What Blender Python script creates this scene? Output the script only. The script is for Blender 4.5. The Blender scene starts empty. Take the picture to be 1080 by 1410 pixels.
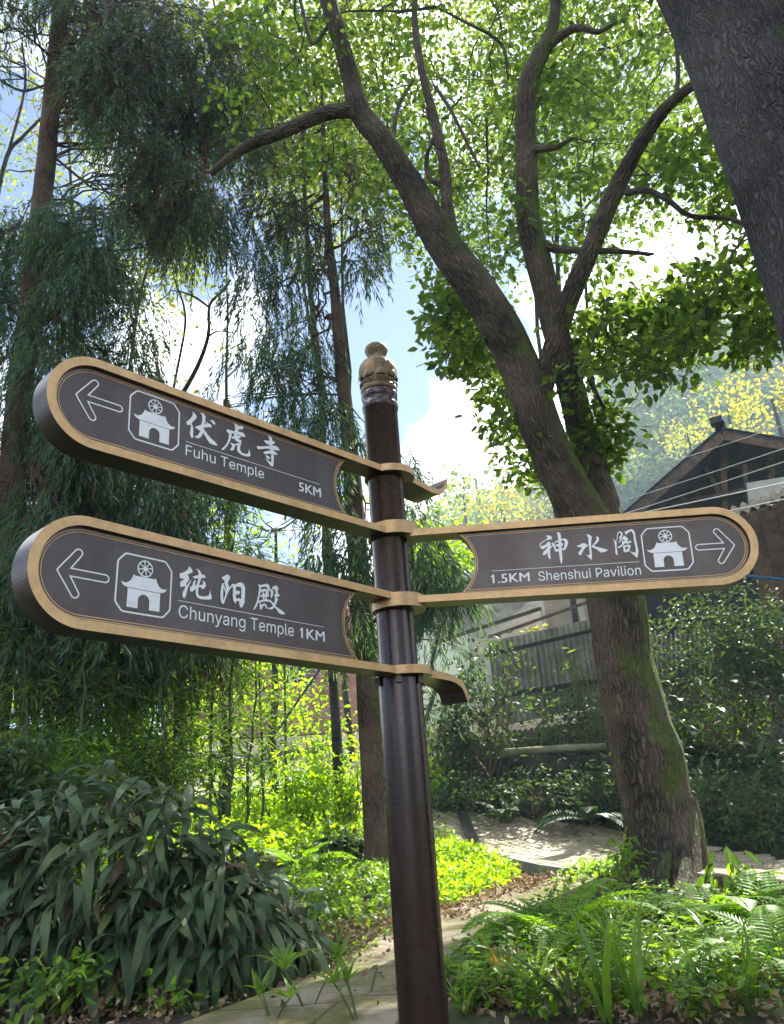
import bpy, math, random
import numpy as np
from mathutils import Vector, Matrix, noise
from math import sin, cos, tan, pi, radians, degrees, hypot, atan2, sqrt

random.seed(7); RG = np.random.default_rng(7)
scn = bpy.context.scene
COL = scn.collection

# ------------------------------------------------------------------ camera
F, CX, CY, EYE = 1065., 540., 705., 1.6
PITCH, ROLL = radians(21), radians(4.2)
FW = np.array([0, cos(PITCH), sin(PITCH)]); _R = np.array([1., 0, 0]); _U = np.array([0, -sin(PITCH), cos(PITCH)])
XC = cos(ROLL)*_R - sin(ROLL)*_U; YC = sin(ROLL)*_R + cos(ROLL)*_U
CAM = np.array([0, 0, EYE])
cam = bpy.data.cameras.new('camera'); camo = bpy.data.objects.new('camera', cam); COL.objects.link(camo)
m = Matrix.Identity(4)
for i in range(3):
    m[i][0] = XC[i]; m[i][1] = YC[i]; m[i][2] = -FW[i]; m[i][3] = CAM[i]
camo.matrix_world = m
cam.sensor_fit = 'VERTICAL'; cam.sensor_height = 24; cam.lens = 24*F/1410; cam.clip_start = .05; cam.clip_end = 2000
scn.camera = camo

# ------------------------------------------------------------------ light
SUN = np.array([.409, .542, .734]); SUN /= np.linalg.norm(SUN)
sel, saz = math.asin(SUN[2]), atan2(SUN[0], SUN[1])
EXPOSURE = 2.35
world = bpy.data.worlds.new('World'); scn.world = world; world.use_nodes = True
wt = world.node_tree; wt.nodes.clear()
def N(nt, t, **k):
    n = nt.nodes.new(t)
    for a, b in k.items(): setattr(n, a, b)
    return n
def link(nt, a, b): nt.links.new(a, b)
wo = N(wt, 'ShaderNodeOutputWorld'); bg = N(wt, 'ShaderNodeBackground'); bg.inputs[1].default_value = .05
sky = N(wt, 'ShaderNodeTexSky', sky_type='NISHITA', sun_disc=False, sun_elevation=sel, sun_rotation=saz)
sky.air_density = .75; sky.dust_density = .3; sky.ozone_density = 2.5
tc = N(wt, 'ShaderNodeTexCoord'); mp = N(wt, 'ShaderNodeMapping'); mp.inputs['Scale'].default_value = (1, 1, 1.5)
mp.inputs['Location'].default_value = (5.42, 1.14, .51)
ns = N(wt, 'ShaderNodeTexNoise'); ns.inputs['Scale'].default_value = 2.1; ns.inputs['Detail'].default_value = 9; ns.inputs['Roughness'].default_value = .55
rp = N(wt, 'ShaderNodeValToRGB'); rp.color_ramp.elements[0].position = .50; rp.color_ramp.elements[1].position = .58
mx = N(wt, 'ShaderNodeMix', data_type='RGBA'); mx.inputs['B'].default_value = (19, 19.2, 19.6, 1)
link(wt, tc.outputs['Generated'], mp.inputs['Vector']); link(wt, mp.outputs[0], ns.inputs['Vector']); link(wt, ns.outputs['Fac'], rp.inputs[0])
link(wt, rp.outputs[0], mx.inputs['Factor']); link(wt, sky.outputs[0], mx.inputs['A']); link(wt, mx.outputs['Result'], bg.inputs[0]); link(wt, bg.outputs[0], wo.inputs[0])
sl = bpy.data.lights.new('sun', 'SUN'); sl.energy = 3.8; sl.angle = radians(.6); sl.color = (1, .94, .84)
so = bpy.data.objects.new('sun', sl); COL.objects.link(so)
so.rotation_euler = Vector(-SUN).to_track_quat('-Z', 'Y').to_euler()
scn.view_settings.view_transform = 'Standard'; scn.view_settings.look = 'None'
scn.view_settings.exposure = EXPOSURE; scn.view_settings.gamma = 1; scn.view_settings.use_curve_mapping = False
scn.render.engine = 'CYCLES'
cy = scn.cycles
cy.max_bounces = 8; cy.diffuse_bounces = 5; cy.glossy_bounces = 3; cy.transmission_bounces = 5; cy.volume_bounces = 0
cy.use_denoising = True; cy.use_adaptive_sampling = True; cy.adaptive_threshold = .02
cy.sample_clamp_indirect = 6; cy.caustics_reflective = False; cy.caustics_refractive = False

# ------------------------------------------------------------------ placing
def ray(x, y): return FW + XC*(x-CX)/F - YC*(y-CY)/F
def at(x, y, D):
    d = ray(x, y); return CAM + d*D/hypot(d[0], d[1])
def depth(P): return float((np.asarray(P)-CAM) @ FW)
def proj(P):
    d = np.asarray(P, float)-CAM; z = d @ FW; z = np.where(np.abs(z) < 1e-6, 1e-6, z)
    return np.stack([CX+F*(d @ XC)/z, CY-F*(d @ YC)/z, z], -1)

# ------------------------------------------------------------------ materials
MATS = {}
def mat(name):
    m = bpy.data.materials.new(name); m.use_nodes = True; MATS[name] = m
    nt = m.node_tree; p = nt.nodes['Principled BSDF']; return m, nt, p
def ramp(nt, src, stops):
    r = N(nt, 'ShaderNodeValToRGB'); e = r.color_ramp.elements
    while len(e) < len(stops): e.new(.5)
    for i, (p, c) in enumerate(stops): e[i].position = p; e[i].color = (*c, 1)
    link(nt, src, r.inputs[0]); return r.outputs[0]
def noisen(nt, scale, detail=4, rough=.55, vec=None, stretch=None, dist=0):
    n = N(nt, 'ShaderNodeTexNoise'); n.inputs['Scale'].default_value = scale; n.inputs['Detail'].default_value = detail
    n.inputs['Roughness'].default_value = rough; n.inputs['Distortion'].default_value = dist
    t = vec
    if t is None:
        t = N(nt, 'ShaderNodeTexCoord').outputs['Object']
    if stretch:
        mm = N(nt, 'ShaderNodeMapping'); mm.inputs['Scale'].default_value = stretch; link(nt, t, mm.inputs['Vector']); t = mm.outputs[0]
    link(nt, t, n.inputs['Vector']); return n.outputs['Fac']
def bump(nt, p, h, dist, strength=1.):
    b = N(nt, 'ShaderNodeBump'); b.inputs['Distance'].default_value = dist; b.inputs['Strength'].default_value = strength
    link(nt, h, b.inputs['Height']); link(nt, b.outputs[0], p.inputs['Normal']); return b
def mixc(nt, f, a, b):
    m = N(nt, 'ShaderNodeMix', data_type='RGBA')
    if isinstance(f, float): m.inputs['Factor'].default_value = f
    else: link(nt, f, m.inputs['Factor'])
    for k, v in (('A', a), ('B', b)):
        if isinstance(v, tuple): m.inputs[k].default_value = (*v, 1)
        else: link(nt, v, m.inputs[k])
    return m.outputs['Result']

def simple(name, c1, c2=None, rough=.6, metal=0, ns=8, bm=0, bs=40, spec=.5, coat=0):
    m, nt, p = mat(name)
    if c2: link(nt, ramp(nt, noisen(nt, ns), [(.35, c1), (.65, c2)]), p.inputs['Base Color'])
    else: p.inputs['Base Color'].default_value = (*c1, 1)
    p.inputs['Roughness'].default_value = rough; p.inputs['Metallic'].default_value = metal
    p.inputs['Specular IOR Level'].default_value = spec; p.inputs['Coat Weight'].default_value = coat
    if bm: bump(nt, p, noisen(nt, bs, 6), bm)
    return m

def leafmat(name, cols, trans=.45, rough=.45, spec=.4, tcol=None):
    m, nt, p = mat(name)
    g = N(nt, 'ShaderNodeNewGeometry').outputs['Random Per Island']
    n = len(cols); c = ramp(nt, g, [((i+.5)/n, cols[i]) for i in range(n)])
    link(nt, c, p.inputs['Base Color']); p.inputs['Roughness'].default_value = rough; p.inputs['Specular IOR Level'].default_value = spec
    if trans > 0:
        t = N(nt, 'ShaderNodeBsdfTranslucent')
        mm = N(nt, 'ShaderNodeMix', data_type='RGBA', blend_type='MULTIPLY'); mm.inputs['Factor'].default_value = 1
        link(nt, c, mm.inputs['A']); mm.inputs['B'].default_value = (*(tcol or (2.6, 2.3, 1.)), 1)
        link(nt, mm.outputs['Result'], t.inputs[0])
        s = N(nt, 'ShaderNodeMixShader'); s.inputs[0].default_value = trans
        link(nt, p.outputs[0], s.inputs[1]); link(nt, t.outputs[0], s.inputs[2])
        link(nt, s.outputs[0], nt.nodes['Material Output'].inputs[0])
    return m
leafmat('canopy_leaf', [(.045, .09, .022), (.06, .115, .026), (.08, .145, .03), (.11, .18, .038)], .55, .4)
leafmat('back_leaf', [(.07, .12, .03), (.1, .155, .035), (.13, .19, .045), (.17, .22, .055)], .55, .5)
leafmat('yellow_leaf', [(.14, .2, .04), (.2, .25, .05), (.27, .28, .06), (.25, .2, .06)], .5, .6)
leafmat('hill_leaf', [(.06, .11, .05), (.08, .14, .05), (.12, .18, .055), (.17, .22, .07)], .3, .7)
leafmat('conifer_leaf', [(.03, .07, .052), (.045, .095, .065), (.065, .125, .075), (.09, .16, .075)], .45, .45)
leafmat('dry_leaf', [(.05, .03, .02), (.08, .045, .03), (.11, .065, .035)], .2, .7)
leafmat('bamboo_leaf', [(.03, .07, .015), (.05, .11, .02), (.08, .16, .025), (.12, .2, .03)], .5, .4)
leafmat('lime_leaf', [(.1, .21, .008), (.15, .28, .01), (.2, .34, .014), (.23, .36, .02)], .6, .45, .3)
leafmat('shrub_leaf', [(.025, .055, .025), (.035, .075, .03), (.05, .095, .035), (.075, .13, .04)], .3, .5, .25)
leafmat('herb_leaf', [(.045, .1, .015), (.075, .16, .02), (.12, .23, .025), (.17, .29, .03)], .45, .4)
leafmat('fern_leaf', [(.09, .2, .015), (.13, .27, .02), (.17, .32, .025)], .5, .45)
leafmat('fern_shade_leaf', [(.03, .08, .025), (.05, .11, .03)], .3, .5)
leafmat('strap_leaf', [(.06, .14, .02), (.1, .2, .025), (.15, .26, .03)], .4, .35)
leafmat('orange_leaf', [(.3, .3, .03), (.45, .25, .03), (.5, .1, .02)], .4, .5)
leafmat('litter_leaf', [(.1, .05, .025), (.17, .1, .05), (.28, .2, .12), (.08, .045, .03), (.35, .27, .17)], .1, .75)

def aspid():
    m, nt, p = mat('broad_strap_leaf')
    oi = N(nt, 'ShaderNodeObjectInfo').outputs['Random']
    c = ramp(nt, oi, [(.0, (.065, .12, .05)), (.45, (.105, .17, .07)), (.8, (.16, .22, .09)), (.9, (.2, .26, .08)), (.935, (.2, .14, .07)), (1, (.24, .16, .09))])
    uv = N(nt, 'ShaderNodeTexCoord').outputs['UV']
    w = N(nt, 'ShaderNodeTexWave'); w.inputs['Scale'].default_value = 2.6; w.inputs['Distortion'].default_value = .6; w.bands_direction = 'X'
    mm = N(nt, 'ShaderNodeMapping'); mm.inputs['Scale'].default_value = (1, .05, 1); link(nt, uv, mm.inputs[0]); link(nt, mm.outputs[0], w.inputs[0])
    sx = N(nt, 'ShaderNodeSeparateXYZ'); link(nt, uv, sx.inputs[0])
    ad = N(nt, 'ShaderNodeMath', operation='ADD'); link(nt, sx.outputs['Y'], ad.inputs[0])
    nz = N(nt, 'ShaderNodeMath', operation='MULTIPLY_ADD'); link(nt, noisen(nt, 9, 3), nz.inputs[0]); nz.inputs[1].default_value = .5; nz.inputs[2].default_value = -.25
    link(nt, nz.outputs[0], ad.inputs[1])
    tip = ramp(nt, ad.outputs[0], [(.93, (0, 0, 0)), (1, (1, 1, 1))])
    c = mixc(nt, tip, c, (.16, .1, .05))
    sp = ramp(nt, noisen(nt, 70, 2), [(.66, (0, 0, 0)), (.74, (.6, .6, .6))])
    c = mixc(nt, sp, c, (.1, .12, .07))
    link(nt, c, p.inputs['Base Color']); p.inputs['Roughness'].default_value = .34; p.inputs['Specular IOR Level'].default_value = .5
    bump(nt, p, w.outputs['Fac'], .0025)
    t = N(nt, 'ShaderNodeBsdfTranslucent'); link(nt, c, t.inputs[0]); s = N(nt, 'ShaderNodeMixShader'); s.inputs[0].default_value = .25
    link(nt, p.outputs[0], s.inputs[1]); link(nt, t.outputs[0], s.inputs[2]); link(nt, s.outputs[0], nt.nodes['Material Output'].inputs[0])
aspid()

def bark(name, c1, c2, moss=.5, scale=1., depthm=.012):
    m, nt, p = mat(name)
    tcn = N(nt, 'ShaderNodeTexCoord'); uv = tcn.outputs['UV']
    v = N(nt, 'ShaderNodeTexVoronoi', feature='DISTANCE_TO_EDGE'); v.inputs['Scale'].default_value = 46*scale
    mm = N(nt, 'ShaderNodeMapping'); mm.inputs['Scale'].default_value = (1, .16, 1)
    nz = N(nt, 'ShaderNodeTexNoise'); nz.inputs['Scale'].default_value = 14*scale; nz.inputs['Detail'].default_value = 5
    link(nt, uv, nz.inputs['Vector'])
    va = N(nt, 'ShaderNodeVectorMath', operation='MULTIPLY_ADD'); link(nt, nz.outputs['Color'], va.inputs[0]); va.inputs[1].default_value = (.05, .16, 0); link(nt, uv, va.inputs[2])
    link(nt, va.outputs[0], mm.inputs[0]); link(nt, mm.outputs[0], v.inputs['Vector'])
    h = ramp(nt, v.outputs['Distance'], [(0, (0, 0, 0)), (.34, (1, 1, 1))])
    fine = noisen(nt, 60*scale, 6, .65, uv, (1, .4, 1))
    hm = N(nt, 'ShaderNodeMath', operation='MULTIPLY_ADD'); link(nt, fine, hm.inputs[0]); hm.inputs[1].default_value = .6; link(nt, h, hm.inputs[2])
    base = mixc(nt, h, c1, c2)
    pat = noisen(nt, 2.2, 5, .6)
    base = mixc(nt, ramp(nt, pat, [(.4, (0, 0, 0)), (.7, (.7, .7, .7))]), base, tuple(min(1, x*1.7+.01) for x in c2))
    if moss:
        mf = noisen(nt, 1.6, 8, .7)
        geo = N(nt, 'ShaderNodeNewGeometry'); dt = N(nt, 'ShaderNodeVectorMath', operation='DOT_PRODUCT'); link(nt, geo.outputs['Normal'], dt.inputs[0]); dt.inputs[1].default_value = (.9, .1, .25)
        ma = N(nt, 'ShaderNodeMath', operation='MULTIPLY_ADD'); link(nt, dt.outputs['Value'], ma.inputs[0]); ma.inputs[1].default_value = .16; link(nt, mf, ma.inputs[2])
        mk = ramp(nt, ma.outputs[0], [(.62-.12*moss, (0, 0, 0)), (.74-.12*moss, (1, 1, 1))])
        base = mixc(nt, mk, base, mixc(nt, noisen(nt, 30, 3), (.05, .08, .012), (.13, .16, .03)))
    link(nt, base, p.inputs['Base Color']); p.inputs['Roughness'].default_value = .85; p.inputs['Specular IOR Level'].default_value = .3
    bump(nt, p, hm.outputs[0], depthm)
bark('bark_dark', (.012, .01, .008), (.12, .088, .06), .75, 1., .022)
bark('bark_grey', (.012, .011, .011), (.085, .075, .07), .3, 1.5, .018)
bark('bark_conifer', (.03, .018, .012), (.13, .085, .06), .2, 1.3, .006)
simple('twig', (.03, .024, .02), (.06, .045, .035), .8)
simple('stem_green', (.05, .09, .02), (.09, .12, .03), .5)
simple('stem_tan', (.1, .06, .035), (.17, .1, .06), .7)
simple('culm', (.03, .06, .015), (.07, .1, .025), .4)

def ground_mat():
    m, nt, p = mat('soil')
    a = noisen(nt, 1.2, 8, .65); b = noisen(nt, 18, 6, .7)
    c = mixc(nt, b, (.02, .014, .009), (.085, .06, .038))
    mk = ramp(nt, a, [(.47, (0, 0, 0)), (.6, (1, 1, 1))])
    c = mixc(nt, mk, c, mixc(nt, b, (.03, .05, .01), (.08, .11, .02)))
    link(nt, c, p.inputs['Base Color']); p.inputs['Roughness'].default_value = .95
    bump(nt, p, noisen(nt, 25, 8, .7), .04)
    m, nt, p = mat('mossy_concrete')
    b = noisen(nt, 30, 8, .7); a = noisen(nt, 2.4, 9, .7, dist=.4)
    c = mixc(nt, b, (.21, .17, .12), (.38, .32, .24))
    mk = ramp(nt, a, [(.42, (1, 1, 1)), (.6, (0, 0, 0))])
    c = mixc(nt, mk, c, mixc(nt, b, (.07, .075, .015), (.19, .17, .045)))
    cr = N(nt, 'ShaderNodeTexVoronoi', feature='DISTANCE_TO_EDGE'); cr.inputs['Scale'].default_value = 1.4
    link(nt, N(nt, 'ShaderNodeTexCoord').outputs['Object'], cr.inputs['Vector'])
    ck = ramp(nt, cr.outputs['Distance'], [(0, (1, 1, 1)), (.012, (0, 0, 0))])
    c = mixc(nt, ck, c, (.03, .025, .015))
    link(nt, c, p.inputs['Base Color']); p.inputs['Roughness'].default_value = .9; bump(nt, p, noisen(nt, 22, 8, .7), .02)
    m, nt, p = mat('paver')
    r = N(nt, 'ShaderNodeNewGeometry').outputs['Random Per Island']
    oi = N(nt, 'ShaderNodeObjectInfo').outputs['Random']
    ad = N(nt, 'ShaderNodeMath', operation='ADD'); link(nt, r, ad.inputs[0]); link(nt, oi, ad.inputs[1]); fr = N(nt, 'ShaderNodeMath', operation='FRACT'); link(nt, ad.outputs[0], fr.inputs[0])
    c = ramp(nt, fr.outputs[0], [(0, (.27, .22, .16)), (.5, (.36, .3, .22)), (1, (.46, .39, .3))])
    geo = N(nt, 'ShaderNodeNewGeometry').outputs['Position']
    mk = ramp(nt, noisen(nt, 1.1, 7, .7, geo), [(.48, (0, 0, 0)), (.68, (.75, .75, .75))])
    c = mixc(nt, mk, c, (.11, .11, .035))
    link(nt, c, p.inputs['Base Color']); p.inputs['Roughness'].default_value = .85; bump(nt, p, noisen(nt, 60, 5, .7, geo), .004)
ground_mat()
simple('joint_sand', (.05, .045, .03), (.09, .08, .045), .95, ns=6)
simple('old_concrete', (.14, .13, .11), (.28, .26, .22), .9, ns=3, bm=.006)
simple('mossy_beam', (.12, .12, .04), (.3, .28, .2), .9, ns=4, bm=.01)
simple('dark_stone', (.012, .012, .01), (.05, .05, .035), .8, ns=5, bm=.03, bs=12)  # near-black mottled stone for the retaining wall
simple('corrugated_sheet', (.17, .155, .12), (.34, .31, .25), .7, ns=2.5, bm=.003)
simple('old_wood', (.06, .035, .022), (.16, .1, .06), .8, ns=6, bm=.004)
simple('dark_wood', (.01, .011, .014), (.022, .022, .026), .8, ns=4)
simple('pale_wall', (.42, .33, .24), (.58, .48, .37), .9, ns=2)
simple('white_plaster', (.45, .43, .4), (.62, .6, .56), .85, ns=3)
simple('shaded_sheet', (.02, .023, .016), (.055, .056, .04), 1., ns=4, spec=.02)  # grey-green roof sheet, with the lean-to's shade put into its colour
simple('roof_tile', (.015, .017, .02), (.055, .056, .058), .8, ns=7, bm=.005)
simple('brick', (.38, .17, .12), (.55, .3, .22), .9, ns=3)
simple('mortar', (.4, .36, .32), (.5, .46, .4), .95)
simple('dark_glass', (.01, .012, .015), None, .1)
simple('cable_pale', (.55, .55, .55), None, .4)
simple('pipe_blue', (.02, .1, .25), (.03, .14, .32), .4)
simple('plastic_black', (.01, .01, .01), (.04, .035, .03), .5)

def metals():
    m, nt, p = mat('pole_metal')
    n = noisen(nt, 6, 6, .6, stretch=(1, 1, .25))
    link(nt, ramp(nt, n, [(.3, (.018, .008, .008)), (.7, (.046, .019, .016))]), p.inputs['Base Color'])
    p.inputs['Metallic'].default_value = .35; p.inputs['Specular IOR Level'].default_value = .6
    link(nt, ramp(nt, noisen(nt, 14, 7, .7), [(.3, (.2, .2, .2)), (.75, (.4, .4, .4))]), p.inputs['Roughness']); p.inputs['Coat Weight'].default_value = .35; p.inputs['Coat Roughness'].default_value = .22
    m, nt, p = mat('gold_paint')
    n = noisen(nt, 22, 8, .7)
    c = ramp(nt, n, [(.3, (.56, .32, .125)), (.55, (.72, .44, .185)), (.75, (.78, .51, .235))])
    spn = ramp(nt, noisen(nt, 90, 4, .6), [(.68, (0, 0, 0)), (.76, (1, 1, 1))])
    c = mixc(nt, spn, c, (.2, .11, .05))
    grm = ramp(nt, noisen(nt, 7, 9, .8, dist=.6), [(.5, (0, 0, 0)), (.7, (.55, .55, .55))]); c = mixc(nt, grm, c, (.27, .17, .085))
    link(nt, c, p.inputs['Base Color']); p.inputs['Metallic'].default_value = .12; p.inputs['Roughness'].default_value = .4
    m, nt, p = mat('finial_metal')
    n = noisen(nt, 25, 6, .65)
    link(nt, ramp(nt, n, [(.35, (.09, .06, .03)), (.65, (.25, .17, .085))]), p.inputs['Base Color']); p.inputs['Metallic'].default_value = .55; p.inputs['Roughness'].default_value = .45
    bump(nt, p, noisen(nt, 60, 4), .002)
    m, nt, p = mat('board_side')
    n = noisen(nt, 12, 7, .7)
    link(nt, ramp(nt, n, [(.35, (.05, .035, .025)), (.7, (.095, .07, .05))]), p.inputs['Base Color']); p.inputs['Roughness'].default_value = .38; p.inputs['Metallic'].default_value = .2
    m, nt, p = mat('board_panel')
    n = noisen(nt, 9, 8, .7)
    c = ramp(nt, n, [(.3, (.058, .036, .027)), (.7, (.084, .054, .041))])
    ds = ramp(nt, noisen(nt, 160, 3, .6), [(.7, (0, 0, 0)), (.76, (.5, .5, .5))])
    c = mixc(nt, ds, c, (.14, .12, .1))
    stk = ramp(nt, noisen(nt, 16, 5, .7, stretch=(1, 1, .12)), [(.5, (0, 0, 0)), (.78, (.5, .5, .5))]); c = mixc(nt, stk, c, (.13, .115, .1))
    smg = ramp(nt, noisen(nt, 3.5, 7, .75, dist=1.2), [(.48, (0, 0, 0)), (.64, (.6, .6, .6))]); c = mixc(nt, smg, c, (.125, .092, .073))
    scr = ramp(nt, noisen(nt, 45, 2, .5, stretch=(.25, 1, 3.)), [(.745, (0, 0, 0)), (.76, (.8, .8, .8))]); c = mixc(nt, scr, c, (.02, .016, .015))
    link(nt, c, p.inputs['Base Color']); p.inputs['Metallic'].default_value = .1; p.inputs['Specular IOR Level'].default_value = .6
    link(nt, ramp(nt, noisen(nt, 5, 8, .75), [(.3, (.3, .3, .3)), (.7, (.48, .48, .48))]), p.inputs['Roughness'])
    m, nt, p = mat('white_print')
    n = noisen(nt, 40, 8, .7)
    link(nt, ramp(nt, n, [(.25, (.68, .67, .66)), (.45, (.86, .85, .84))]), p.inputs['Base Color']); p.inputs['Roughness'].default_value = .5
metals()

# ------------------------------------------------------------------ mesh helpers
def mesh_np(name, V, polys, mats, uv=None, smooth=False, midx=None):
    """polys: list of int arrays (n,k)"""
    me = bpy.data.meshes.new(name); V = np.ascontiguousarray(V, dtype=np.float32)
    me.vertices.add(len(V)); me.vertices.foreach_set('co', V.ravel())
    polys = [np.asarray(p, dtype=np.int32) for p in polys if len(p)]
    li = np.concatenate([p.ravel() for p in polys]); cnt = np.concatenate([np.full(len(p), p.shape[1], dtype=np.int32) for p in polys])
    st = np.concatenate([[0], np.cumsum(cnt)[:-1]]).astype(np.int32)
    me.loops.add(len(li)); me.loops.foreach_set('vertex_index', li)
    me.polygons.add(len(cnt)); me.polygons.foreach_set('loop_start', st)
    if midx is not None: me.polygons.foreach_set('material_index', np.asarray(midx, dtype=np.int32))
    me.polygons.foreach_set('use_smooth', np.full(len(cnt), bool(smooth)))
    if uv is not None:
        l = me.uv_layers.new(name='UVMap'); l.data.foreach_set('uv', np.asarray(uv, dtype=np.float32)[li].ravel())
    for mn in (mats if isinstance(mats, (list, tuple)) else [mats]): me.materials.append(MATS[mn])
    me.update(calc_edges=True); me.validate()
    return me
def tagd(o, label=None, cat=None, group=None, kind=None):
    if label: o['label'] = label
    if cat: o['category'] = cat
    if group: o['group'] = group
    if kind: o['kind'] = kind
    return o
def obj(name, me, parent=None, loc=None, **k):
    o = bpy.data.objects.new(name, me); COL.objects.link(o)
    if parent: o.parent = parent
    if loc is not None: o.location = loc
    return tagd(o, **k)
def empty(name, loc=(0, 0, 0), **k):
    o = bpy.data.objects.new(name, None); o.empty_display_size = .1; COL.objects.link(o); o.location = loc
    return tagd(o, **k)
class Acc:
    def __init__(s): s.V = []; s.P = {}; s.n = 0; s.uv = []
    def add(s, V, polys, uv=None):
        V = np.asarray(V, float).reshape(-1, 3)
        for p in polys:
            p = np.asarray(p, dtype=np.int64)
            if len(p): s.P.setdefault(p.shape[1], []).append(p+s.n)
        s.V.append(V); s.uv.append(uv if uv is not None else np.zeros((len(V), 2))); s.n += len(V)
    def mesh(s, name, mats, smooth=False):
        return mesh_np(name, np.concatenate(s.V), [np.concatenate(v) for v in s.P.values()], mats, np.concatenate(s.uv), smooth)
    def box(s, c, sz, R=None):
        v = np.array([(x, y, z) for x in (-.5, .5) for y in (-.5, .5) for z in (-.5, .5)])*np.asarray(sz)
        if R is not None: v = v @ np.asarray(R).T
        s.add(v+np.asarray(c), [np.array([(0, 1, 3, 2), (4, 6, 7, 5), (0, 4, 5, 1), (2, 3, 7, 6), (0, 2, 6, 4), (1, 5, 7, 3)])])
        return s
    def beam(s, a, b, w, h):
        a = np.asarray(a, float); b = np.asarray(b, float); d = b-a; L = np.linalg.norm(d); d /= L
        up = np.array([0, 0, 1.]) if abs(d[2]) < .95 else np.array([1., 0, 0])
        x = np.cross(d, up); x /= np.linalg.norm(x); z = np.cross(x, d)
        return s.box((a+b)/2, (L, w, h), np.stack([d, x, z], 1))
def unit(v): return v/np.maximum(np.linalg.norm(v, axis=-1, keepdims=True), 1e-9)
def smooth_path(P, R, sub=4):
    P = np.asarray(P, float); R = np.asarray(R, float); n = len(P); out = []; ro = []
    for i in range(n-1):
        p0, p1, p2, p3 = P[max(i-1, 0)], P[i], P[i+1], P[min(i+2, n-1)]
        for t in np.linspace(0, 1, sub, endpoint=False):
            out.append(.5*((2*p1)+(-p0+p2)*t+(2*p0-5*p1+4*p2-p3)*t*t+(-p0+3*p1-3*p2+p3)*t**3)); ro.append(R[i]*(1-t)+R[i+1]*t)
    out.append(P[-1]); ro.append(R[-1]); return np.array(out), np.array(ro)
def tube(acc, P, R, k=8, rough=0., cap=True, seed=0.):
    P = np.asarray(P, float); R = np.asarray(R, float); n = len(P)
    T = unit(np.gradient(P, axis=0)); a = np.array([1., 0, 0]) if abs(T[0][0]) < .8 else np.array([0, 1., 0])
    X = np.zeros_like(P); x = unit(a-T[0]*(a @ T[0]))
    for i in range(n):
        x = unit(x-T[i]*(x @ T[i])); X[i] = x
    Y = np.cross(T, X); th = np.linspace(0, 2*pi, k+1)
    L = np.concatenate([[0], np.cumsum(np.linalg.norm(np.diff(P, axis=0), axis=1))])
    rr = np.repeat(R[:, None], k+1, 1)
    if rough:
        for i in range(n):
            for j in range(k):
                q = (cos(th[j])*2.2, sin(th[j])*2.2, L[i]*1.6+seed)
                rr[i, j] *= 1+rough*(noise.noise(q)+.5*noise.noise((q[0]*2.3, q[1]*2.3, q[2]*2.1)))
            rr[i, k] = rr[i, 0]
    V = P[:, None]+rr[..., None]*(np.cos(th)[None, :, None]*X[:, None]+np.sin(th)[None, :, None]*Y[:, None])
    uv = np.stack([np.repeat((th*R.mean())[None], n, 0), np.repeat(L[:, None]+seed, k+1, 1)], -1)
    I, J = np.meshgrid(np.arange(n-1), np.arange(k), indexing='ij'); b = (I*(k+1)+J).ravel()
    q = np.stack([b, b+1, b+k+2, b+k+1], 1)
    acc.add(V.reshape(-1, 3), [q], uv.reshape(-1, 2))
    if cap:
        acc.add(V[-1, :k], [np.arange(k)[None]], uv[-1, :k])
OVATE = (np.array([(0, 0, 0), (.32, .5, .05), (.7, .36, .02), (1, 0, -.08), (.7, -.36, .02), (.32, -.5, .05)]), [np.array([(0, 1, 2, 3)]), np.array([(0, 3, 4, 5)])])
KITE = (np.array([(0, 0, 0), (.4, .5, .03), (1, 0, -.06), (.4, -.5, .03)]), [np.array([(0, 3, 2, 1)])])
BLADE = (np.array([(0, .25, 0), (.45, .5, .04), (1, 0, -.12), (.45, -.5, .04), (0, -.25, 0)]), [np.array([(4, 3, 2, 1)]), ])
def leaves(acc, P, T, Nn, L, W, tmpl=OVATE):
    tv, tf = tmpl; n = len(P)
    if n == 0: return
    T = unit(T); S = unit(np.cross(T, Nn)); Z = np.cross(S, T); k = len(tv)
    L = np.broadcast_to(L, (n,)); W = np.broadcast_to(W, (n,))
    V = P[:, None]+T[:, None]*(tv[None, :, 0:1]*L[:, None, None])+S[:, None]*(tv[None, :, 1:2]*W[:, None, None])+Z[:, None]*(tv[None, :, 2:3]*L[:, None, None])
    off = (np.arange(n)*k)[:, None, None]
    acc.add(V.reshape(-1, 3), [(f[None]+off).reshape(-1, f.shape[1]) for f in tf])
def rnd(n): return unit(RG.normal(size=(n, 3)))
def inpoly(x, y, poly):
    x = np.asarray(x); y = np.asarray(y); c = np.zeros(x.shape, bool); n = len(poly)
    for i in range(n):
        (x1, y1), (x2, y2) = poly[i], poly[i-1]
        if y1 == y2: continue
        c ^= ((y1 > y) != (y2 > y)) & (x < (x2-x1)*(y-y1)/(y2-y1)+x1)
    return c
def samp(poly, n):
    p = np.array(poly, float); lo, hi = p.min(0), p.max(0); out = []
    while len(out) < n:
        q = RG.uniform(lo, hi, size=(n*3, 2)); out += list(q[inpoly(q[:, 0], q[:, 1], poly)])
    return np.array(out[:n])
def nz3(P, s, o=0.):
    return np.array([noise.noise((p[0]*s+o, p[1]*s-o, p[2]*s+2*o)) for p in P])

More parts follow.
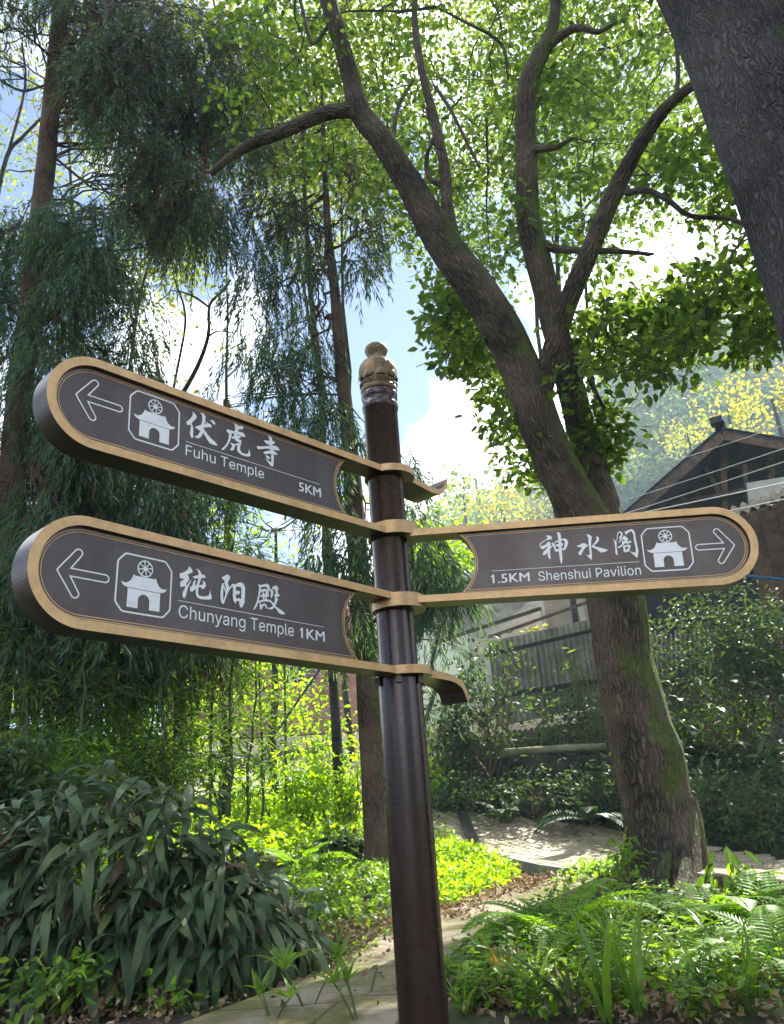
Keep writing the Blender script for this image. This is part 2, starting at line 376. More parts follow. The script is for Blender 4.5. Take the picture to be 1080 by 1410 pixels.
# ------------------------------------------------------------------ terrain
CP = [(1000, 1400, 3.), (760, 1400, 3.), (300, 1400, 3.6), (60, 1400, 3.8), (760, 1300, 4.3), (1000, 1300, 4.5), (450, 1330, 4.5), (620, 1300, 4.6),
      (920, 1195, 6.5), (700, 1212, 7.4), (1075, 1222, 7.0), (660, 1182, 8.4), (780, 1209, 7.5), (600, 1122, 13), (730, 1133, 12.5), (860, 1148, 12), (1000, 1178, 10.5), (1075, 1195, 9.5),
      (620, 1060, 14.6), (760, 1045, 14.6), (860, 1045, 14), (980, 1050, 13), (1075, 1095, 11.5), (700, 965, 17.5), (900, 950, 17.5), (1075, 960, 15),
      (480, 1205, 8), (400, 1175, 10), (340, 1105, 16), (300, 1080, 21), (230, 1085, 21), (0, 1130, 12), (450, 1080, 17), (200, 1380, 4.2), (50, 1250, 6.5), (200, 1200, 7.5), (-300, 1300, 7), (1400, 1200, 8), (1500, 1000, 18)]
GP = np.array([at(*c) for c in CP]+[(0, 0, 0.), (1, 0, 0), (-1, 0, 0), (0, -4, 0), (-4, 0, .2), (4, 0, .3), (0, .9, .3), (-1, 2.2, .75), (1.2, 2.0, .75), (0, 2.0, .75), (-6, -4, 0), (6, -4, 0), (-12, 30, 4.5), (0, 32, 4.2), (12, 32, 5.5), (-25, 15, 4), (25, 15, 5), (-30, -10, 2), (30, -10, 2)])
def _k(r2): return r2*np.log(r2+1e-9)*.5
_A = _k(((GP[:, None, :2]-GP[None, :, :2])**2).sum(-1)); _n = len(GP); _A[np.arange(_n), np.arange(_n)] += .25
_M = np.zeros((_n+3, _n+3)); _M[:_n, :_n] = _A; _M[:_n, _n] = 1; _M[:_n, _n+1:] = GP[:, :2]; _M[_n, :_n] = 1; _M[_n+1:, :_n] = GP[:, :2].T
_W = np.linalg.solve(_M, np.concatenate([GP[:, 2], [0, 0, 0]]))
def ground(x, y):
    x = np.asarray(x, float); y = np.asarray(y, float); sh = x.shape; x = x.ravel(); y = y.ravel()
    r2 = (x[:, None]-GP[None, :, 0])**2+(y[:, None]-GP[None, :, 1])**2
    z = _k(r2) @ _W[:_n]+_W[_n]+_W[_n+1]*x+_W[_n+2]*y
    D = np.hypot(x, y); f = np.clip((D-24)/14, 0, 1); f = f*f*(3-2*f)
    return (z*(1-f)+5.*f+f*np.clip((D-40)*.02, 0, 20)).reshape(sh)
def gz(x, y): return float(ground(np.array([x]), np.array([y]))[0])
def hit(px, py, dmax=40):
    """where the view ray meets the terrain"""
    d = ray(px, py); d = d/hypot(d[0], d[1]); D = np.linspace(2., dmax, 600)
    P = CAM+d*D[:, None]; g = ground(P[:, 0], P[:, 1]); i = np.argmax(P[:, 2] < g)
    if not (P[:, 2] < g).any(): i = -1
    p = P[i].copy(); p[2] = g[i]; return p
# one ground sheet: fine near, coarse far
rs = np.concatenate([np.linspace(0, 10, 70), np.geomspace(10.2, 900, 70)]); th = np.linspace(0, 2*pi, 181)
GX = rs[:, None]*np.sin(th)[None]; GY = rs[:, None]*np.cos(th)[None]+1.5
GZ = ground(GX, GY)
jit = np.array([noise.noise((x*1.7, y*1.7, 0))*.5+noise.noise((x*5, y*5, 3))*.25 for x, y in zip(GX.ravel(), GY.ravel())]).reshape(GX.shape)
GZ2 = GZ+jit*.07*np.clip((np.hypot(GX, GY)-2)/2, 0, 1)-.02
I, J = np.meshgrid(np.arange(len(rs)-1), np.arange(180), indexing='ij'); b = (I*181+J).ravel()
obj('ground', mesh_np('ground', np.stack([GX, GY, GZ2], -1).reshape(-1, 3), [np.stack([b, b+181, b+182, b+1], 1)], 'soil', smooth=True), kind='structure')

# ------------------------------------------------------------------ road and path
near = [(1180, 1232), (1075, 1222), (960, 1214), (870, 1207), (780, 1208), (715, 1193), (660, 1178), (600, 1162), (520, 1146), (440, 1128)]
far = [(1180, 1205), (1075, 1190), (960, 1163), (870, 1149), (800, 1141), (730, 1133), (660, 1127), (600, 1121), (540, 1113), (480, 1106)]
RN = np.array([hit(*p) for p in near]); RF = np.array([hit(*p) for p in far])
RN, _ = smooth_path(RN, np.zeros(len(RN)), 6); RF, _ = smooth_path(RF, np.zeros(len(RF)), 6)
def ribbon(name, A, B, m, lift, nseg=12, thick=.0, **k):
    t = np.linspace(0, 1, nseg+1); P = A[:, None]*(1-t)[None, :, None]+B[:, None]*t[None, :, None]
    P[..., 2] = ground(P[..., 0], P[..., 1])+lift
    n = len(A); I, J = np.meshgrid(np.arange(n-1), np.arange(nseg), indexing='ij'); b = (I*(nseg+1)+J).ravel()
    acc = Acc(); acc.add(P.reshape(-1, 3), [np.stack([b, b+1, b+nseg+2, b+nseg+1], 1)])
    for e in (0, nseg):
        Q = P[:, e]; lo = Q-np.array([0, 0, thick+.1]); i = np.arange(n-1)
        acc.add(np.concatenate([Q, lo]), [np.stack([i, i+1, i+1+n, i+n], 1)])
    return obj(name, acc.mesh(name, m), **k)
road = ribbon('road', RN, RF, 'joint_sand', .035, kind='structure')
# pavers: laid in running rows across the road
vx = RF[len(RF)//2]-RN[len(RN)//2]
cen = (RN+RF)/2; along = unit(cen[-1]-cen[0])[:2]; along = along/np.linalg.norm(along); across = np.array([-along[1], along[0]])
bl, bw = .24, .115
poly = [tuple(p[:2]) for p in RN]+[tuple(p[:2]) for p in RF[::-1]]
pp = np.array(poly); ctr = pp.mean(0)
g1 = np.arange(-9, 9, bl+.012); g2 = np.arange(-6, 6, bw+.012)
spots = []
for i, b2 in enumerate(g2):
    for a1 in g1:
        q = ctr+along*(a1+(i % 2)*bl/2)+across*b2
        spots.append((q[0], q[1]))
spots = np.array(spots); spots = spots[inpoly(spots[:, 0], spots[:, 1], poly)]
sz = ground(spots[:, 0], spots[:, 1]); e = .05
gx = (ground(spots[:, 0]+e, spots[:, 1])-sz)/e; gy = (ground(spots[:, 0], spots[:, 1]+e)-sz)/e
pr = proj(np.stack([spots[:, 0], spots[:, 1], sz], -1)); inview = (pr[:, 0] > 600) & (pr[:, 0] < 1085)
order = np.argsort(np.where(inview, pr[:, 2], 99+pr[:, 2]))
def brick_v(L, W, H, bev):
    v = []
    for (l, w, z) in ((L, W, -H), (L, W, -bev), (L-2*bev, W-2*bev, 0)):
        v += [(-l/2, -w/2, z), (l/2, -w/2, z), (l/2, w/2, z), (-l/2, w/2, z)]
    f = [(8, 9, 10, 11)]
    for r0 in (0, 4):
        for j in range(4): f.append((r0+j, r0+(j+1) % 4, r0+4+(j+1) % 4, r0+4+j))
    return np.array(v), np.array(f)
bv, bf = brick_v(bl, bw, .05, .006)
pm = mesh_np('paver', bv, [bf], 'paver')
stuffacc = Acc()
for r_, i in enumerate(order):
    n_ = unit(np.array([-gx[i], -gy[i], 1.])+RG.normal(size=3)*.012); x_ = unit(np.array([along[0], along[1], along[0]*gx[i]+along[1]*gy[i]])); x_ = unit(x_-n_*(x_ @ n_)); y_ = np.cross(n_, x_)
    R = np.stack([x_, y_, n_], 1); p0 = np.array([spots[i][0], spots[i][1], sz[i]+.052+RG.normal()*.0025])
    if r_ < 300:
        o = bpy.data.objects.new('paver', pm); COL.objects.link(o); o.parent = road
        o.matrix_local = Matrix([[*R[k], p0[k]] for k in range(3)]+[[0, 0, 0, 1]])
    else: stuffacc.add(bv @ R.T+p0, [bf])
obj('paving', stuffacc.mesh('paving', 'paver'), road, kind='stuff')
# kerb between road and ground cover
ka = Acc(); kk = Acc()
KB = np.array([hit(*p) for p in [(655, 1180), (700, 1192), (745, 1203), (790, 1212)]]); KB[:, 2] = ground(KB[:, 0], KB[:, 1])
for a, b2 in zip(KB[:-1], KB[1:]): ka.beam(a+(0, 0, .0), b2-(b2-a)*.03+(0, 0, .0), .1, .16)
obj('kerb', ka.mesh('kerb', 'old_concrete'), kind='structure')
# path
pe1 = [(800, 1212), (700, 1222), (600, 1262), (520, 1300), (440, 1345), (330, 1395), (200, 1450)]
pe2 = [(845, 1222), (760, 1245), (690, 1275), (640, 1310), (600, 1350), (560, 1410), (500, 1500)]
PA = np.array([hit(*p) for p in pe1]); PB = np.array([hit(*p) for p in pe2])
PA, _ = smooth_path(PA, np.zeros(7), 5); PB, _ = smooth_path(PB, np.zeros(7), 5)
ribbon('path', PA, PB, 'mossy_concrete', .03, 8, .05, kind='structure')

# ------------------------------------------------------------------ signpost
# outlines of the brush characters (0.1 mm) and of the printed words (triangles)
G_ = {'UL': [[[-6824,677], [-6792,651], [-6741,620], [-6712,569], [-6738,493], [-6811,407], [-6846,347], [-6852,315], [-6901,299], [-6943,267], [-6965,289], [-6976,352], [-6922,406], [-6863,487], [-6825,561], [-6816,612]], [[-6871,333], [-6840,337], [-6814,297], [-6800,242], [-6797,123], [-6794,28], [-6813,-29], [-6849,-2], [-6875,50], [-6882,95], [-6867,196], [-6859,271]], [[-6800,242], [-6751,288], [-6659,355], [-6591,402], [-6484,453], [-6407,483], [-6356,492], [-6317,486], [-6308,421], [-6354,414], [-6456,376], [-6532,335], [-6606,238], [-6669,248], [-6732,276], [-6769,270]], [[-6498,524], [-6407,499], [-6340,493], [-6355,478], [-6407,478], [-6465,486], [-6500,499]], [[-6635,681], [-6579,716], [-6521,696], [-6481,647], [-6486,578], [-6497,500], [-6521,406], [-6529,318], [-6542,204], [-6565,136], [-6602,70], [-6663,23], [-6713,15], [-6776,43], [-6714,65], [-6666,116], [-6624,202], [-6607,293], [-6591,408], [-6573,475], [-6569,562], [-6577,633], [-6597,676]], [[-6529,318], [-6479,261], [-6401,189], [-6323,128], [-6219,75], [-6173,41], [-6142,-5], [-6217,-16], [-6295,-15], [-6359,-5], [-6424,60], [-6477,128], [-6542,210], [-6556,273]], [[-6370,586], [-6293,618], [-6240,592], [-6211,564], [-6213,533], [-6246,507], [-6285,527], [-6318,566]], [[-5698,750], [-5616,723], [-5557,706], [-5576,515], [-5614,376], [-5673,358], [-5683,480], [-5654,580], [-5655,670]], [[-5577,700], [-5448,738], [-5402,708], [-5438,654], [-5576,596]], [[-5886,496], [-5848,526], [-5780,521], [-5674,528], [-5497,573], [-5388,566], [-5335,479], [-5408,463], [-5517,476], [-5654,472], [-5751,441], [-5827,425], [-5885,451]], [[-5828,461], [-5741,471], [-5750,351], [-5797,212], [-5863,85], [-5956,-48], [-6012,-74], [-6031,-54], [-5938,53], [-5863,173], [-5826,309], [-5818,401]], [[-5740,354], [-5673,412], [-5517,461], [-5468,450], [-5497,404], [-5556,359], [-5457,345], [-5467,278], [-5555,269], [-5633,290], [-5672,340], [-5740,301]], [[-5778,191], [-5720,191], [-5652,194], [-5642,153], [-5671,55], [-5709,0], [-5776,-12], [-5786,12], [-5748,67], [-5729,126], [-5768,159]], [[-5652,185], [-5555,251], [-5477,266], [-5477,222], [-5506,159], [-5496,73], [-5437,19], [-5339,21], [-5279,48], [-5249,111], [-5243,194], [-5210,105], [-5190,12], [-5260,-23], [-5359,-43], [-5457,-40], [-5554,2], [-5593,61], [-5584,153], [-5575,192], [-5642,153]], [[-4671,740], [-4598,735], [-4535,698], [-4511,593], [-4522,459], [-4530,345], [-4604,323], [-4612,469], [-4620,634], [-4640,703]], [[-4793,565], [-4705,580], [-4578,610], [-4472,633], [-4441,577], [-4537,529], [-4664,480], [-4747,511]], [[-5013,337], [-4915,348], [-4707,421], [-4538,482], [-4431,515], [-4357,500], [-4287,436], [-4391,402], [-4497,392], [-4582,385], [-4749,343], [-4915,275], [-4987,262]], [[-4813,223], [-4709,291], [-4561,335], [-4434,346], [-4361,293], [-4436,265], [-4563,261], [-4751,187], [-4803,190]], [[-4550,395], [-4465,402], [-4474,250], [-4482,63], [-4494,-41], [-4530,-88], [-4609,-46], [-4681,24], [-4752,104], [-4670,64], [-4577,27], [-4555,42], [-4564,187]], [[-4741,171], [-4689,177], [-4606,156], [-4596,122], [-4649,88], [-4711,125]]],
'LL': [[[-6952,589], [-6901,563], [-6866,523], [-6849,479], [-6910,441], [-6975,402], [-6941,356], [-6935,287], [-6970,234], [-7001,199], [-7000,158], [-7070,123], [-7121,100], [-7138,123], [-7144,208], [-7088,253], [-7037,291], [-7089,293], [-7141,283], [-7161,326], [-7166,392], [-7106,412], [-7029,462], [-6965,521]], [[-7002,216], [-6987,149], [-6893,294], [-6879,287], [-6916,208], [-6953,120], [-6982,12], [-6993,-59], [-7030,-123], [-7063,-105], [-7081,-51], [-7067,20], [-7024,96], [-7019,144]], [[-6849,379], [-6763,418], [-6630,467], [-6575,471], [-6537,455], [-6536,407], [-6601,395], [-6708,369], [-6788,349], [-6828,353]], [[-6774,567], [-6727,568], [-6672,537], [-6641,495], [-6635,413], [-6653,326], [-6691,225], [-6702,129], [-6706,35], [-6672,-5], [-6591,-9], [-6497,10], [-6436,40], [-6419,84], [-6416,162], [-6382,78], [-6358,12], [-6360,-24], [-6428,-53], [-6536,-67], [-6643,-76], [-6724,-55], [-6758,-8], [-6768,95], [-6757,190], [-6726,289], [-6709,387], [-6711,493], [-6746,546]], [[-6794,318], [-6773,304], [-6791,219], [-6757,190], [-6704,211], [-6624,237], [-6584,256], [-6592,302], [-6613,328], [-6565,325], [-6519,280], [-6522,220], [-6555,173], [-6608,146], [-6650,185], [-6716,168], [-6782,121], [-6833,60], [-6885,45], [-6909,82], [-6901,141], [-6850,185], [-6832,270]], [[-6122,495], [-6043,548], [-5972,595], [-5908,573], [-5894,522], [-5934,453], [-5952,381], [-5915,312], [-5932,218], [-5986,239], [-6014,325], [-6045,380], [-6042,434], [-6086,456]], [[-6103,369], [-6062,377], [-6066,255], [-6070,119], [-6057,-28], [-6067,-94], [-6115,-67], [-6142,18], [-6147,136], [-6128,289]], [[-6076,352], [-6040,305], [-5977,210], [-5933,278], [-5835,402], [-5789,403], [-5807,377], [-5897,270], [-5967,137], [-6010,24], [-6045,-71], [-6071,-90], [-6054,2], [-6020,113], [-6012,159], [-6066,285]], [[-5835,399], [-5762,412], [-5738,358], [-5743,205], [-5733,100], [-5729,-13], [-5751,-24], [-5805,28], [-5824,130], [-5816,284]], [[-5762,385], [-5680,453], [-5606,482], [-5523,466], [-5476,389], [-5476,219], [-5486,49], [-5523,-48], [-5578,-99], [-5614,-63], [-5642,39], [-5587,48], [-5578,171], [-5578,325], [-5597,376], [-5680,369], [-5744,350]], [[-5752,249], [-5679,280], [-5615,265], [-5624,210], [-5697,182], [-5752,173]], [[-5751,74], [-5660,112], [-5578,95], [-5578,49], [-5660,44], [-5751,21]], [[-5116,519], [-5048,520], [-5029,484], [-5040,356], [-5070,241], [-5100,127], [-5148,11], [-5206,-75], [-5253,-80], [-5205,2], [-5148,119], [-5108,266], [-5088,410], [-5087,473]], [[-5058,510], [-4941,555], [-4872,583], [-4804,564], [-4775,513], [-4795,445], [-4817,330], [-4798,286], [-4866,275], [-4856,356], [-4835,454], [-4873,495], [-4922,503], [-5020,469]], [[-5040,411], [-4923,447], [-4825,448], [-4825,408], [-4904,395], [-5031,349]], [[-5002,346], [-4953,355], [-4924,312], [-4936,185], [-4984,177], [-4979,272]], [[-4904,395], [-4861,394], [-4871,195], [-4916,188]], [[-5051,275], [-4944,309], [-4807,324], [-4807,284], [-4925,265], [-5051,228]], [[-5119,124], [-5023,170], [-4906,205], [-4769,220], [-4671,164], [-4711,142], [-4789,169], [-4907,158], [-5023,124], [-5100,88]], [[-5062,102], [-5024,85], [-4995,19], [-5025,-63], [-5048,-59], [-5066,23]], [[-5024,14], [-4985,75], [-4927,111], [-4869,86], [-4841,-12], [-4880,-2], [-4927,69], [-4976,22], [-5015,-46]], [[-4805,491], [-4736,472], [-4676,450], [-4668,371], [-4709,285], [-4739,256], [-4752,310], [-4743,391], [-4776,449]], [[-4705,525], [-4624,579], [-4564,582], [-4515,526], [-4546,456], [-4527,403], [-4471,369], [-4549,319], [-4610,286], [-4649,327], [-4611,397], [-4626,475], [-4676,490], [-4716,475]], [[-4639,281], [-4549,295], [-4540,249], [-4572,180], [-4613,110], [-4654,41], [-4733,-6], [-4802,-6], [-4841,12], [-4752,41], [-4683,84], [-4652,152], [-4630,234]], [[-4760,182], [-4671,156], [-4593,82], [-4474,37], [-4365,-10], [-4329,-55], [-4437,-76], [-4516,-56], [-4575,6], [-4633,60], [-4712,111]]],
'R': [[[4351,633], [4411,615], [4465,597], [4491,548], [4476,502], [4420,499], [4331,492], [4250,445], [4187,395], [4163,357], [4138,359], [4156,398], [4240,465], [4321,507], [4377,550], [4351,592]], [[4145,365], [4184,328], [4249,344], [4314,366], [4346,417], [4387,445], [4428,424], [4448,363], [4425,311], [4422,244], [4405,125], [4406,-47], [4381,-52], [4350,-4], [4337,77], [4352,142], [4301,93], [4235,60], [4213,79], [4218,139], [4252,183], [4307,226], [4347,290], [4345,317], [4289,274], [4234,234], [4187,254], [4156,304]], [[4421,284], [4477,327], [4493,312], [4428,244]], [[4469,408], [4506,405], [4537,356], [4563,274], [4567,220], [4629,215], [4644,148], [4581,139], [4534,162], [4522,250], [4494,319], [4473,361]], [[4543,402], [4599,445], [4664,467], [4768,497], [4830,495], [4885,450], [4906,382], [4882,304], [4840,227], [4783,171], [4745,167], [4727,208], [4781,244], [4802,323], [4812,416], [4774,452], [4699,451], [4620,417], [4545,369]], [[4640,692], [4672,693], [4711,659], [4727,597], [4726,503], [4721,382], [4722,262], [4718,103], [4713,-56], [4690,-199], [4666,-197], [4651,-104], [4639,29], [4637,188], [4644,321], [4648,482], [4645,590], [4633,658]], [[4545,328], [4610,344], [4649,361], [4751,380], [4767,332], [4738,287], [4664,286], [4589,285]], [[5394,575], [5449,563], [5504,524], [5538,483], [5503,371], [5486,221], [5485,70], [5485,-43], [5464,-154], [5415,-103], [5343,-5], [5411,-19], [5431,-1], [5434,130], [5428,263], [5435,453], [5417,531]], [[5104,259], [5177,282], [5281,331], [5341,323], [5378,276], [5331,194], [5264,105], [5206,5], [5168,-11], [5142,48], [5149,94], [5210,147], [5247,220], [5168,222]], [[5332,204], [5398,294], [5420,264], [5368,211]], [[5643,485], [5683,491], [5713,441], [5703,375], [5644,304], [5556,244], [5500,220], [5543,273], [5619,363], [5655,427]], [[5492,220], [5556,244], [5636,200], [5768,153], [5866,121], [5905,92], [5838,54], [5740,33], [5685,71], [5626,135], [5530,189]], [[6081,394], [6114,363], [6152,285], [6139,154], [6145,-15], [6148,-71], [6114,-50], [6088,-2], [6102,138], [6101,289]], [[6193,528], [6237,582], [6298,587], [6333,536], [6324,461], [6274,389], [6243,363], [6226,412], [6278,465], [6289,530], [6241,553], [6204,489], [6172,321], [6155,322]], [[6390,570], [6482,601], [6565,629], [6627,590], [6648,512], [6650,379], [6665,171], [6678,2], [6630,-176], [6585,-140], [6522,-61], [6451,19], [6547,-16], [6605,-30], [6619,100], [6600,289], [6599,478], [6571,565], [6508,551], [6449,508], [6409,474], [6393,532]], [[6356,468], [6445,385], [6454,338], [6391,267], [6310,198], [6221,129], [6177,123], [6156,149], [6259,201], [6343,289], [6361,345], [6303,358], [6221,280], [6194,272], [6250,353], [6329,413]], [[6298,330], [6394,286], [6534,303], [6518,257], [6435,226], [6370,250], [6279,219]], [[6298,180], [6356,166], [6355,7], [6303,7]], [[6298,180], [6433,211], [6505,183], [6488,138], [6405,153], [6317,137]], [[6447,197], [6503,174], [6457,56], [6407,59]], [[6330,65], [6445,85], [6455,22], [6335,-6]]]}
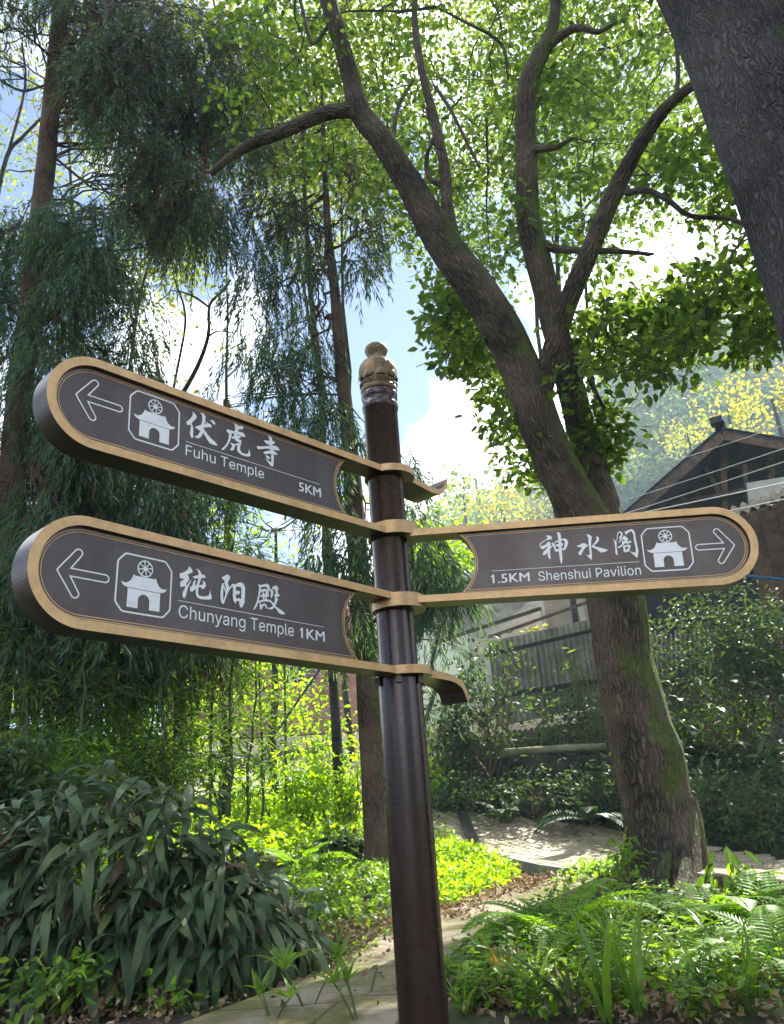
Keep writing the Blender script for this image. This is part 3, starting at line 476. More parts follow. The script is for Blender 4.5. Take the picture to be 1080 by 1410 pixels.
TXT = {'Fuhu Temple': {'v': [[3849,-8], [3800,-2], [3759,16], [3725,46], [3701,85], [3685,132], [3680,187], [3685,242], [3700,290], [3725,329], [3757,359], [3797,378], [3843,384], [3872,382], [3900,374], [3927,361], [3951,341], [3971,315], [3987,282], [3997,242], [4000,194], [4000,169], [3719,169], [3719,221], [3969,221], [3942,202], [3939,237], [3930,269], [3916,294], [3897,314], [3872,326], [3843,330], [3812,326], [3787,313], [3766,294], [3751,270], [3742,241], [3739,211], [3739,178], [3742,139], [3753,106], [3769,80], [3791,61], [3818,50], [3849,46], [3870,48], [3889,53], [3905,61], [3919,73], [3930,88], [3938,105], [3994,91], [3983,63], [3966,39], [3943,19], [3916,4], [3884,-5], [3600,-2], [3564,3], [3538,20], [3523,47], [3518,84], [3518,509], [3576,509], [3576,99], [3578,77], [3582,62], [3592,54], [3607,52], [3615,52], [3620,53], [3625,53], [3629,54], [3640,3], [3631,1], [3622,-1], [3611,-2], [3115,-143], [3115,379], [3172,379], [3172,319], [3178,319], [3185,331], [3196,346], [3210,360], [3228,373], [3252,381], [3283,384], [3325,378], [3362,361], [3393,332], [3416,293], [3431,245], [3436,189], [3431,133], [3417,84], [3394,45], [3363,16], [3326,-2], [3283,-8], [3253,-5], [3229,4], [3211,17], [3196,31], [3186,46], [3178,59], [3173,59], [3173,-143], [3275,47], [3305,51], [3331,66], [3351,88], [3365,117], [3374,151], [3377,189], [3374,227], [3365,261], [3351,290], [3331,311], [3306,325], [3275,330], [3244,325], [3218,312], [3199,291], [3184,263], [3175,229], [3172,189], [3175,150], [3184,115], [3199,86], [3219,65], [3244,51], [2537,0], [2537,379], [2593,379], [2593,295], [2589,295], [2599,323], [2613,346], [2630,363], [2650,376], [2672,384], [2695,386], [2731,380], [2759,361], [2780,331], [2791,295], [2783,295], [2792,321], [2807,343], [2826,361], [2848,375], [2874,383], [2901,386], [2931,383], [2959,372], [2982,354], [3000,328], [3011,296], [3015,255], [3015,0], [2957,0], [2957,254], [2952,289], [2935,313], [2911,326], [2884,330], [2861,328], [2842,320], [2826,307], [2815,290], [2807,270], [2805,247], [2805,0], [2747,0], [2747,260], [2742,288], [2727,311], [2704,326], [2676,330], [2656,328], [2636,320], [2620,307], [2606,289], [2598,266], [2595,238], [2595,0], [2305,-8], [2256,-2], [2214,16], [2181,46], [2156,85], [2141,132], [2136,187], [2141,242], [2156,290], [2180,329], [2213,359], [2252,378], [2298,384], [2327,382], [2356,374], [2382,361], [2406,341], [2427,315], [2442,282], [2452,242], [2456,194], [2456,169], [2174,169], [2174,221], [2424,221], [2397,202], [2395,237], [2386,269], [2372,294], [2353,314], [2328,326], [2298,330], [2268,326], [2242,313], [2222,294], [2207,270], [2198,241], [2195,211], [2195,178], [2198,139], [2208,106], [2225,80], [2247,61], [2274,50], [2305,46], [2326,48], [2344,53], [2361,61], [2374,73], [2386,88], [2394,105], [2450,91], [2439,63], [2422,39], [2399,19], [2372,4], [2340,-5], [1708,452], [1708,509], [2073,509], [2073,452], [1921,452], [1921,0], [1861,0], [1861,452], [1283,-5], [1249,-1], [1219,11], [1195,31], [1176,59], [1164,95], [1160,139], [1160,379], [1218,379], [1218,144], [1224,105], [1240,75], [1266,56], [1300,50], [1325,53], [1347,62], [1365,77], [1379,97], [1388,122], [1391,153], [1391,379], [1449,379], [1449,0], [1393,0], [1393,92], [1402,92], [1382,47], [1354,17], [1321,0], [829,227], [829,0], [771,0], [771,509], [829,509], [829,287], [818,287], [839,332], [866,362], [899,379], [937,384], [971,380], [1001,369], [1026,349], [1045,321], [1056,285], [1060,240], [1060,0], [1002,0], [1002,235], [997,275], [980,304], [954,323], [921,329], [896,326], [874,317], [855,303], [841,283], [832,257], [505,-5], [471,-1], [441,11], [416,31], [398,59], [386,95], [382,139], [382,379], [440,379], [440,144], [446,105], [462,75], [488,56], [522,50], [547,53], [568,62], [587,77], [601,97], [610,122], [613,153], [613,379], [671,379], [671,0], [615,0], [615,92], [624,92], [603,47], [576,17], [543,0], [0,0], [0,509], [293,509], [293,452], [61,452], [61,278], [272,278], [272,221], [61,221], [61,0]],
't': [[11,13,12], [11,14,13], [10,14,11], [10,15,14], [10,16,15], [9,16,10], [9,31,16], [31,17,16], [9,32,31], [30,17,31], [8,32,9], [29,17,30], [8,33,32], [29,18,17], [28,18,29], [8,34,33], [27,18,28], [8,35,34], [7,35,8], [27,19,18], [7,36,35], [26,19,27], [26,24,19], [24,20,19], [6,23,7], [23,36,7], [23,37,36], [25,24,26], [6,22,23], [37,24,23], [37,20,24], [38,20,37], [38,21,20], [5,22,6], [39,21,38], [5,21,22], [5,39,21], [5,40,39], [4,40,5], [4,41,40], [49,51,50], [49,52,51], [48,52,49], [3,41,4], [3,42,41], [47,52,48], [47,53,52], [3,43,42], [46,53,47], [45,53,46], [3,44,43], [44,53,45], [3,53,44], [2,53,3], [2,54,53], [2,55,54], [1,55,2], [1,56,55], [0,56,1], [61,63,62], [61,64,63], [61,65,64], [60,65,61], [60,66,65], [60,67,66], [60,68,67], [71,73,72], [70,73,71], [69,73,70], [68,73,69], [60,73,68], [59,73,60], [58,73,59], [57,73,58], [57,74,73], [57,75,74], [57,76,75], [86,88,87], [85,88,86], [77,79,78], [77,80,79], [85,89,88], [84,89,85], [84,90,89], [83,90,84], [82,90,83], [82,120,90], [120,119,90], [119,91,90], [81,120,82], [81,121,120], [81,122,121], [118,91,119], [77,81,80], [77,125,81], [125,124,81], [124,123,81], [123,122,81], [117,91,118], [117,92,91], [116,92,117], [115,92,116], [115,93,92], [77,126,125], [114,93,115], [77,127,126], [113,93,114], [113,94,93], [112,94,113], [77,128,127], [112,95,94], [111,95,112], [77,106,128], [106,129,128], [110,95,111], [106,130,129], [110,96,95], [109,96,110], [106,105,130], [105,131,130], [77,107,106], [104,131,105], [108,96,109], [104,108,131], [104,96,108], [103,96,104], [103,97,96], [102,97,103], [101,97,102], [101,98,97], [100,98,101], [100,99,98], [141,143,142], [152,154,153], [140,143,141], [151,154,152], [151,155,154], [140,144,143], [132,134,133], [132,136,134], [136,135,134], [139,144,140], [150,155,151], [150,156,155], [138,144,139], [149,156,150], [138,145,144], [149,157,156], [137,179,138], [179,145,138], [148,166,149], [166,157,149], [179,178,145], [178,146,145], [137,180,179], [148,167,166], [165,157,166], [165,158,157], [137,181,180], [148,168,167], [164,158,165], [177,146,178], [136,181,137], [147,168,148], [136,182,181], [147,169,168], [163,158,164], [176,147,177], [147,146,177], [136,183,182], [147,170,169], [163,159,158], [132,184,136], [184,183,136], [176,170,147], [176,171,170], [162,159,163], [175,171,176], [175,172,171], [132,185,184], [174,172,175], [162,160,159], [161,160,162], [174,173,172], [132,186,185], [198,200,199], [198,201,200], [197,201,198], [197,202,201], [197,203,202], [196,203,197], [196,218,203], [218,204,203], [196,219,218], [217,204,218], [195,219,196], [216,204,217], [195,220,219], [216,205,204], [215,205,216], [195,221,220], [214,205,215], [195,222,221], [194,222,195], [214,206,205], [194,223,222], [213,206,214], [213,211,206], [211,207,206], [193,210,194], [210,223,194], [210,224,223], [212,211,213], [193,209,210], [224,211,210], [224,207,211], [225,207,224], [225,208,207], [192,209,193], [226,208,225], [192,208,209], [192,226,208], [192,227,226], [191,227,192], [191,228,227], [236,238,237], [236,239,238], [235,239,236], [190,228,191], [190,229,228], [234,239,235], [234,240,239], [190,230,229], [233,240,234], [232,240,233], [190,231,230], [231,240,232], [190,240,231], [189,240,190], [189,241,240], [189,242,241], [188,242,189], [188,243,242], [187,243,188], [244,246,245], [244,247,246], [251,247,244], [250,248,251], [248,247,251], [250,249,248], [258,260,259], [258,261,260], [271,273,272], [271,274,273], [270,274,271], [258,262,261], [257,262,258], [269,277,270], [277,274,270], [257,263,262], [268,276,269], [276,277,269], [256,263,257], [268,278,276], [278,275,276], [278,274,277], [267,278,268], [256,264,263], [266,278,267], [255,264,256], [255,265,264], [265,278,266], [255,278,265], [255,279,278], [275,274,278], [254,279,255], [254,280,279], [253,280,254], [253,252,280], [283,285,284], [283,287,285], [287,286,285], [290,292,291], [290,293,292], [289,293,290], [289,294,293], [288,294,289], [288,304,294], [304,295,294], [287,306,288], [306,305,288], [305,304,288], [303,295,304], [302,295,303], [302,296,295], [287,307,306], [301,296,302], [287,308,307], [283,309,287], [309,308,287], [301,297,296], [300,297,301], [283,281,309], [300,298,297], [299,298,300], [283,282,281], [316,318,317], [316,319,318], [329,331,330], [329,332,331], [328,332,329], [316,320,319], [315,320,316], [327,335,328], [335,332,328], [315,321,320], [326,334,327], [334,335,327], [314,321,315], [326,336,334], [336,333,334], [336,332,335], [325,336,326], [314,322,321], [324,336,325], [313,322,314], [313,323,322], [323,336,324], [313,336,323], [313,337,336], [333,332,336], [312,337,313], [312,338,337], [311,338,312], [311,310,338], [339,343,340], [343,341,340], [343,342,341], [339,344,343], [339,347,344], [347,345,344], [347,346,345], [339,348,347]]},
'5KM': {'v': [[4000,682], [3799,682], [3299,402], [2801,682], [2598,682], [2598,0], [2814,0], [2814,531], [2819,531], [3282,267], [3317,267], [3780,531], [3784,531], [3784,0], [4000,0], [1620,359], [2274,682], [2006,682], [1373,370], [1373,682], [1157,682], [1157,0], [1373,0], [1373,337], [2138,0], [2435,0], [780,682], [112,682], [112,327], [500,313], [639,207], [547,120], [328,84], [163,97], [0,134], [0,33], [182,1], [364,-9], [716,53], [855,209], [709,367], [309,423], [309,594], [780,594]],
't': [[5,3,4], [5,7,3], [7,8,3], [8,2,3], [2,0,1], [2,11,0], [11,12,0], [12,14,0], [5,6,7], [9,2,8], [2,10,11], [13,14,12], [9,10,2], [21,19,20], [21,18,19], [18,16,17], [18,15,16], [21,23,18], [23,15,18], [23,25,15], [21,22,23], [24,25,23], [28,42,27], [42,26,27], [42,43,26], [28,41,42], [28,40,41], [28,29,40], [29,39,40], [30,39,29], [30,38,39], [31,38,30], [35,33,34], [32,38,31], [35,32,33], [35,38,32], [35,37,38], [36,37,35]]},
'Chunyang Temple': {'v': [[3893,-8], [3858,-2], [3829,16], [3805,46], [3788,85], [3777,132], [3773,187], [3777,242], [3788,290], [3805,329], [3828,359], [3856,378], [3888,384], [3909,382], [3929,374], [3948,361], [3965,341], [3980,315], [3991,282], [3998,242], [4000,194], [4000,169], [3801,169], [3801,221], [3978,221], [3959,202], [3957,237], [3951,269], [3941,294], [3927,314], [3910,326], [3888,330], [3867,326], [3849,313], [3834,294], [3824,270], [3817,241], [3815,211], [3815,178], [3817,139], [3825,106], [3836,80], [3852,61], [3871,50], [3893,46], [3908,48], [3921,53], [3933,61], [3942,73], [3950,88], [3956,105], [3996,91], [3988,63], [3976,39], [3960,19], [3940,4], [3918,-5], [3717,-2], [3691,3], [3673,20], [3662,47], [3659,84], [3659,509], [3700,509], [3700,99], [3701,77], [3704,62], [3711,54], [3721,52], [3727,52], [3731,53], [3734,53], [3737,54], [3745,3], [3739,1], [3732,-1], [3724,-2], [3373,-143], [3373,379], [3413,379], [3413,319], [3417,319], [3423,331], [3430,346], [3440,360], [3453,373], [3470,381], [3492,384], [3522,378], [3548,361], [3570,332], [3586,293], [3597,245], [3600,189], [3597,133], [3587,84], [3570,45], [3548,16], [3522,-2], [3492,-8], [3471,-5], [3454,4], [3441,17], [3431,31], [3423,46], [3417,59], [3414,59], [3414,-143], [3486,47], [3508,51], [3526,66], [3540,88], [3550,117], [3556,151], [3558,189], [3556,227], [3550,261], [3540,290], [3526,311], [3508,325], [3486,330], [3464,325], [3446,312], [3432,291], [3422,263], [3416,229], [3414,189], [3416,150], [3422,115], [3432,86], [3446,65], [3464,51], [2963,0], [2963,379], [3003,379], [3003,295], [3000,295], [3007,323], [3017,346], [3029,363], [3043,376], [3059,384], [3075,386], [3101,380], [3121,361], [3135,331], [3144,295], [3138,295], [3144,321], [3154,343], [3168,361], [3184,375], [3202,383], [3221,386], [3243,383], [3262,372], [3279,354], [3291,328], [3299,296], [3302,255], [3302,0], [3261,0], [3261,254], [3257,289], [3245,313], [3229,326], [3209,330], [3193,328], [3179,320], [3168,307], [3160,290], [3155,270], [3153,247], [3153,0], [3112,0], [3112,260], [3108,288], [3098,311], [3082,326], [3062,330], [3047,328], [3034,320], [3022,307], [3012,289], [3006,266], [3004,238], [3004,0], [2799,-8], [2764,-2], [2735,16], [2711,46], [2693,85], [2683,132], [2679,187], [2683,242], [2693,290], [2710,329], [2733,359], [2762,378], [2794,384], [2815,382], [2835,374], [2854,361], [2871,341], [2885,315], [2896,282], [2903,242], [2906,194], [2906,169], [2706,169], [2706,221], [2883,221], [2864,202], [2862,237], [2856,269], [2846,294], [2833,314], [2815,326], [2794,330], [2773,326], [2754,313], [2740,294], [2729,270], [2723,241], [2721,211], [2721,178], [2723,139], [2730,106], [2742,80], [2758,61], [2777,50], [2799,46], [2813,48], [2827,53], [2838,61], [2848,73], [2856,88], [2862,105], [2901,91], [2894,63], [2881,39], [2865,19], [2846,4], [2824,-5], [2376,452], [2376,509], [2635,509], [2635,452], [2527,452], [2527,0], [2484,0], [2484,452], [2081,-151], [2055,-148], [2032,-140], [2013,-127], [1997,-110], [1985,-91], [1976,-69], [2010,-41], [2016,-53], [2024,-66], [2034,-78], [2046,-88], [2062,-95], [2081,-97], [2109,-92], [2132,-75], [2147,-47], [2152,-6], [2152,68], [2148,68], [2142,56], [2135,41], [2125,28], [2112,16], [2095,8], [2073,5], [2044,10], [2018,27], [1996,53], [1979,90], [1969,136], [1965,191], [1969,246], [1979,293], [1996,332], [2018,361], [2044,378], [2074,384], [2096,382], [2113,373], [2126,360], [2136,346], [2143,331], [2149,319], [2153,319], [2153,379], [2193,379], [2193,-9], [2189,-54], [2178,-90], [2160,-117], [2138,-136], [2111,-147], [2080,59], [2101,63], [2119,75], [2134,95], [2144,121], [2150,154], [2152,193], [2150,231], [2144,264], [2134,291], [2120,312], [2102,325], [2080,330], [2058,325], [2040,312], [2025,290], [2015,262], [2009,229], [2007,193], [2009,155], [2015,123], [2026,96], [2040,76], [2058,63], [1743,227], [1743,0], [1702,0], [1702,379], [1742,379], [1742,287], [1735,287], [1750,332], [1769,362], [1792,379], [1820,384], [1844,380], [1865,369], [1882,349], [1896,321], [1904,285], [1907,240], [1907,0], [1866,0], [1866,235], [1862,275], [1850,304], [1832,323], [1808,329], [1790,326], [1775,317], [1762,303], [1752,283], [1745,257], [1512,-9], [1489,-5], [1468,5], [1451,22], [1437,45], [1428,73], [1425,108], [1427,138], [1434,161], [1444,179], [1457,193], [1472,203], [1489,211], [1507,216], [1525,220], [1545,224], [1562,227], [1574,230], [1583,235], [1588,243], [1590,255], [1590,257], [1589,279], [1584,297], [1577,311], [1566,322], [1553,329], [1536,331], [1520,329], [1505,322], [1493,313], [1484,301], [1477,288], [1472,274], [1432,291], [1443,322], [1458,346], [1475,364], [1494,375], [1515,382], [1535,384], [1550,383], [1566,379], [1582,372], [1597,360], [1611,343], [1622,320], [1629,290], [1631,251], [1631,0], [1591,0], [1591,52], [1588,52], [1582,38], [1574,25], [1563,12], [1550,1], [1533,-6], [1519,45], [1541,49], [1558,59], [1572,74], [1582,93], [1588,115], [1590,138], [1590,190], [1586,186], [1579,182], [1570,179], [1560,176], [1550,173], [1539,171], [1530,169], [1523,168], [1509,164], [1495,159], [1483,150], [1474,139], [1469,124], [1467,105], [1468,87], [1473,72], [1481,61], [1492,52], [1505,47], [1175,-139], [1184,-86], [1191,-87], [1202,-90], [1213,-89], [1222,-84], [1231,-74], [1238,-58], [1244,-36], [1252,-1], [1155,379], [1200,379], [1254,155], [1262,121], [1269,87], [1275,53], [1281,21], [1267,21], [1273,53], [1279,87], [1286,121], [1294,155], [1348,379], [1393,379], [1280,-58], [1272,-85], [1262,-107], [1250,-124], [1237,-136], [1222,-143], [1205,-145], [1195,-145], [1186,-143], [1180,-141], [944,227], [944,0], [903,0], [903,379], [943,379], [943,287], [936,287], [951,332], [970,362], [993,379], [1020,384], [1045,380], [1066,369], [1083,349], [1097,321], [1105,285], [1108,240], [1108,0], [1067,0], [1067,235], [1063,275], [1051,304], [1033,323], [1009,329], [991,326], [976,317], [963,303], [952,283], [946,257], [714,-5], [690,-1], [669,11], [651,31], [638,59], [630,95], [627,139], [627,379], [668,379], [668,144], [672,105], [684,75], [702,56], [726,50], [744,53], [759,62], [772,77], [782,97], [789,122], [791,153], [791,379], [832,379], [832,0], [792,0], [792,92], [798,92], [784,47], [765,17], [741,0], [392,227], [392,0], [351,0], [351,509], [392,509], [392,287], [385,287], [399,332], [418,362], [442,379], [469,384], [493,380], [514,369], [532,349], [545,321], [553,285], [556,240], [556,0], [515,0], [515,235], [511,275], [500,304], [481,323], [457,329], [440,326], [424,317], [411,303], [401,283], [395,257], [153,-7], [111,1], [74,25], [43,63], [20,115], [5,179], [0,254], [5,329], [20,393], [43,445], [74,484], [111,508], [153,516], [178,513], [202,504], [224,490], [243,471], [260,447], [274,418], [284,385], [291,348], [248,348], [242,373], [235,395], [225,413], [213,428], [200,440], [185,449], [169,454], [153,456], [123,450], [96,432], [74,403], [57,364], [46,314], [42,254], [46,194], [57,145], [74,105], [97,76], [123,59], [153,53], [169,55], [185,60], [200,69], [213,81], [225,96], [235,114], [242,136], [248,160], [291,160], [285,124], [274,91], [260,62], [244,38], [224,19], [202,5], [178,-4]],
't': [[11,13,12], [11,14,13], [10,14,11], [10,15,14], [10,16,15], [9,16,10], [9,31,16], [31,17,16], [9,32,31], [30,17,31], [8,32,9], [29,17,30], [8,33,32], [29,18,17], [28,18,29], [8,34,33], [27,18,28], [8,35,34], [7,35,8], [27,19,18], [7,36,35], [26,19,27], [26,24,19], [24,20,19], [6,23,7], [23,36,7], [23,37,36], [25,24,26], [6,22,23], [37,24,23], [37,20,24], [38,20,37], [38,21,20], [5,22,6], [39,21,38], [5,21,22], [5,39,21], [5,40,39], [4,40,5], [4,41,40], [49,51,50], [49,52,51], [48,52,49], [3,41,4], [3,42,41], [47,52,48], [47,53,52], [3,43,42], [46,53,47], [45,53,46], [3,44,43], [44,53,45], [3,53,44], [2,53,3], [2,54,53], [2,55,54], [1,55,2], [1,56,55], [0,56,1], [61,63,62], [61,64,63], [61,65,64], [60,65,61], [60,66,65], [60,67,66], [60,68,67], [71,73,72], [70,73,71], [69,73,70], [68,73,69], [60,73,68], [59,73,60], [58,73,59], [57,73,58], [57,74,73], [57,75,74], [57,76,75], [86,88,87], [85,88,86], [77,79,78], [77,80,79], [85,89,88], [84,89,85], [84,90,89], [83,90,84], [82,90,83], [82,120,90], [120,119,90], [119,91,90], [81,120,82], [81,121,120], [81,122,121], [118,91,119], [77,81,80], [77,125,81], [125,124,81], [124,123,81], [123,122,81], [117,91,118], [117,92,91], [116,92,117], [115,92,116], [115,93,92], [77,126,125], [114,93,115], [77,127,126], [113,93,114], [113,94,93], [112,94,113], [77,128,127], [112,95,94], [111,95,112], [77,106,128], [106,129,128], [110,95,111], [106,130,129], [110,96,95], [109,96,110], [106,105,130], [105,131,130], [77,107,106], [104,131,105], [108,96,109], [104,108,131], [104,96,108], [103,96,104], [103,97,96], [102,97,103], [101,97,102], [101,98,97], [100,98,101], [100,99,98], [141,143,142], [152,154,153], [140,143,141], [151,154,152], [151,155,154], [140,144,143], [132,134,133], [132,136,134], [136,135,134], [139,144,140], [150,155,151], [150,156,155], [138,144,139], [149,156,150], [138,145,144], [149,157,156], [137,179,138], [179,145,138], [148,166,149], [166,157,149], [179,178,145], [178,146,145], [137,180,179], [148,167,166], [165,157,166], [165,158,157], [137,181,180], [148,168,167], [164,158,165], [177,146,178], [136,181,137], [147,168,148], [136,182,181], [147,169,168], [163,158,164], [176,147,177], [147,146,177], [136,183,182], [147,170,169], [163,159,158], [132,184,136], [184,183,136], [176,170,147], [176,171,170], [162,159,163], [175,171,176], [175,172,171], [132,185,184], [174,172,175], [162,160,159], [161,160,162], [174,173,172], [132,186,185], [198,200,199], [198,201,200], [197,201,198], [197,202,201], [197,203,202], [196,203,197], [196,218,203], [218,204,203], [196,219,218], [217,204,218], [195,219,196], [216,204,217], [195,220,219], [216,205,204], [215,205,216], [195,221,220], [214,205,215], [195,222,221], [194,222,195], [214,206,205], [194,223,222], [213,206,214], [213,211,206], [211,207,206], [193,210,194], [210,223,194], [210,224,223], [212,211,213], [193,209,210], [224,211,210], [224,207,211], [225,207,224], [225,208,207], [192,209,193], [226,208,225], [192,208,209], [192,226,208], [192,227,226], [191,227,192], [191,228,227], [236,238,237], [236,239,238], [235,239,236], [190,228,191], [190,229,228], [234,239,235], [234,240,239], [190,230,229], [233,240,234], [232,240,233], [190,231,230], [231,240,232], [190,240,231], [189,240,190], [189,241,240], [189,242,241], [188,242,189], [188,243,242], [187,243,188], [244,246,245], [244,247,246], [251,247,244], [250,248,251], [248,247,251], [250,249,248], [288,290,289], [288,291,290], [296,298,297], [296,299,298], [287,291,288], [287,292,291], [286,292,287], [286,293,292], [286,294,293], [285,318,286], [318,317,286], [317,294,286], [317,295,294], [316,295,317], [315,295,316], [285,319,318], [315,296,295], [315,314,296], [314,313,296], [313,312,296], [312,299,296], [285,320,319], [284,320,285], [284,321,320], [284,322,321], [283,322,284], [311,299,312], [283,323,322], [283,324,323], [310,299,311], [282,324,283], [282,325,324], [309,299,310], [281,325,282], [281,326,325], [308,270,309], [270,299,309], [281,327,326], [307,270,308], [280,327,281], [280,328,327], [306,271,307], [271,270,307], [306,272,271], [269,299,270], [280,305,328], [305,272,306], [280,272,305], [280,273,272], [279,273,280], [279,274,273], [279,275,274], [278,275,279], [278,276,275], [277,276,278], [268,299,269], [268,300,299], [258,260,259], [267,300,268], [258,261,260], [267,301,300], [258,262,261], [257,262,258], [266,301,267], [257,263,262], [257,264,263], [266,302,301], [256,264,257], [265,302,266], [256,265,264], [256,302,265], [255,302,256], [255,303,302], [254,303,255], [254,304,303], [253,304,254], [253,252,304], [338,340,339], [338,341,340], [331,333,332], [331,335,333], [335,334,333], [337,341,338], [337,342,341], [336,342,337], [336,352,342], [352,343,342], [335,354,336], [354,353,336], [353,352,336], [351,343,352], [350,343,351], [350,344,343], [335,355,354], [349,344,350], [335,356,355], [331,357,335], [357,356,335], [349,345,344], [348,345,349], [331,329,357], [348,346,345], [347,346,348], [331,330,329], [397,399,398], [397,400,399], [396,400,397], [396,401,400], [395,401,396], [395,402,401], [394,402,395], [394,403,402], [393,403,394], [393,385,403], [385,404,403], [393,386,385], [384,404,385], [393,387,386], [383,404,384], [393,388,387], [392,388,393], [382,404,383], [382,405,404], [392,389,388], [381,405,382], [392,390,389], [380,405,381], [391,390,392], [380,406,405], [379,406,380], [378,406,379], [377,406,378], [377,407,406], [376,407,377], [375,423,376], [423,407,376], [374,423,375], [373,423,374], [372,423,373], [371,423,372], [370,423,371], [369,423,370], [368,423,369], [367,423,368], [367,424,423], [422,407,423], [367,425,424], [367,426,425], [366,426,367], [366,427,426], [366,428,427], [366,429,428], [366,430,429], [366,431,430], [366,432,431], [366,433,432], [365,433,366], [365,434,433], [365,435,434], [365,436,435], [421,407,422], [364,436,365], [364,437,436], [420,407,421], [363,437,364], [363,438,437], [419,409,420], [409,407,420], [363,439,438], [418,409,419], [362,439,363], [362,440,439], [362,441,440], [417,410,418], [410,409,418], [362,442,441], [417,411,410], [408,407,409], [416,411,417], [362,416,442], [362,411,416], [361,411,362], [361,412,411], [361,413,412], [360,413,361], [360,414,413], [359,414,360], [359,415,414], [358,415,359], [452,454,453], [452,455,454], [464,466,465], [464,467,466], [452,456,455], [463,467,464], [462,459,463], [459,467,463], [452,457,456], [461,458,462], [458,459,462], [452,461,457], [461,458,457], [452,460,461], [452,459,460], [452,467,459], [451,467,452], [450,467,451], [450,468,467], [449,468,450], [448,468,449], [447,468,448], [447,469,468], [443,445,444], [443,446,445], [446,469,447], [443,469,446], [443,470,469], [443,471,470], [443,472,471], [476,472,443], [475,472,476], [475,473,472], [474,473,475], [486,488,487], [486,489,488], [479,481,480], [479,483,481], [483,482,481], [485,489,486], [485,490,489], [484,490,485], [484,500,490], [500,491,490], [483,502,484], [502,501,484], [501,500,484], [499,491,500], [498,491,499], [498,492,491], [483,503,502], [497,492,498], [483,504,503], [479,505,483], [505,504,483], [497,493,492], [496,493,497], [479,477,505], [496,494,493], [495,494,496], [479,478,477], [512,514,513], [512,515,514], [525,527,526], [525,528,527], [524,528,525], [512,516,515], [511,516,512], [523,531,524], [531,528,524], [511,517,516], [522,530,523], [530,531,523], [510,517,511], [522,532,530], [532,529,530], [532,528,531], [521,532,522], [510,518,517], [520,532,521], [509,518,510], [509,519,518], [519,532,520], [509,532,519], [509,533,532], [529,528,532], [508,533,509], [508,534,533], [507,534,508], [507,506,534], [537,539,538], [537,541,539], [541,540,539], [544,546,545], [544,547,546], [543,547,544], [543,548,547], [542,548,543], [542,558,548], [558,549,548], [541,560,542], [560,559,542], [559,558,542], [557,549,558], [556,549,557], [556,550,549], [541,561,560], [555,550,556], [541,562,561], [537,563,541], [563,562,541], [555,551,550], [554,551,555], [537,535,563], [554,552,551], [553,552,554], [537,536,535], [575,577,576], [575,578,577], [574,578,575], [574,579,578], [574,580,579], [573,580,574], [573,593,580], [593,581,580], [573,594,593], [592,581,593], [591,581,592], [573,595,594], [590,581,591], [590,582,581], [572,595,573], [589,582,590], [572,596,595], [588,582,589], [588,583,582], [587,583,588], [572,597,596], [586,583,587], [571,597,572], [586,584,583], [585,584,586], [571,598,597], [570,598,571], [570,599,598], [569,599,570], [569,600,599], [569,601,600], [568,601,569], [612,614,613], [612,615,614], [568,602,601], [611,615,612], [611,616,615], [567,602,568], [610,616,611], [567,603,602], [609,616,610], [609,617,616], [608,617,609], [567,604,603], [607,617,608], [566,604,567], [607,618,617], [606,618,607], [566,605,604], [605,618,606], [566,618,605], [566,619,618], [565,619,566], [565,620,619], [565,621,620], [564,621,565]]},
'1KM': {'v': [[4000,682], [3781,682], [3235,402], [2692,682], [2470,682], [2470,0], [2706,0], [2706,531], [2711,531], [3216,267], [3254,267], [3759,531], [3764,531], [3764,0], [4000,0], [1402,359], [2117,682], [1823,682], [1133,370], [1133,682], [897,682], [897,0], [1133,0], [1133,337], [1968,0], [2292,0], [236,682], [0,682], [0,0], [236,0]],
't': [[5,3,4], [5,7,3], [7,8,3], [8,2,3], [2,0,1], [2,11,0], [11,12,0], [12,14,0], [5,6,7], [9,2,8], [2,10,11], [13,14,12], [9,10,2], [21,19,20], [21,18,19], [18,16,17], [18,15,16], [21,23,18], [23,15,18], [23,25,15], [21,22,23], [24,25,23], [28,26,27], [28,29,26]]},
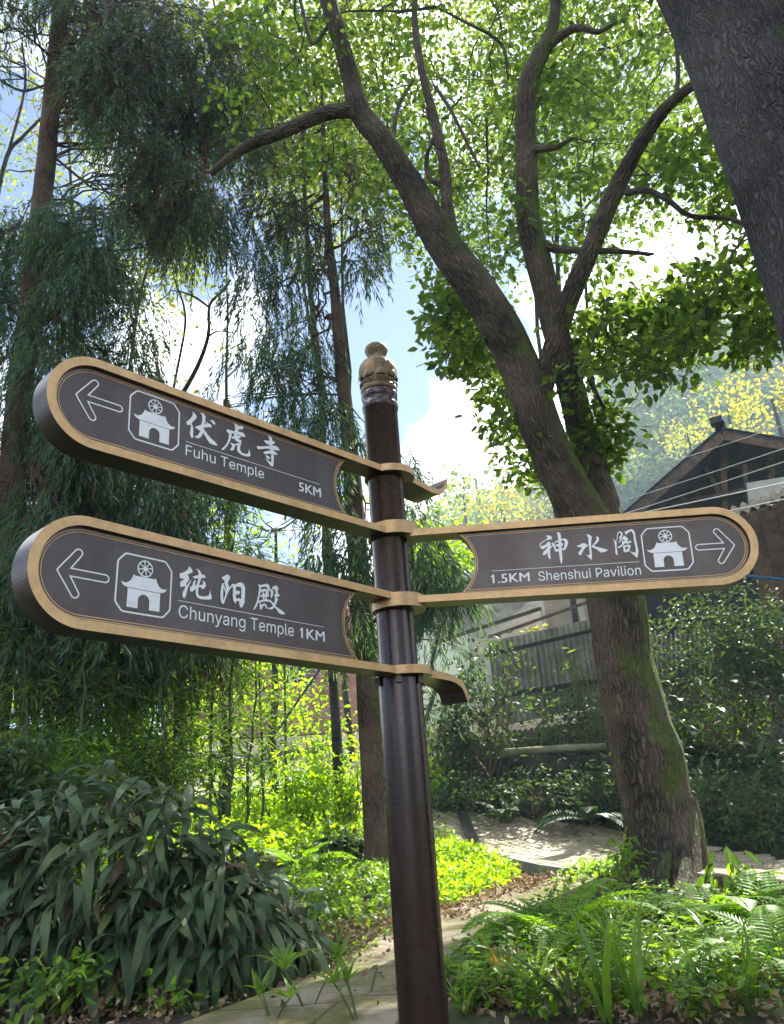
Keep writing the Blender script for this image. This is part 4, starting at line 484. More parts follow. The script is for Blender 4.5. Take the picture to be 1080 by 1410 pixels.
'Shenshui Pavilion': {'v': [[3829,227], [3829,0], [3786,0], [3786,379], [3827,379], [3828,287], [3821,287], [3836,332], [3856,362], [3880,379], [3909,384], [3934,380], [3956,369], [3975,349], [3988,321], [3997,285], [4000,240], [4000,0], [3957,0], [3957,235], [3953,275], [3941,304], [3922,323], [3897,329], [3878,326], [3862,317], [3848,303], [3838,283], [3831,257], [3603,-8], [3569,-2], [3539,16], [3515,46], [3496,85], [3485,133], [3481,187], [3485,243], [3496,291], [3515,330], [3539,360], [3569,378], [3603,384], [3637,378], [3667,360], [3691,330], [3710,291], [3721,243], [3725,187], [3721,133], [3710,85], [3691,46], [3667,16], [3637,-2], [3603,46], [3627,51], [3647,66], [3662,89], [3673,117], [3679,151], [3681,187], [3679,224], [3673,258], [3662,287], [3647,310], [3627,325], [3603,330], [3579,325], [3559,310], [3544,287], [3533,258], [3527,224], [3525,187], [3527,151], [3533,117], [3544,89], [3559,66], [3579,51], [3399,443], [3387,446], [3378,455], [3371,468], [3369,483], [3371,499], [3378,512], [3387,521], [3399,524], [3410,521], [3420,512], [3426,499], [3429,483], [3426,468], [3420,455], [3410,446], [3377,0], [3377,379], [3420,379], [3420,0], [3305,-2], [3278,3], [3259,20], [3248,47], [3244,84], [3244,509], [3287,509], [3287,99], [3288,77], [3291,62], [3298,54], [3310,52], [3315,52], [3320,53], [3323,53], [3326,54], [3334,3], [3328,1], [3321,-1], [3313,-2], [3149,443], [3137,446], [3128,455], [3121,468], [3119,483], [3121,499], [3128,512], [3137,521], [3149,524], [3160,521], [3170,512], [3176,499], [3179,483], [3176,468], [3170,455], [3160,446], [3127,0], [3127,379], [3170,379], [3170,0], [2930,0], [2828,379], [2875,379], [2932,155], [2940,121], [2947,87], [2954,53], [2961,21], [2945,21], [2952,53], [2959,87], [2965,121], [2974,155], [3030,379], [3077,379], [2975,0], [2655,-9], [2631,-5], [2609,5], [2590,22], [2576,45], [2567,73], [2564,108], [2566,138], [2573,161], [2583,179], [2597,193], [2613,203], [2630,211], [2649,216], [2668,220], [2689,224], [2707,227], [2720,230], [2729,235], [2734,243], [2736,255], [2736,257], [2735,279], [2730,297], [2722,311], [2711,322], [2697,329], [2680,331], [2662,329], [2647,322], [2635,313], [2625,301], [2618,288], [2613,274], [2571,291], [2582,322], [2598,346], [2616,364], [2636,375], [2657,382], [2679,384], [2694,383], [2710,379], [2727,372], [2743,360], [2758,343], [2769,320], [2777,290], [2779,251], [2779,0], [2737,0], [2737,52], [2734,52], [2728,38], [2720,25], [2708,12], [2694,1], [2676,-6], [2662,45], [2684,49], [2703,59], [2717,74], [2728,93], [2734,115], [2736,138], [2736,190], [2732,186], [2725,182], [2716,179], [2705,176], [2694,173], [2683,171], [2673,169], [2666,168], [2651,164], [2637,159], [2625,150], [2615,139], [2609,124], [2607,105], [2609,87], [2614,72], [2622,61], [2634,52], [2647,47], [2272,0], [2272,509], [2395,509], [2433,503], [2464,487], [2487,462], [2504,430], [2514,391], [2517,348], [2514,304], [2504,265], [2487,233], [2464,207], [2433,191], [2395,186], [2307,186], [2307,242], [2393,242], [2419,246], [2439,256], [2454,272], [2464,294], [2470,319], [2472,348], [2470,376], [2464,402], [2454,423], [2439,439], [2419,449], [2393,452], [2317,452], [2317,0], [2039,443], [2028,446], [2018,455], [2012,468], [2010,483], [2012,499], [2018,512], [2028,521], [2039,524], [2051,521], [2061,512], [2067,499], [2069,483], [2067,468], [2061,455], [2051,446], [2018,0], [2018,379], [2061,379], [2061,0], [1821,-5], [1795,-1], [1773,11], [1755,31], [1741,59], [1732,95], [1729,139], [1729,379], [1772,379], [1772,144], [1776,105], [1789,75], [1808,56], [1833,50], [1851,53], [1867,62], [1881,77], [1892,97], [1898,122], [1900,153], [1900,379], [1943,379], [1943,0], [1902,0], [1902,92], [1908,92], [1893,47], [1873,17], [1849,0], [1484,227], [1484,0], [1441,0], [1441,509], [1484,509], [1484,287], [1476,287], [1491,332], [1511,362], [1536,379], [1564,384], [1589,380], [1612,369], [1630,349], [1644,321], [1652,285], [1655,240], [1655,0], [1612,0], [1612,235], [1608,275], [1596,304], [1577,323], [1552,329], [1533,326], [1517,317], [1503,303], [1493,283], [1486,257], [1275,-8], [1249,-5], [1226,3], [1207,18], [1191,38], [1179,63], [1172,94], [1213,107], [1221,79], [1235,60], [1253,49], [1275,45], [1300,50], [1319,62], [1332,81], [1336,103], [1333,121], [1326,136], [1314,147], [1297,155], [1252,170], [1221,186], [1198,208], [1185,237], [1180,274], [1184,305], [1193,332], [1208,354], [1228,370], [1252,381], [1279,384], [1304,381], [1326,372], [1344,358], [1358,339], [1368,316], [1375,290], [1336,277], [1329,298], [1318,316], [1302,328], [1279,333], [1257,329], [1240,317], [1228,299], [1224,277], [1226,258], [1235,243], [1248,232], [1268,223], [1309,209], [1341,194], [1363,171], [1376,142], [1380,107], [1377,75], [1367,47], [1351,24], [1330,6], [1305,-5], [939,227], [939,0], [896,0], [896,379], [938,379], [938,287], [931,287], [946,332], [966,362], [991,379], [1019,384], [1045,380], [1067,369], [1085,349], [1099,321], [1108,285], [1110,240], [1110,0], [1068,0], [1068,235], [1063,275], [1051,304], [1032,323], [1007,329], [989,326], [972,317], [959,303], [948,283], [942,257], [724,-8], [688,-2], [658,16], [633,46], [615,85], [603,132], [599,187], [603,242], [614,290], [632,329], [656,359], [686,378], [720,384], [741,382], [762,374], [782,361], [800,341], [815,315], [827,282], [834,242], [836,194], [836,169], [628,169], [628,221], [813,221], [793,202], [791,237], [785,269], [774,294], [760,314], [742,326], [720,330], [697,326], [678,313], [663,294], [652,270], [645,241], [643,211], [643,178], [645,139], [653,106], [665,80], [682,61], [702,50], [725,46], [740,48], [754,53], [766,61], [776,73], [784,88], [790,105], [832,91], [824,63], [811,39], [794,19], [774,4], [751,-5], [367,227], [367,0], [324,0], [324,509], [367,509], [367,287], [359,287], [374,332], [394,362], [419,379], [447,384], [472,380], [495,369], [513,349], [527,321], [535,285], [538,240], [538,0], [495,0], [495,235], [491,275], [479,304], [460,323], [435,329], [416,326], [400,317], [386,303], [376,283], [369,257], [130,-9], [94,-4], [63,9], [37,31], [18,60], [5,96], [0,137], [47,137], [51,110], [60,88], [73,71], [90,59], [109,52], [130,49], [154,52], [174,60], [191,74], [205,92], [213,114], [216,139], [214,161], [207,179], [195,193], [181,205], [164,214], [145,222], [102,239], [63,260], [34,289], [16,326], [10,372], [14,413], [26,448], [45,476], [70,498], [100,511], [133,516], [166,511], [195,498], [220,476], [238,449], [250,415], [255,378], [210,378], [203,412], [186,437], [161,453], [131,459], [110,456], [91,448], [75,435], [64,418], [56,398], [54,376], [57,352], [65,334], [78,319], [92,308], [108,300], [122,293], [159,279], [175,272], [192,264], [209,252], [225,238], [239,220], [250,198], [258,171], [260,139], [256,99], [245,64], [226,34], [200,11], [168,-4]],
't': [[9,11,10], [9,12,11], [2,4,3], [2,6,4], [6,5,4], [8,12,9], [8,13,12], [7,13,8], [7,23,13], [23,14,13], [6,25,7], [25,24,7], [24,23,7], [22,14,23], [21,14,22], [21,15,14], [6,26,25], [20,15,21], [6,27,26], [2,28,6], [28,27,6], [20,16,15], [19,16,20], [2,0,28], [19,17,16], [18,17,19], [2,1,0], [40,42,41], [39,42,40], [39,43,42], [38,43,39], [38,44,43], [37,66,38], [66,65,38], [65,44,38], [65,64,44], [64,45,44], [37,67,66], [63,45,64], [37,68,67], [62,45,63], [36,68,37], [62,46,45], [36,69,68], [61,46,62], [36,70,69], [60,46,61], [35,70,36], [60,47,46], [35,71,70], [59,47,60], [34,71,35], [34,72,71], [58,47,59], [58,48,47], [34,73,72], [57,48,58], [57,49,48], [33,73,34], [33,74,73], [56,49,57], [33,75,74], [55,49,56], [32,75,33], [55,50,49], [32,76,75], [54,50,55], [32,53,76], [53,50,54], [32,50,53], [31,50,32], [31,51,50], [30,51,31], [30,52,51], [29,52,30], [93,95,94], [93,96,95], [84,86,85], [83,86,84], [83,87,86], [82,87,83], [82,88,87], [81,88,82], [81,89,88], [80,89,81], [80,90,89], [79,90,80], [79,91,90], [78,91,79], [78,92,91], [77,92,78], [101,103,102], [101,104,103], [101,105,104], [100,105,101], [100,106,105], [100,107,106], [100,108,107], [111,113,112], [110,113,111], [109,113,110], [108,113,109], [100,113,108], [99,113,100], [98,113,99], [97,113,98], [97,114,113], [97,115,114], [97,116,115], [133,135,134], [133,136,135], [124,126,125], [123,126,124], [123,127,126], [122,127,123], [122,128,127], [121,128,122], [121,129,128], [120,129,121], [120,130,129], [119,130,120], [119,131,130], [118,131,119], [118,132,131], [117,132,118], [137,139,138], [137,140,139], [149,151,150], [149,152,151], [137,141,140], [148,152,149], [137,142,141], [147,152,148], [137,146,142], [146,143,142], [146,143,147], [143,152,147], [137,145,146], [144,152,143], [137,144,145], [137,152,144], [192,194,193], [192,195,194], [191,195,192], [191,196,195], [190,196,191], [190,197,196], [189,197,190], [189,198,197], [188,198,189], [188,180,198], [180,199,198], [188,181,180], [179,199,180], [188,182,181], [178,199,179], [188,183,182], [187,183,188], [177,199,178], [177,200,199], [187,184,183], [176,200,177], [187,185,184], [175,200,176], [186,185,187], [175,201,200], [174,201,175], [173,201,174], [172,201,173], [172,202,201], [171,202,172], [170,218,171], [218,202,171], [169,218,170], [168,218,169], [167,218,168], [166,218,167], [165,218,166], [164,218,165], [163,218,164], [162,218,163], [162,219,218], [217,202,218], [162,220,219], [162,221,220], [161,221,162], [161,222,221], [161,223,222], [161,224,223], [161,225,224], [161,226,225], [161,227,226], [161,228,227], [160,228,161], [160,229,228], [160,230,229], [160,231,230], [216,202,217], [159,231,160], [159,232,231], [215,202,216], [158,232,159], [158,233,232], [214,204,215], [204,202,215], [158,234,233], [213,204,214], [157,234,158], [157,235,234], [157,236,235], [212,205,213], [205,204,213], [157,237,236], [212,206,205], [203,202,204], [211,206,212], [157,211,237], [157,206,211], [156,206,157], [156,207,206], [156,208,207], [155,208,156], [155,209,208], [154,209,155], [154,210,209], [153,210,154], [238,268,239], [268,240,239], [268,241,240], [268,242,241], [268,243,242], [268,267,243], [267,266,243], [266,244,243], [238,254,268], [254,269,268], [265,244,266], [264,244,265], [264,245,244], [263,245,264], [262,245,263], [262,246,245], [261,246,262], [260,246,261], [260,247,246], [259,247,260], [259,248,247], [258,248,259], [257,248,258], [257,249,248], [256,249,257], [255,249,256], [238,253,254], [269,255,254], [269,252,255], [252,249,255], [252,250,249], [252,251,250], [238,252,253], [238,269,252], [286,288,287], [286,289,288], [277,279,278], [276,279,277], [276,280,279], [275,280,276], [275,281,280], [274,281,275], [274,282,281], [273,282,274], [273,283,282], [272,283,273], [272,284,283], [271,284,272], [271,285,284], [270,285,271], [296,298,297], [296,299,298], [309,311,310], [309,312,311], [308,312,309], [296,300,299], [295,300,296], [307,315,308], [315,312,308], [295,301,300], [306,314,307], [314,315,307], [294,301,295], [306,316,314], [316,313,314], [316,312,315], [305,316,306], [294,302,301], [304,316,305], [293,302,294], [293,303,302], [303,316,304], [293,316,303], [293,317,316], [313,312,316], [292,317,293], [292,318,317], [291,318,292], [291,290,318], [321,323,322], [321,325,323], [325,324,323], [328,330,329], [328,331,330], [327,331,328], [327,332,331], [326,332,327], [326,342,332], [342,333,332], [325,344,326], [344,343,326], [343,342,326], [341,333,342], [340,333,341], [340,334,333], [325,345,344], [339,334,340], [325,346,345], [321,347,325], [347,346,325], [339,335,334], [338,335,339], [321,319,347], [338,336,335], [337,336,338], [321,320,319], [377,379,378], [377,380,379], [376,380,377], [376,381,380], [375,381,376], [375,382,381], [374,382,375], [374,389,382], [389,383,382], [374,390,389], [388,383,389], [373,390,374], [373,391,390], [387,383,388], [373,392,391], [387,384,383], [386,384,387], [372,392,373], [372,393,392], [385,384,386], [372,394,393], [371,394,372], [371,395,394], [371,396,395], [370,396,371], [370,397,396], [370,398,397], [370,399,398], [369,399,370], [369,400,399], [368,400,369], [368,401,400], [367,401,368], [366,401,367], [365,401,366], [365,402,401], [364,402,365], [363,402,364], [354,356,355], [363,403,402], [362,403,363], [353,356,354], [361,403,362], [353,357,356], [361,404,403], [352,357,353], [360,404,361], [352,358,357], [359,404,360], [352,359,358], [359,405,404], [352,405,359], [351,405,352], [351,406,405], [350,406,351], [350,407,406], [349,407,350], [349,348,407], [417,419,418], [417,420,419], [410,412,411], [410,414,412], [414,413,412], [416,420,417], [416,421,420], [415,421,416], [415,431,421], [431,422,421], [414,433,415], [433,432,415], [432,431,415], [430,422,431], [429,422,430], [429,423,422], [414,434,433], [428,423,429], [414,435,434], [410,436,414], [436,435,414], [428,424,423], [427,424,428], [410,408,436], [427,425,424], [426,425,427], [410,409,408], [448,450,449], [448,451,450], [447,451,448], [447,452,451], [447,453,452], [446,453,447], [446,468,453], [468,454,453], [446,469,468], [467,454,468], [445,469,446], [466,454,467], [445,470,469], [466,455,454], [465,455,466], [445,471,470], [464,455,465], [445,472,471], [444,472,445], [464,456,455], [444,473,472], [463,456,464], [463,461,456], [461,457,456], [443,460,444], [460,473,444], [460,474,473], [462,461,463], [443,459,460], [474,461,460], [474,457,461], [475,457,474], [475,458,457], [442,459,443], [476,458,475], [442,458,459], [442,476,458], [442,477,476], [441,477,442], [441,478,477], [486,488,487], [486,489,488], [485,489,486], [440,478,441], [440,479,478], [484,489,485], [484,490,489], [440,480,479], [483,490,484], [482,490,483], [440,481,480], [481,490,482], [440,490,481], [439,490,440], [439,491,490], [439,492,491], [438,492,439], [438,493,492], [437,493,438], [496,498,497], [496,500,498], [500,499,498], [503,505,504], [503,506,505], [502,506,503], [502,507,506], [501,507,502], [501,517,507], [517,508,507], [500,519,501], [519,518,501], [518,517,501], [516,508,517], [515,508,516], [515,509,508], [500,520,519], [514,509,515], [500,521,520], [496,522,500], [522,521,500], [514,510,509], [513,510,514], [496,494,522], [513,511,510], [512,511,513], [496,495,494], [558,560,559], [557,560,558], [557,561,560], [556,561,557], [556,562,561], [556,563,562], [555,570,556], [570,563,556], [555,571,570], [569,563,570], [555,572,571], [568,563,569], [568,564,563], [554,572,555], [554,573,572], [567,564,568], [554,574,573], [554,575,574], [567,565,564], [553,575,554], [566,565,567], [553,576,575], [553,577,576], [552,577,553], [552,578,577], [552,579,578], [551,579,552], [551,580,579], [551,581,580], [551,582,581], [551,583,582], [550,583,551], [550,584,583], [550,585,584], [550,586,585], [549,586,550], [549,587,586], [548,587,549], [548,588,587], [547,588,548], [547,589,588], [546,589,547], [545,589,546], [545,590,589], [544,590,545], [543,590,544], [543,591,590], [542,591,543], [541,591,542], [541,592,591], [528,530,529], [528,531,530], [540,592,541], [528,532,531], [540,593,592], [527,532,528], [539,593,540], [527,533,532], [538,593,539], [527,534,533], [538,594,593], [537,594,538], [526,534,527], [526,535,534], [536,594,537], [526,536,535], [526,594,536], [526,595,594], [525,595,526], [525,596,595], [524,596,525], [524,523,596]]},
'1.5KM': {'v': [[4000,682], [3847,682], [3466,402], [3086,682], [2932,682], [2932,0], [3097,0], [3097,531], [3100,531], [3453,267], [3479,267], [3832,531], [3835,531], [3835,0], [4000,0], [2186,359], [2685,682], [2480,682], [1998,370], [1998,682], [1834,682], [1834,0], [1998,0], [1998,337], [2581,0], [2808,0], [1547,682], [1038,682], [1038,327], [1333,313], [1439,207], [1369,120], [1202,84], [1077,97], [952,134], [952,33], [1091,1], [1229,-9], [1498,53], [1604,209], [1492,367], [1187,423], [1187,594], [1547,594], [683,111], [612,93], [583,51], [612,9], [683,-9], [755,9], [784,51], [755,93], [165,682], [0,682], [0,0], [165,0]],
't': [[5,3,4], [5,7,3], [7,8,3], [8,2,3], [2,0,1], [2,11,0], [11,12,0], [12,14,0], [5,6,7], [9,2,8], [2,10,11], [13,14,12], [9,10,2], [21,19,20], [21,18,19], [18,16,17], [18,15,16], [21,23,18], [23,15,18], [23,25,15], [21,22,23], [24,25,23], [28,42,27], [42,26,27], [42,43,26], [28,41,42], [28,40,41], [28,29,40], [29,39,40], [30,39,29], [30,38,39], [31,38,30], [35,33,34], [32,38,31], [35,32,33], [35,38,32], [35,37,38], [36,37,35], [45,51,44], [46,51,45], [46,50,51], [47,50,46], [47,49,50], [48,49,47], [54,52,53], [54,55,52]]}}
PO = at(563, 1113, 2.1)[:2]
post = empty('signpost', (PO[0], PO[1], gz(*PO)), label='dark brown metal signpost with three gold edged direction boards and a lotus bud finial', cat='signpost')
PZ = post.location.z
def lathe(acc, prof, k=48, fn=None):
    V = []; n = len(prof)
    for (r_, z) in prof:
        for j in range(k):
            a = 2*pi*j/k; rr = r_*(fn(a, z) if fn else 1); V.append((rr*cos(a), rr*sin(a), z))
    I, J = np.meshgrid(np.arange(n-1), np.arange(k), indexing='ij'); I = I.ravel(); J = J.ravel()
    q = np.stack([I*k+J, I*k+(J+1) % k, (I+1)*k+(J+1) % k, (I+1)*k+J], 1)
    acc.add(V, [q, ]); acc.add(np.array(V[-k:]), [np.arange(k)[None]]); acc.add(np.array(V[:k]), [np.arange(k)[None, ::-1]])
def part(name, me, par, z0=0.): 
    o = obj(name, me, par); o.location = (0, 0, z0); return o
def loc_z(z): return z-PZ
a = Acc(); lathe(a, [(.059, loc_z(gz(*PO)-.1)), (.059, loc_z(1.93))], 64)
lathe(a, [(.0525, loc_z(1.93)), (.0515, loc_z(2.735)), (.054, loc_z(2.737)), (.0555, loc_z(2.748)), (.054, loc_z(2.758)), (.0515, loc_z(2.762)), (.0515, loc_z(2.772)), (.0545, loc_z(2.776)), (.056, loc_z(2.787)), (.0545, loc_z(2.797)), (.05, loc_z(2.80))], 64)
part('pole', a.mesh('pole', 'pole_metal', True), post)
# finial
a = Acc()
lathe(a, [(.054, loc_z(2.800)), (.057, loc_z(2.806)), (.0555, loc_z(2.815)), (.05, loc_z(2.822))], 64)
def lobes(a_, z): return 1+.035*abs(cos(a_*5))**.6-.02
lathe(a, [(.047, loc_z(2.82)), (.0535, loc_z(2.84)), (.0585, loc_z(2.862)), (.0592, loc_z(2.876)), (.056, loc_z(2.893)), (.047, loc_z(2.906)), (.034, loc_z(2.914)), (.0255, loc_z(2.918)), (.0235, loc_z(2.927)), (.027, loc_z(2.935)), (.0335, loc_z(2.944)), (.0365, loc_z(2.953)), (.034, loc_z(2.964)), (.026, loc_z(2.972)), (.012, loc_z(2.977))], 80, lambda q, z: lobes(q, z) if z > loc_z(2.861) else 1)
fin = part('finial', a.mesh('finial', 'finial_metal', True), post)
pa = Acc()   # one lotus petal, raised
for row, (zc, rr, hh_, ww) in enumerate([(2.852, .0565, .026, .019)]):
    pts = []; W_ = []
    for i in range(9):
        t = i/8; w = ww*sin(pi*min(1, t*.62+.38))*(1 if t < .75 else (1-(t-.75)/.25)**.7); z = zc-hh_/2+hh_*t
        for j in range(5):
            s = (j-2)/2; pts.append((rr+.0035*(1-s*s)*sin(pi*(.15+.7*t))+.002, s*w, z))
    pts = np.array(pts); pts[:, 2] = loc_z(0)+pts[:, 2]
    I, J = np.meshgrid(np.arange(8), np.arange(4), indexing='ij'); b = (I*5+J).ravel(); pa.add(pts, [np.stack([b, b+1, b+6, b+5], 1)])
pmesh = pa.mesh('petal', 'finial_metal', True)
for j in range(8):
    o = obj('petal', pmesh, fin); o.rotation_euler.z = j*pi/4+.2
sc_ = Acc()   # scroll cloud band under the petals
for j in range(6):
    for q in range(14):
        pass
for j in range(12):
    th0 = j*pi/6; n_ = 12
    P = np.array([((.0575)*cos(th0+.16*cos(2*pi*q/n_)*(1 if j % 2 else .8)), (.0575)*sin(th0+.16*cos(2*pi*q/n_)), loc_z(2.826)+.0055*sin(2*pi*q/n_)) for q in range(n_+1)])
    tube(sc_, P, np.full(len(P), .0016), 5, cap=False)
part('scroll_band', sc_.mesh('scroll_band', 'finial_metal', True), fin)
# rings: flat band with gold outer face and dark top and underside
def ring(z, h, r0, ro, cx=0.012, cy=-.012):
    k = 64; V = []
    for (r_, zz) in ((r0, -h/2), (ro, -h/2), (ro, h/2), (r0, h/2)):
        for j in range(k):
            q = 2*pi*j/k; V.append((cx*(r_ > r0)+r_*cos(q), cy*(r_ > r0)+r_*sin(q), zz))
    fs, mi = [], []
    for s_ in range(3):
        for j in range(k):
            fs.append((s_*k+j, s_*k+(j+1) % k, (s_+1)*k+(j+1) % k, (s_+1)*k+j)); mi.append(1 if s_ == 1 else 0)
    me = mesh_np('ring', V, [np.array(fs)], ['board_side', 'gold_paint'], midx=mi)
    o = obj('ring', me, post); o.location = (0, 0, loc_z(z)); return o
ring(2.5135, .021, .050, .0735)
ring(2.3245, .020, .050, .0735); ring(2.3435, .017, .051, .0722) 
ring(2.1345, .019, .051, .0735); ring(2.1155, .018, .051, .0745)
ring(1.9375, .022, .052, .0755)

def prism(name, outer, y0, y1, mats, front_only_gold=False, holes=None):
    """extrude 2D outline (x,z) from y0(front) to y1(back). outline simple polygon"""
    from mathutils.geometry import tessellate_polygon
    loops = [outer]+(holes or [])
    tri = tessellate_polygon([[Vector((p[0], p[1], 0)) for p in l] for l in loops])
    flat = [p for l in loops for p in l]; n = len(flat)
    V = [(p[0], y0, p[1]) for p in flat]+[(p[0], y1, p[1]) for p in flat]
    T = [t for t in tri]+[(t[2]+n, t[1]+n, t[0]+n) for t in tri]
    Q = []; o_ = 0
    for l in loops:
        k = len(l)
        for j in range(k): Q.append((o_+j, o_+(j+1) % k, n+o_+(j+1) % k, n+o_+j))
        o_ += k
    mi = [1]*len(tri)+[0]*len(tri)+[0]*len(Q)
    me = mesh_np(name, V, [np.array(T), np.array(Q)], mats, midx=mi if len(mats) > 1 else None)
    import bmesh
    bm = bmesh.new(); bm.from_mesh(me); bmesh.ops.recalc_face_normals(bm, faces=bm.faces); bm.to_mesh(me); bm.free(); return me
def arcpts(cx, cz, r_, a0, a1, n): return [(cx+r_*cos(t), cz+r_*sin(t)) for t in np.linspace(a0, a1, n)]
def stad(s, d, hh, ue, ua, ui, ra):
    """panel outline inset by d: rounded end at outside, concave arc near the post. canonical (s=+1), x mirrored for s=-1"""
    h = hh-d; R = ra+ (d-.019 if d > .019 else 0)
    zc_ = h; t = math.asin(min(.999, zc_/R)) if zc_ < R else pi/2
    pts = arcpts(ue-hh, 0, h, pi/2, -pi/2, 36)           # outer end
    pts += arcpts(ua, 0, R, -t, t, 30)
    return [(s*x, z) for x, z in pts]
def flatpoly(polys, y, mname, name, par, w=.0006):
    """print layers, each shape a hair above the former"""
    from mathutils.geometry import tessellate_polygon
    acc = Acc()
    for i, item in enumerate(polys):
        loops = item if isinstance(item[0][0], (list, tuple, np.ndarray)) else [item]
        tri = tessellate_polygon([[Vector((p[0], p[1], 0)) for p in l] for l in loops]); flat = [p for l in loops for p in l]
        T = []
        for t in tri:
            A, B, C_ = (np.array(flat[q]) for q in t); ar = (B[0]-A[0])*(C_[1]-A[1])-(B[1]-A[1])*(C_[0]-A[0])
            T.append(t if ar > 0 else (t[0], t[2], t[1]))
        if T: acc.add([(p[0], y-.0002*(i % 9)-.0004, p[1]) for p in flat], [np.array(T)])
    return obj(name, acc.mesh(name, mname), par)
def band(pts, w, closed=True):
    P = np.array(pts, float); n = len(P)
    nx = np.roll(P, -1, 0); pv = np.roll(P, 1, 0)
    if not closed: nx[-1] = P[-1]*2-P[-2]; pv[0] = P[0]*2-P[1]
    t1 = unit(P-pv); t2 = unit(nx-P); nn = unit(np.stack([-(t1+t2)[:, 1], (t1+t2)[:, 0]], 1)); c = np.clip(np.abs(t1[:, 0]*t2[:, 0]+t1[:, 1]*t2[:, 1]), -1, 1)
    k = 1/np.sqrt(np.clip((1+(t1*t2).sum(1))/2, .25, 1))
    return P+nn*(w/2*k)[:, None], P-nn*(w/2*k)[:, None]
def bandmesh(acc, pts, w, y, closed=True):
    A, B = band(pts, w, closed); n = len(A); V = [(p[0], y, p[1]) for p in A]+[(p[0], y, p[1]) for p in B]
    i = np.arange(n if closed else n-1); j = (i+1) % n
    ar = np.sum(A[:, 0]*np.roll(A[:, 1], -1)-A[:, 1]*np.roll(A[:, 0], -1))
    q = np.stack([i, j, j+n, i+n], 1)
    def fa(q0): a_, b_, c_ = (V[t] for t in q0[:3]); return (b_[0]-a_[0])*(c_[2]-a_[2])-(b_[2]-a_[2])*(c_[0]-a_[0])
    if fa(q[0]) < 0: q = q[:, ::-1]
    acc.add(V, [q])
def text_mesh(key, x0, x1, zb, size, y, name, par):
    d = TXT[key]; v = np.array(d['v'], float); W_ = x1-x0
    sc = size
    V = np.stack([x0+v[:, 0]/4000*W_, np.full(len(v), y), zb+v[:, 1]/1000*sc], 1)
    return V, np.array(d['t'])
YB = .014; YF = -.050; YP = -.038
